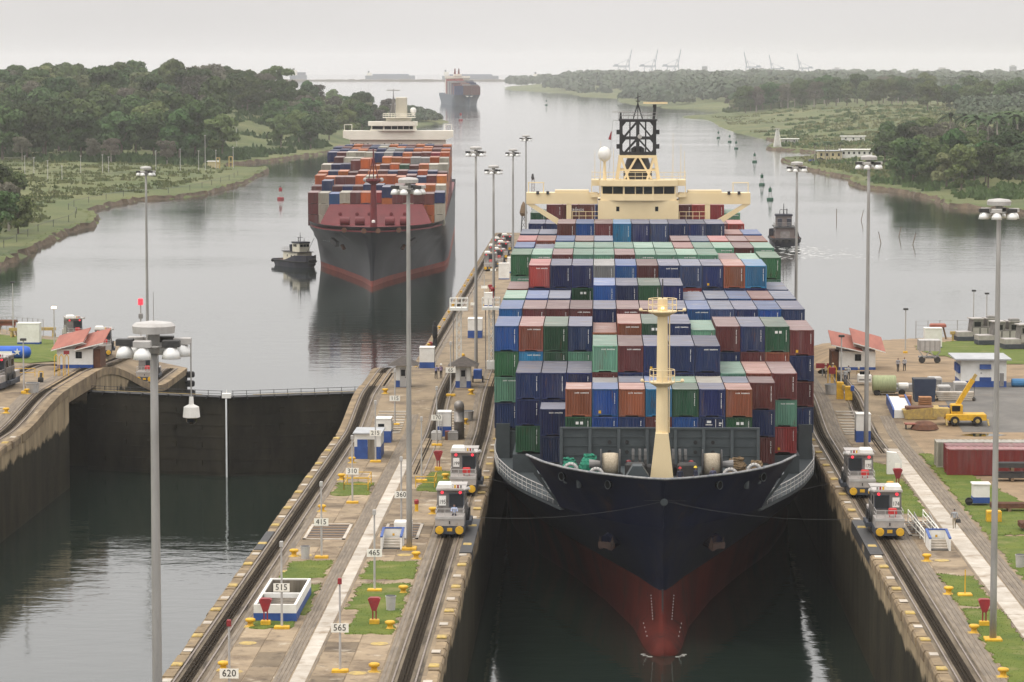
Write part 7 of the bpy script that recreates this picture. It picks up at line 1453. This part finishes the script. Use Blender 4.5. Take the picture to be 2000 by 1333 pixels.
# ---------------------------------------------------------------- trees
def leaf_mat(name, c1, c2, rnd=.42, sat=.035): 
    return M(name, c1, c2, .35, .75, coords='obj', rnd=rnd, sat=sat, spec=.2, lo=.3, hi=.7)
LEAF = {'dark': leaf_mat('foliage_dark', (.026,.055,.016), (.055,.090,.026)), 'mid': leaf_mat('foliage_mid', (.045,.080,.024), (.085,.12,.04)), 'pale': leaf_mat('foliage_pale', (.09,.12,.05), (.13,.155,.075)), 'dry': leaf_mat('foliage_dry', (.075,.07,.052), (.11,.102,.075)), 'palm': leaf_mat('palm_leaf', (.03,.055,.02), (.06,.09,.035))}
bark = M('bark', (.16,.13,.10), (.09,.07,.055), 1.5, .9, coords='obj'); bark_pale = M('pale_bark', (.34,.31,.27), (.24,.21,.18), 1.5, .9, coords='obj')
def crown_mesh(seed, rx, rz, h0, nl, per, size, mat, flat=.75, sparse=1.0):
    rg = np.random.default_rng(seed); vs = []; fs = []
    lobes = []
    for i in range(nl):
        a = rg.uniform(0, 2*np.pi); rr = np.sqrt(rg.uniform(0.02, 1))*.72; z = rg.uniform(-.95, .85)
        lobes.append((rx*rr*np.cos(a), rx*rr*np.sin(a), h0 + rz*z*(1-.35*rr), rx*rg.uniform(.26, .42)))
    lobes.append((0, 0, h0+rz*.6, rx*.4))
    for (cx, cy, cz, r) in lobes:
        n = per; d = rg.normal(size=(n,3)); d /= np.linalg.norm(d, axis=1)[:,None]; d[:,2] = np.where(d[:,2] < -.35, -d[:,2], d[:,2])
        rad = r*rg.uniform(.72, 1.12, n); c = np.array([cx,cy,cz]) + d*rad[:,None]*np.array([1,1,flat])
        nrm = d + rg.normal(size=(n,3))*.55; nrm /= np.linalg.norm(nrm, axis=1)[:,None]
        t = np.cross(nrm, rg.normal(size=(n,3))); t /= np.linalg.norm(t, axis=1)[:,None]; b = np.cross(nrm, t); s = size*rg.uniform(.55, 1.25, n)[:,None]
        quad = np.stack([c - t*s - b*s*.5, c + t*s*.2 - b*s*.75, c + t*s + b*s*.3, c - t*s*.1 + b*s*.8], 1).reshape(-1,3)
        k = len(vs); vs += quad.tolist(); fs += [(k+4*i, k+4*i+1, k+4*i+2, k+4*i+3) for i in range(n)]
    me = bpy.data.meshes.new('crown'); me.from_pydata(vs, [], fs); me.materials.append(mat); me.update(); return me, lobes
def trunk_mesh(seed, h0, lobes, r, mat):
    rg = random.Random(seed); m = MB(); top = h0*.55; m.tube((0,0,-1),(0,0,top*.5),r*1.25,r,8); m.tube((0,0,top*.5),(rg.uniform(-.3,.3),0,top),r,r*.8,8)
    for (x,y,z,rr) in lobes[:9]: mid_ = (x*.45,y*.45,top+(z-top)*.5); m.tube((0,0,top*.9),mid_,r*.5,r*.3,6); m.tube(mid_,(x,y,z),r*.3,r*.1,5)
    return m.mesh('trunk', mat)
TREES = {}
def variant(key, seed, rx, rz, h0, nl, per, size, mat, flat=.75, r=.5, bk=None):
    c, lb = crown_mesh(seed, rx, rz, h0, nl, per, size, mat, flat); TREES[key] = (c, trunk_mesh(seed, h0, lb, r, bk or bark), [mat])
for i in range(3): variant('dark%d' % i, 10+i, 10, 10.5, 14.5, 27, 190, .85, LEAF['dark'])
for i in range(3): variant('mid%d' % i, 20+i, 9.5, 9.5, 13, 25, 180, .85, LEAF['mid'])
for i in range(2): variant('pale%d' % i, 30+i, 8.5, 8, 11, 20, 160, .8, LEAF['pale'])
for i in range(2): variant('dry%d' % i, 40+i, 9, 8.5, 13.5, 24, 110, .62, LEAF['dry'], bk=bark_pale)
for i in range(2): variant('bush%d' % i, 50+i, 4.5, 3.0, 3.0, 9, 130, .55, LEAF['mid'], r=.2)
def make_palm(seed):
    rg = random.Random(seed); m = MB(); pts = [(math.sin(k*.25)*.35*rg.uniform(.5,1.5), 0, k*1.4) for k in range(9)]
    for k in range(8): m.tube(pts[k], pts[k+1], .3-.015*k, .285-.015*k, 7)
    tr = m.mesh('trunk', bark_pale); c = MB(); tip = Vector(pts[-1])
    for k in range(15):
        a = k*2*math.pi/15 + rg.uniform(-.2,.2); up = rg.uniform(-.2,1.0); L_ = rg.uniform(3.6,4.8); prev = tip; dirv = Vector((math.cos(a),math.sin(a),up)).normalized(); side = Vector((-math.sin(a),math.cos(a),0))
        for j in range(5):
            nx = prev + dirv*(L_/5); wj = .75*(1-.18*j); dr = Vector((0,0,-.28))
            c.add([prev, nx, nx+side*wj+dr, prev+side*wj+dr], [(0,1,2,3)]); c.add([prev, nx, nx-side*wj+dr, prev-side*wj+dr], [(3,2,1,0)])
            prev = nx; dirv = (dirv + Vector((0,0,-.3))).normalized()
    return c.mesh('crown', LEAF['palm']), tr
for i in range(2): c_, t_ = make_palm(60+i); TREES['palm%d' % i] = (c_, t_, None)
TN = [0]
def tree(key, x, y, z, sc, label, group, name='broadleaf_tree', sz=1.0):
    c, tr, _ = TREES[key]; t = thing(name, label, 'tree', (x, y, z), rt.uniform(0, 6.28), group); t.scale = (sc, sc, sc*sz)
    link('crown', c, t); link('trunk', tr, t); TN[0] += 1
rt = random.Random(77)
def zl(x, y): p = np.array([(x, y)], float); return float(h_left(p[:,0], p[:,1], sdf(p, LP))[0])
def zr(x, y): p = np.array([(x, y)], float); return float(h_right(p[:,0], p[:,1], sdf(p, RP))[0])
def inside(x, y, poly): return sdf(np.array([(x, y)], float), poly)[0]
KIND = {'dark': 'dark green broadleaf tree', 'mid': 'green broadleaf tree', 'pale': 'pale green tree', 'dry': 'greyish half bare tree'}
def forest(px0, px1, ya, yb, nx, ny, keys, sc0, sc1, zone, grp, zf, poly, mn=10, jit=.35, sz=1.0):
    for j in range(ny):
        cnt = 0; y = ya + (yb-ya)*(j+.5)/ny
        for i in range(nx):
            u = (i+.5+rt.uniform(-jit,jit)+(.5 if j % 2 else 0))/nx; yy = y + rt.uniform(-jit,jit)*(yb-ya)/ny; q = px0+(px1-px0)*u; x = (q-1170)/6000*yy
            if inside(x, yy, poly) < mn: continue
            cnt += 1; k = rt.choice(keys); v = k + str(rt.randrange({'dark':3,'mid':3,'pale':2,'dry':2}[k])); tree(v, x, yy, zf(x, yy)-.4, rt.uniform(sc0,sc1), '%s, %s, rank %s, %s from left' % (KIND[k], zone, ('one','two','three','four','five','six')[j], ORD[min(cnt,16)]), grp, sz=sz*rt.uniform(.92,1.1))
G1, G2 = 'trees of the left bank forest', 'trees of the right bank'
forest(-40, 425, 1500, 1690, 8, 3, ['dark','dark','dark','mid','pale'], .85, 1.28, 'front of left forest', G1, zl, LP)
forest(-60, 430, 1720, 2000, 10, 4, ['dark','mid','mid','dry','pale'], .75, 1.25, 'middle of left forest', G1, zl, LP)
forest(-80, 560, 2060, 2420, 15, 5, ['dark','mid','mid','dry','pale'], .8, 1.4, 'left skyline ridge', G1, zl, LP)
forest(520, 760, 1735, 2060, 5, 4, ['dark','mid','dry','pale','mid'], .8, 1.0, 'waterside behind black ship bridge', G1, zl, LP, 7)
forest(560, 770, 2090, 2560, 6, 4, ['mid','pale','dry','dark'], .8, 1.0, 'far left bank before spit', G1, zl, LP, 7)
for k, (q, y, sc) in enumerate(((-10,860,.62),(12,900,.68),(30,885,.5),(-20,930,.8),(5,960,.75))): tree(('mid1','dry1','mid0','dark0','mid2')[k], (q-1170)/6000*y, y, zl((q-1170)/6000*y, y)-.4, sc, 'near bushy tree at the left picture edge, %s from the front' % ORD[k+1], G1)
for k, (q, y) in enumerate(((180,1495),(215,1490),(325,1500),(40,1512))): tree('dry%d' % (k % 2), (q-1170)/6000*y, y, zl((q-1170)/6000*y, y), .55, 'thin bare tree in front of the left forest, %s from left' % ORD[k+1], G1)
# right bank
forest(1740, 2050, 1180, 1420, 8, 5, ['mid','dark','mid','pale'], .62, .85, 'near right thicket', G2, zr, RP, 12)
forest(1700, 2060, 1440, 1700, 8, 3, ['mid','dark','dry'], .65, .85, 'behind near right thicket', G2, zr, RP, 14)
forest(1440, 1800, 2900, 3350, 14, 4, ['dark','mid','mid','dry'], .95, 1.25, 'dark wood above right field', G2, zr, RP, 8)
forest(1800, 2080, 2500, 3100, 9, 3, ['dark','mid','mid'], .8, 1.1, 'right skyline wood', G2, zr, RP, 8)
forest(1290, 1470, 3150, 3600, 7, 4, ['mid','pale','dry'], .6, .85, 'right shore below hazy cranes', G2, zr, RP, 6)
for k, (q, y) in enumerate(((1590,1545),(1618,1560),(1640,1545),(1610,1570),(1905,1480),(1925,1500),(1945,1470),(1965,1510),(1985,1490),(1880,1520),(1850,1540))):
    x = (q-1170)/6000*y; tree('palm%d' % (k % 2), x, y, zr(x, y)-.3, (.85 if k < 4 else 1.9), ('palm in front of the yellow house, %s from left' % ORD[k+1]) if k < 4 else 'tall palm in the row above the right thicket, %s of the row' % ORD[k-3], 'palms on the right bank', 'palm_tree')
# undergrowth: reeds and scrub too dense to count
def scrub(name, label, pts, mat, size, seed, hmul=1.0, nb=7):
    rg = np.random.default_rng(seed); vs = []; fs = []
    for (x, y, z, r) in pts:
        for b in range(nb):
            a = rg.uniform(0, 6.28); d = r*np.sqrt(rg.uniform(0,1)); cx, cy = x+d*np.cos(a), y+d*np.sin(a); hh = r*rg.uniform(.4,1.0)*hmul*(1-.5*d/r); w_ = size*rg.uniform(.5,1.2); t = rg.uniform(0,3.14); dx, dy = np.cos(t)*w_, np.sin(t)*w_*.6; lx, ly = rg.normal(size=2)*.25*hh
            k = len(vs); vs += [(cx-dx,cy-dy,z-.1),(cx+dx,cy+dy,z-.1),(cx+dx*.8+lx,cy+dy*.8+ly,z+hh*.7),(cx+lx,cy+ly,z+hh),(cx-dx*.8+lx,cy-dy*.8+ly,z+hh*.75)]; fs.append((k,k+1,k+2,k+3,k+4))
    me = bpy.data.meshes.new(name); me.from_pydata(vs, [], fs); me.materials.append(mat); me.update(); return tag(link(name, me), label, 'vegetation', kind='stuff')
def scatter(n, px0, px1, ya, yb, poly, hf, mn, mx, r0, r1, seed, patch=.03):
    rg = np.random.default_rng(seed); y = 1/rg.uniform(1/yb, 1/ya, n); x = (rg.uniform(px0, px1, n)-1170)/6000*y; P = np.stack([x,y],1); d = sdf(P, poly); ok = (d > mn) & (d < mx) & (vnoise(x, y, patch) > -.15); P = P[ok]; z = hf(P[:,0], P[:,1], d[ok]); return [(a,b,c,rg.uniform(r0,r1)) for (a,b),c in zip(P,z)]
SCR = M('scrub_green', (.06,.085,.025), (.125,.135,.05), .08, .9, rnd=0, stain=((.18,.16,.09), .05, .58, .6)); SCRP = M('scrub_pale', (.11,.13,.045), (.18,.175,.08), .03, .9, stain=((.06,.085,.03), .02, .52, .8))
scrub('reed_bed', 'pale reeds and tall grass on the left bank below the forest', scatter(5200, -30, 560, 860, 1620, LP, h_left, 16, 200, .9, 2.4, 1, .11), SCR, .45, 1)
scrub('forest_undergrowth', 'dense shrubs at the foot of the left forest', scatter(2200, -40, 760, 1490, 2500, LP, h_left, 9, 300, 3.0, 6.0, 2, .02), LEAF['dark'], 1.1, 2, 1.1, 18)
scrub('meadow_scrub', 'scrub and tall grass across the right bank field', scatter(6500, 1330, 2060, 1300, 2900, RP, h_right, 8, 400, 1.6, 4.2, 3, .012), SCRP, .8, 3, .8)
scrub('wood_undergrowth', 'dense shrubs under the dark wood above the right field', scatter(1500, 1420, 2080, 2750, 3400, RP, h_right, 6, 500, 5.0, 9.0, 7, .004), LEAF['mid'], 1.6, 7, 1.0, 18)
scrub('bank_shrubs', 'dark low shrubs along the right bank', scatter(2400, 1500, 2060, 1090, 3000, RP, h_right, 7, 200, 1.5, 4.0, 4, .02), LEAF['mid'], .9, 4, 1.0, 16)
# far woods that read as one mass
def mass(name, label, specs, mat, seed, n=230, ls=.17):
    rg = np.random.default_rng(seed); V = []; Fq = []
    for (x, y, z, r) in specs:
        d = rg.normal(size=(n,3)); d /= np.linalg.norm(d, axis=1)[:,None]; d[:,2] = abs(d[:,2])*1.0-.15; c = np.array([x,y,z+r*.55]) + d*np.array([r,r,r*.85])*rg.uniform(.75,1.1,n)[:,None]
        nr = d + rg.normal(size=(n,3))*.4; nr /= np.linalg.norm(nr, axis=1)[:,None]; t = np.cross(nr, rg.normal(size=(n,3))); t /= np.linalg.norm(t, axis=1)[:,None]; b = np.cross(nr, t); s = r*ls*rg.uniform(.6,1.3,n)[:,None]
        V.append(np.stack([c-t*s-b*s, c+t*s-b*s*.6, c+t*s*.8+b*s, c-t*s*.7+b*s], 1).reshape(-1,3))
    V = np.concatenate(V); n = len(V)//4; me = bpy.data.meshes.new(name); me.from_pydata(V.tolist(), [], np.arange(4*n).reshape(-1,4).tolist()); me.materials.append(mat); me.update(); return tag(link(name, me), label, 'wood', kind='stuff')
def mspec(n, px0, px1, ya, yb, poly, hf, r0, r1, seed, mn=5):
    rg = np.random.default_rng(seed); y = rg.uniform(ya, yb, n); x = (rg.uniform(px0, px1, n)-1170)/6000*y; P = np.stack([x,y],1); d = sdf(P, poly); ok = d > mn; P = P[ok]; z = hf(P[:,0],P[:,1],d[ok]); return [(a,b,c,rg.uniform(r0,r1)) for (a,b),c in zip(P,z)]
FARW = M('far_wood', (.05,.075,.045), (.085,.11,.065), .02, .9, stain=((.09,.085,.06), .01, .56, .5))
mass('far_wood', 'distant woods merging into haze below the cranes', mspec(520, 1020, 2100, 3700, 5200, RP, h_right, 9, 16, 1), FARW, 1)
mass('far_wood', 'farthest belt of woods along the right horizon', mspec(620, 980, 2150, 5200, 8600, RP, h_right, 11, 20, 2), FARW, 2)
mass('far_wood', 'low woods right of the green field, beyond the palms', mspec(160, 1880, 2100, 2000, 2900, RP, h_right, 7, 11, 3), FARW, 3, 420, .11)
mass('spit_scrub', 'scrub on the low spit beyond the white bridge', mspec(60, 760, 880, 2580, 2950, LP, h_left, 3, 6, 4, 4), FARW, 4)
# thin posts on the left bank
for k, (q, y, h) in enumerate(((45,1290,9),(63,1300,8),(90,1260,8),(155,1330,8),(198,1345,8),(210,1350,7),(303,1370,9),(351,1390,10),(387,1400,9),(400,1405,16),(421,1420,9),(455,1450,10),(441,1700,12),(462,1720,12),(118,1230,6))):
    x = (q-1170)/6000*y; t = thing('bank_post', 'thin pale post on the left bank, %s from the left edge' % (ORD[k+1]), 'post', (x, y, zl(x, y)), 0, 'posts on the left bank'); MB().tube((0,0,-.3),(0,0,h),.16,.1,6).build('post_shaft', MT['lightgrey'], t); MB().bx(-.4,.4,-.1,.1,h-.3,h).build('post_arm', MT['lightgrey'], t)
for k, (q, y) in enumerate(((415,1440),(425,1436),(450,1465))):
    x = (q-1170)/6000*y; t = thing('bank_kiosk', ('small cream hut by the left landing','yellow frame beside the cream hut on the left landing','second yellow frame at the left landing')[k], 'hut', (x, y, zl(x, y)))
    if k == 0: MB().bx(-2.5,2.5,0,4,0,3).build('wall', ylw, t); MB().tbx(-2.9,2.9,-.4,4.4,3,3.3,.1).build('roof', MT['white'], t)
    else: MB().path([(-.8,0,0),(-.8,0,5),(.8,0,5),(.8,0,0)], .25, 6).build('frame_hoop', MT['yellow_dull'], t); MB().bx(-.8,.8,-.1,.1,2.2,2.5).build('frame_bar', MT['yellow_dull'], t)
# white lamp markers along the near left shore: low fence of dark posts
lf = thing('shore_fence', 'low dark post and rail fence along the near left shore', 'fence', (0,0,0)); pts = []
for k in range(22):
    y = 790 + k*27; xs_ = [p for p in LEFT_SHORE]; i = max(j for j in range(len(xs_)) if xs_[j][1] <= y); a, b = xs_[i], xs_[min(i+1, len(xs_)-1)]; u = (y-a[1])/max(1e-6, b[1]-a[1]); x = a[0]+(b[0]-a[0])*min(1,max(0,u)) - 6; pts.append((x, y, zl(x, y)))
for p in pts: MB().tube((p[0],p[1],p[2]-.2),(p[0],p[1],p[2]+2.2),.1,.1,5).build('fence_post', MT['dark'], lf)
m = MB()
for a, b in zip(pts[:-1], pts[1:]): m.tube((a[0],a[1],a[2]+2.0),(b[0],b[1],b[2]+2.0),.06,.06,4)
m.build('fence_rail', MT['dark'], lf)
for k, (x, y, a) in enumerate(((85,1000,.3),(80,870,-.3),(88,865,.35),(88,905,.3),(78,1010,.0))): t = thing('mooring_stake', 'thin dark stake leaning in the water at right, %s one' % ORD[k+1], 'stake', (x, y, WATER)); MB().tube((0,0,-1),(a*3,0,3.2),.13,.1,6).build('stake_pole', MT['wood'], t); MB().tube((a*2.9,0,3.1),(a*3.05,0,3.35),.15,.1,6).build('stake_cap', MT['dark'], t)
# ---------------------------------------------------------------- people
def cloth(c): 
    k = 'cloth_%d_%d_%d' % tuple(int(x*99) for x in c)
    if k not in MT: MT[k] = M(k, c, None, 6, .85, coords='obj')
    return MT[k]
def person(x, y, z, pose, rz, shirt, trousers, hat, label, sc=1.0):
    t = thing('person', label, 'person', (x, y, z), rz, None, sc); o = link('body', PM[pose], t)
    for i, mt in enumerate((cloth(shirt), cloth(trousers), MT['skin'], cloth(hat))): o.material_slots[i].link = 'OBJECT'; o.material_slots[i].material = mt
    if pose != 'sit' and hat[0] > .3: MB().lathe((0,-.03,1.7), [(.13,-.03),(.17,-.02),(.13,.03),(.1,.1),(.02,.13)], 10).build('hard_hat', cloth(hat), t)
    return t
NV = (.03,.035,.06); KH = (.42,.36,.25); GR = (.42,.43,.44); DK = (.03,.03,.035)
person(31.0, 265.8, .05, 'walk', math.pi, (.34,.35,.37), (.32,.27,.2), DK, 'person in grey shirt and khaki trousers walking away on the right walkway, bag in hand')
bag = thing('hand_bag', 'small dark bag carried by the person on the right walkway', 'bag', (31.35, 265.9, .55)); MB().tbx(-.2,.2,-.1,.1,0,.32,.06).build('bag_body', MT['dark'], bag); MB().path([(-.1,0,.3),(-.06,0,.45),(.06,0,.45),(.1,0,.3)], .02, 5).build('bag_handle', MT['dark'], bag)
person(-19.9, 374.5, 1.9, 'bend', 2.6, (.16,.15,.25), DK, DK, 'person in dark blue shirt bending at the crest of the centre wall'); person(-19.3, 375.2, 1.9, 'bend', 3.6, (.3,.22,.32), DK, (.7,.68,.62), 'person with pale hat bending beside the dark blue shirted one')
person(-12.3, 260.6, 1.45, 'sit', 0, (.42,.5,.7), (.05,.045,.06), DK, 'person in light blue shirt sitting on the front deck of locomotive 195')
person(SX+1.5, SY+8.6, WATER+13.45, 'stand', .3, NV, NV, (.5,.04,.04), 'crew member in navy overalls with red helmet beside the ship mast'); person(SX+2.9, SY+9.2, WATER+13.45, 'stand', -.9, NV, NV, (.8,.6,.05), 'crew member in navy overalls with yellow helmet beside the ship mast'); person(SX+4.4, SY+9.0, WATER+13.45, 'stand', .1, (.1,.1,.16), (.09,.09,.14), DK, 'bareheaded crew member in blue grey overalls on the bow')
person(29.9, 371, 1.9, 'stand', 2.9, GR, (.1,.11,.14), (.45,.4,.3), 'person in grey shirt standing at the right ramp head'); person(31.6, 372, 1.9, 'stand', 3.3, (.45,.34,.2), DK, (.5,.42,.28), 'person in tan shirt standing at the right ramp head'); person(30.6, 375, 1.9, 'stand', 2.6, (.5,.5,.5), DK, DK, 'person in white shirt between the two at the right ramp head')
person(27.9, 376.5, 1.9, 'stand', 1.2, KH, (.12,.1,.08), (.45,.38,.25), 'person in khaki beside the right drum, nearer the ship'); person(28.9, 377.5, 1.9, 'walk', -1.0, (.5,.45,.36), (.14,.12,.1), (.5,.42,.28), 'person in pale khaki walking beside the thin post at right')
person(37.6, 385, 1.9, 'stand', .4, (.3,.3,.33), DK, DK, 'person in grey behind the right red roofed house'); person(38.5, 385.8, 1.9, 'stand', -.6, (.4,.4,.42), DK, DK, 'person in pale grey behind the right red roofed house')
# ---------------------------------------------------------------- haze
m = MB(); m.bx(-8000, 8000, -120, 16700, -12.5, 98)
hz = m.build('haze', None); hz.data.materials.clear(); hm = bpy.data.materials.new('haze_air'); hm.use_nodes = True; hn = hm.node_tree; hn.nodes.clear()
pv = hn.nodes.new('ShaderNodeVolumePrincipled'); pv.inputs['Color'].default_value = (.99,.99,.995,1); pv.inputs['Density'].default_value = 5.5e-5; pv.inputs['Anisotropy'].default_value = .0
on = hn.nodes.new('ShaderNodeOutputMaterial'); hn.links.new(pv.outputs[0], on.inputs['Volume']); hz.data.materials.append(hm); hz['kind'] = 'stuff'; hz['label'] = 'pale even haze over the canal'; hz['category'] = 'haze'
hz.display_type = 'WIRE'
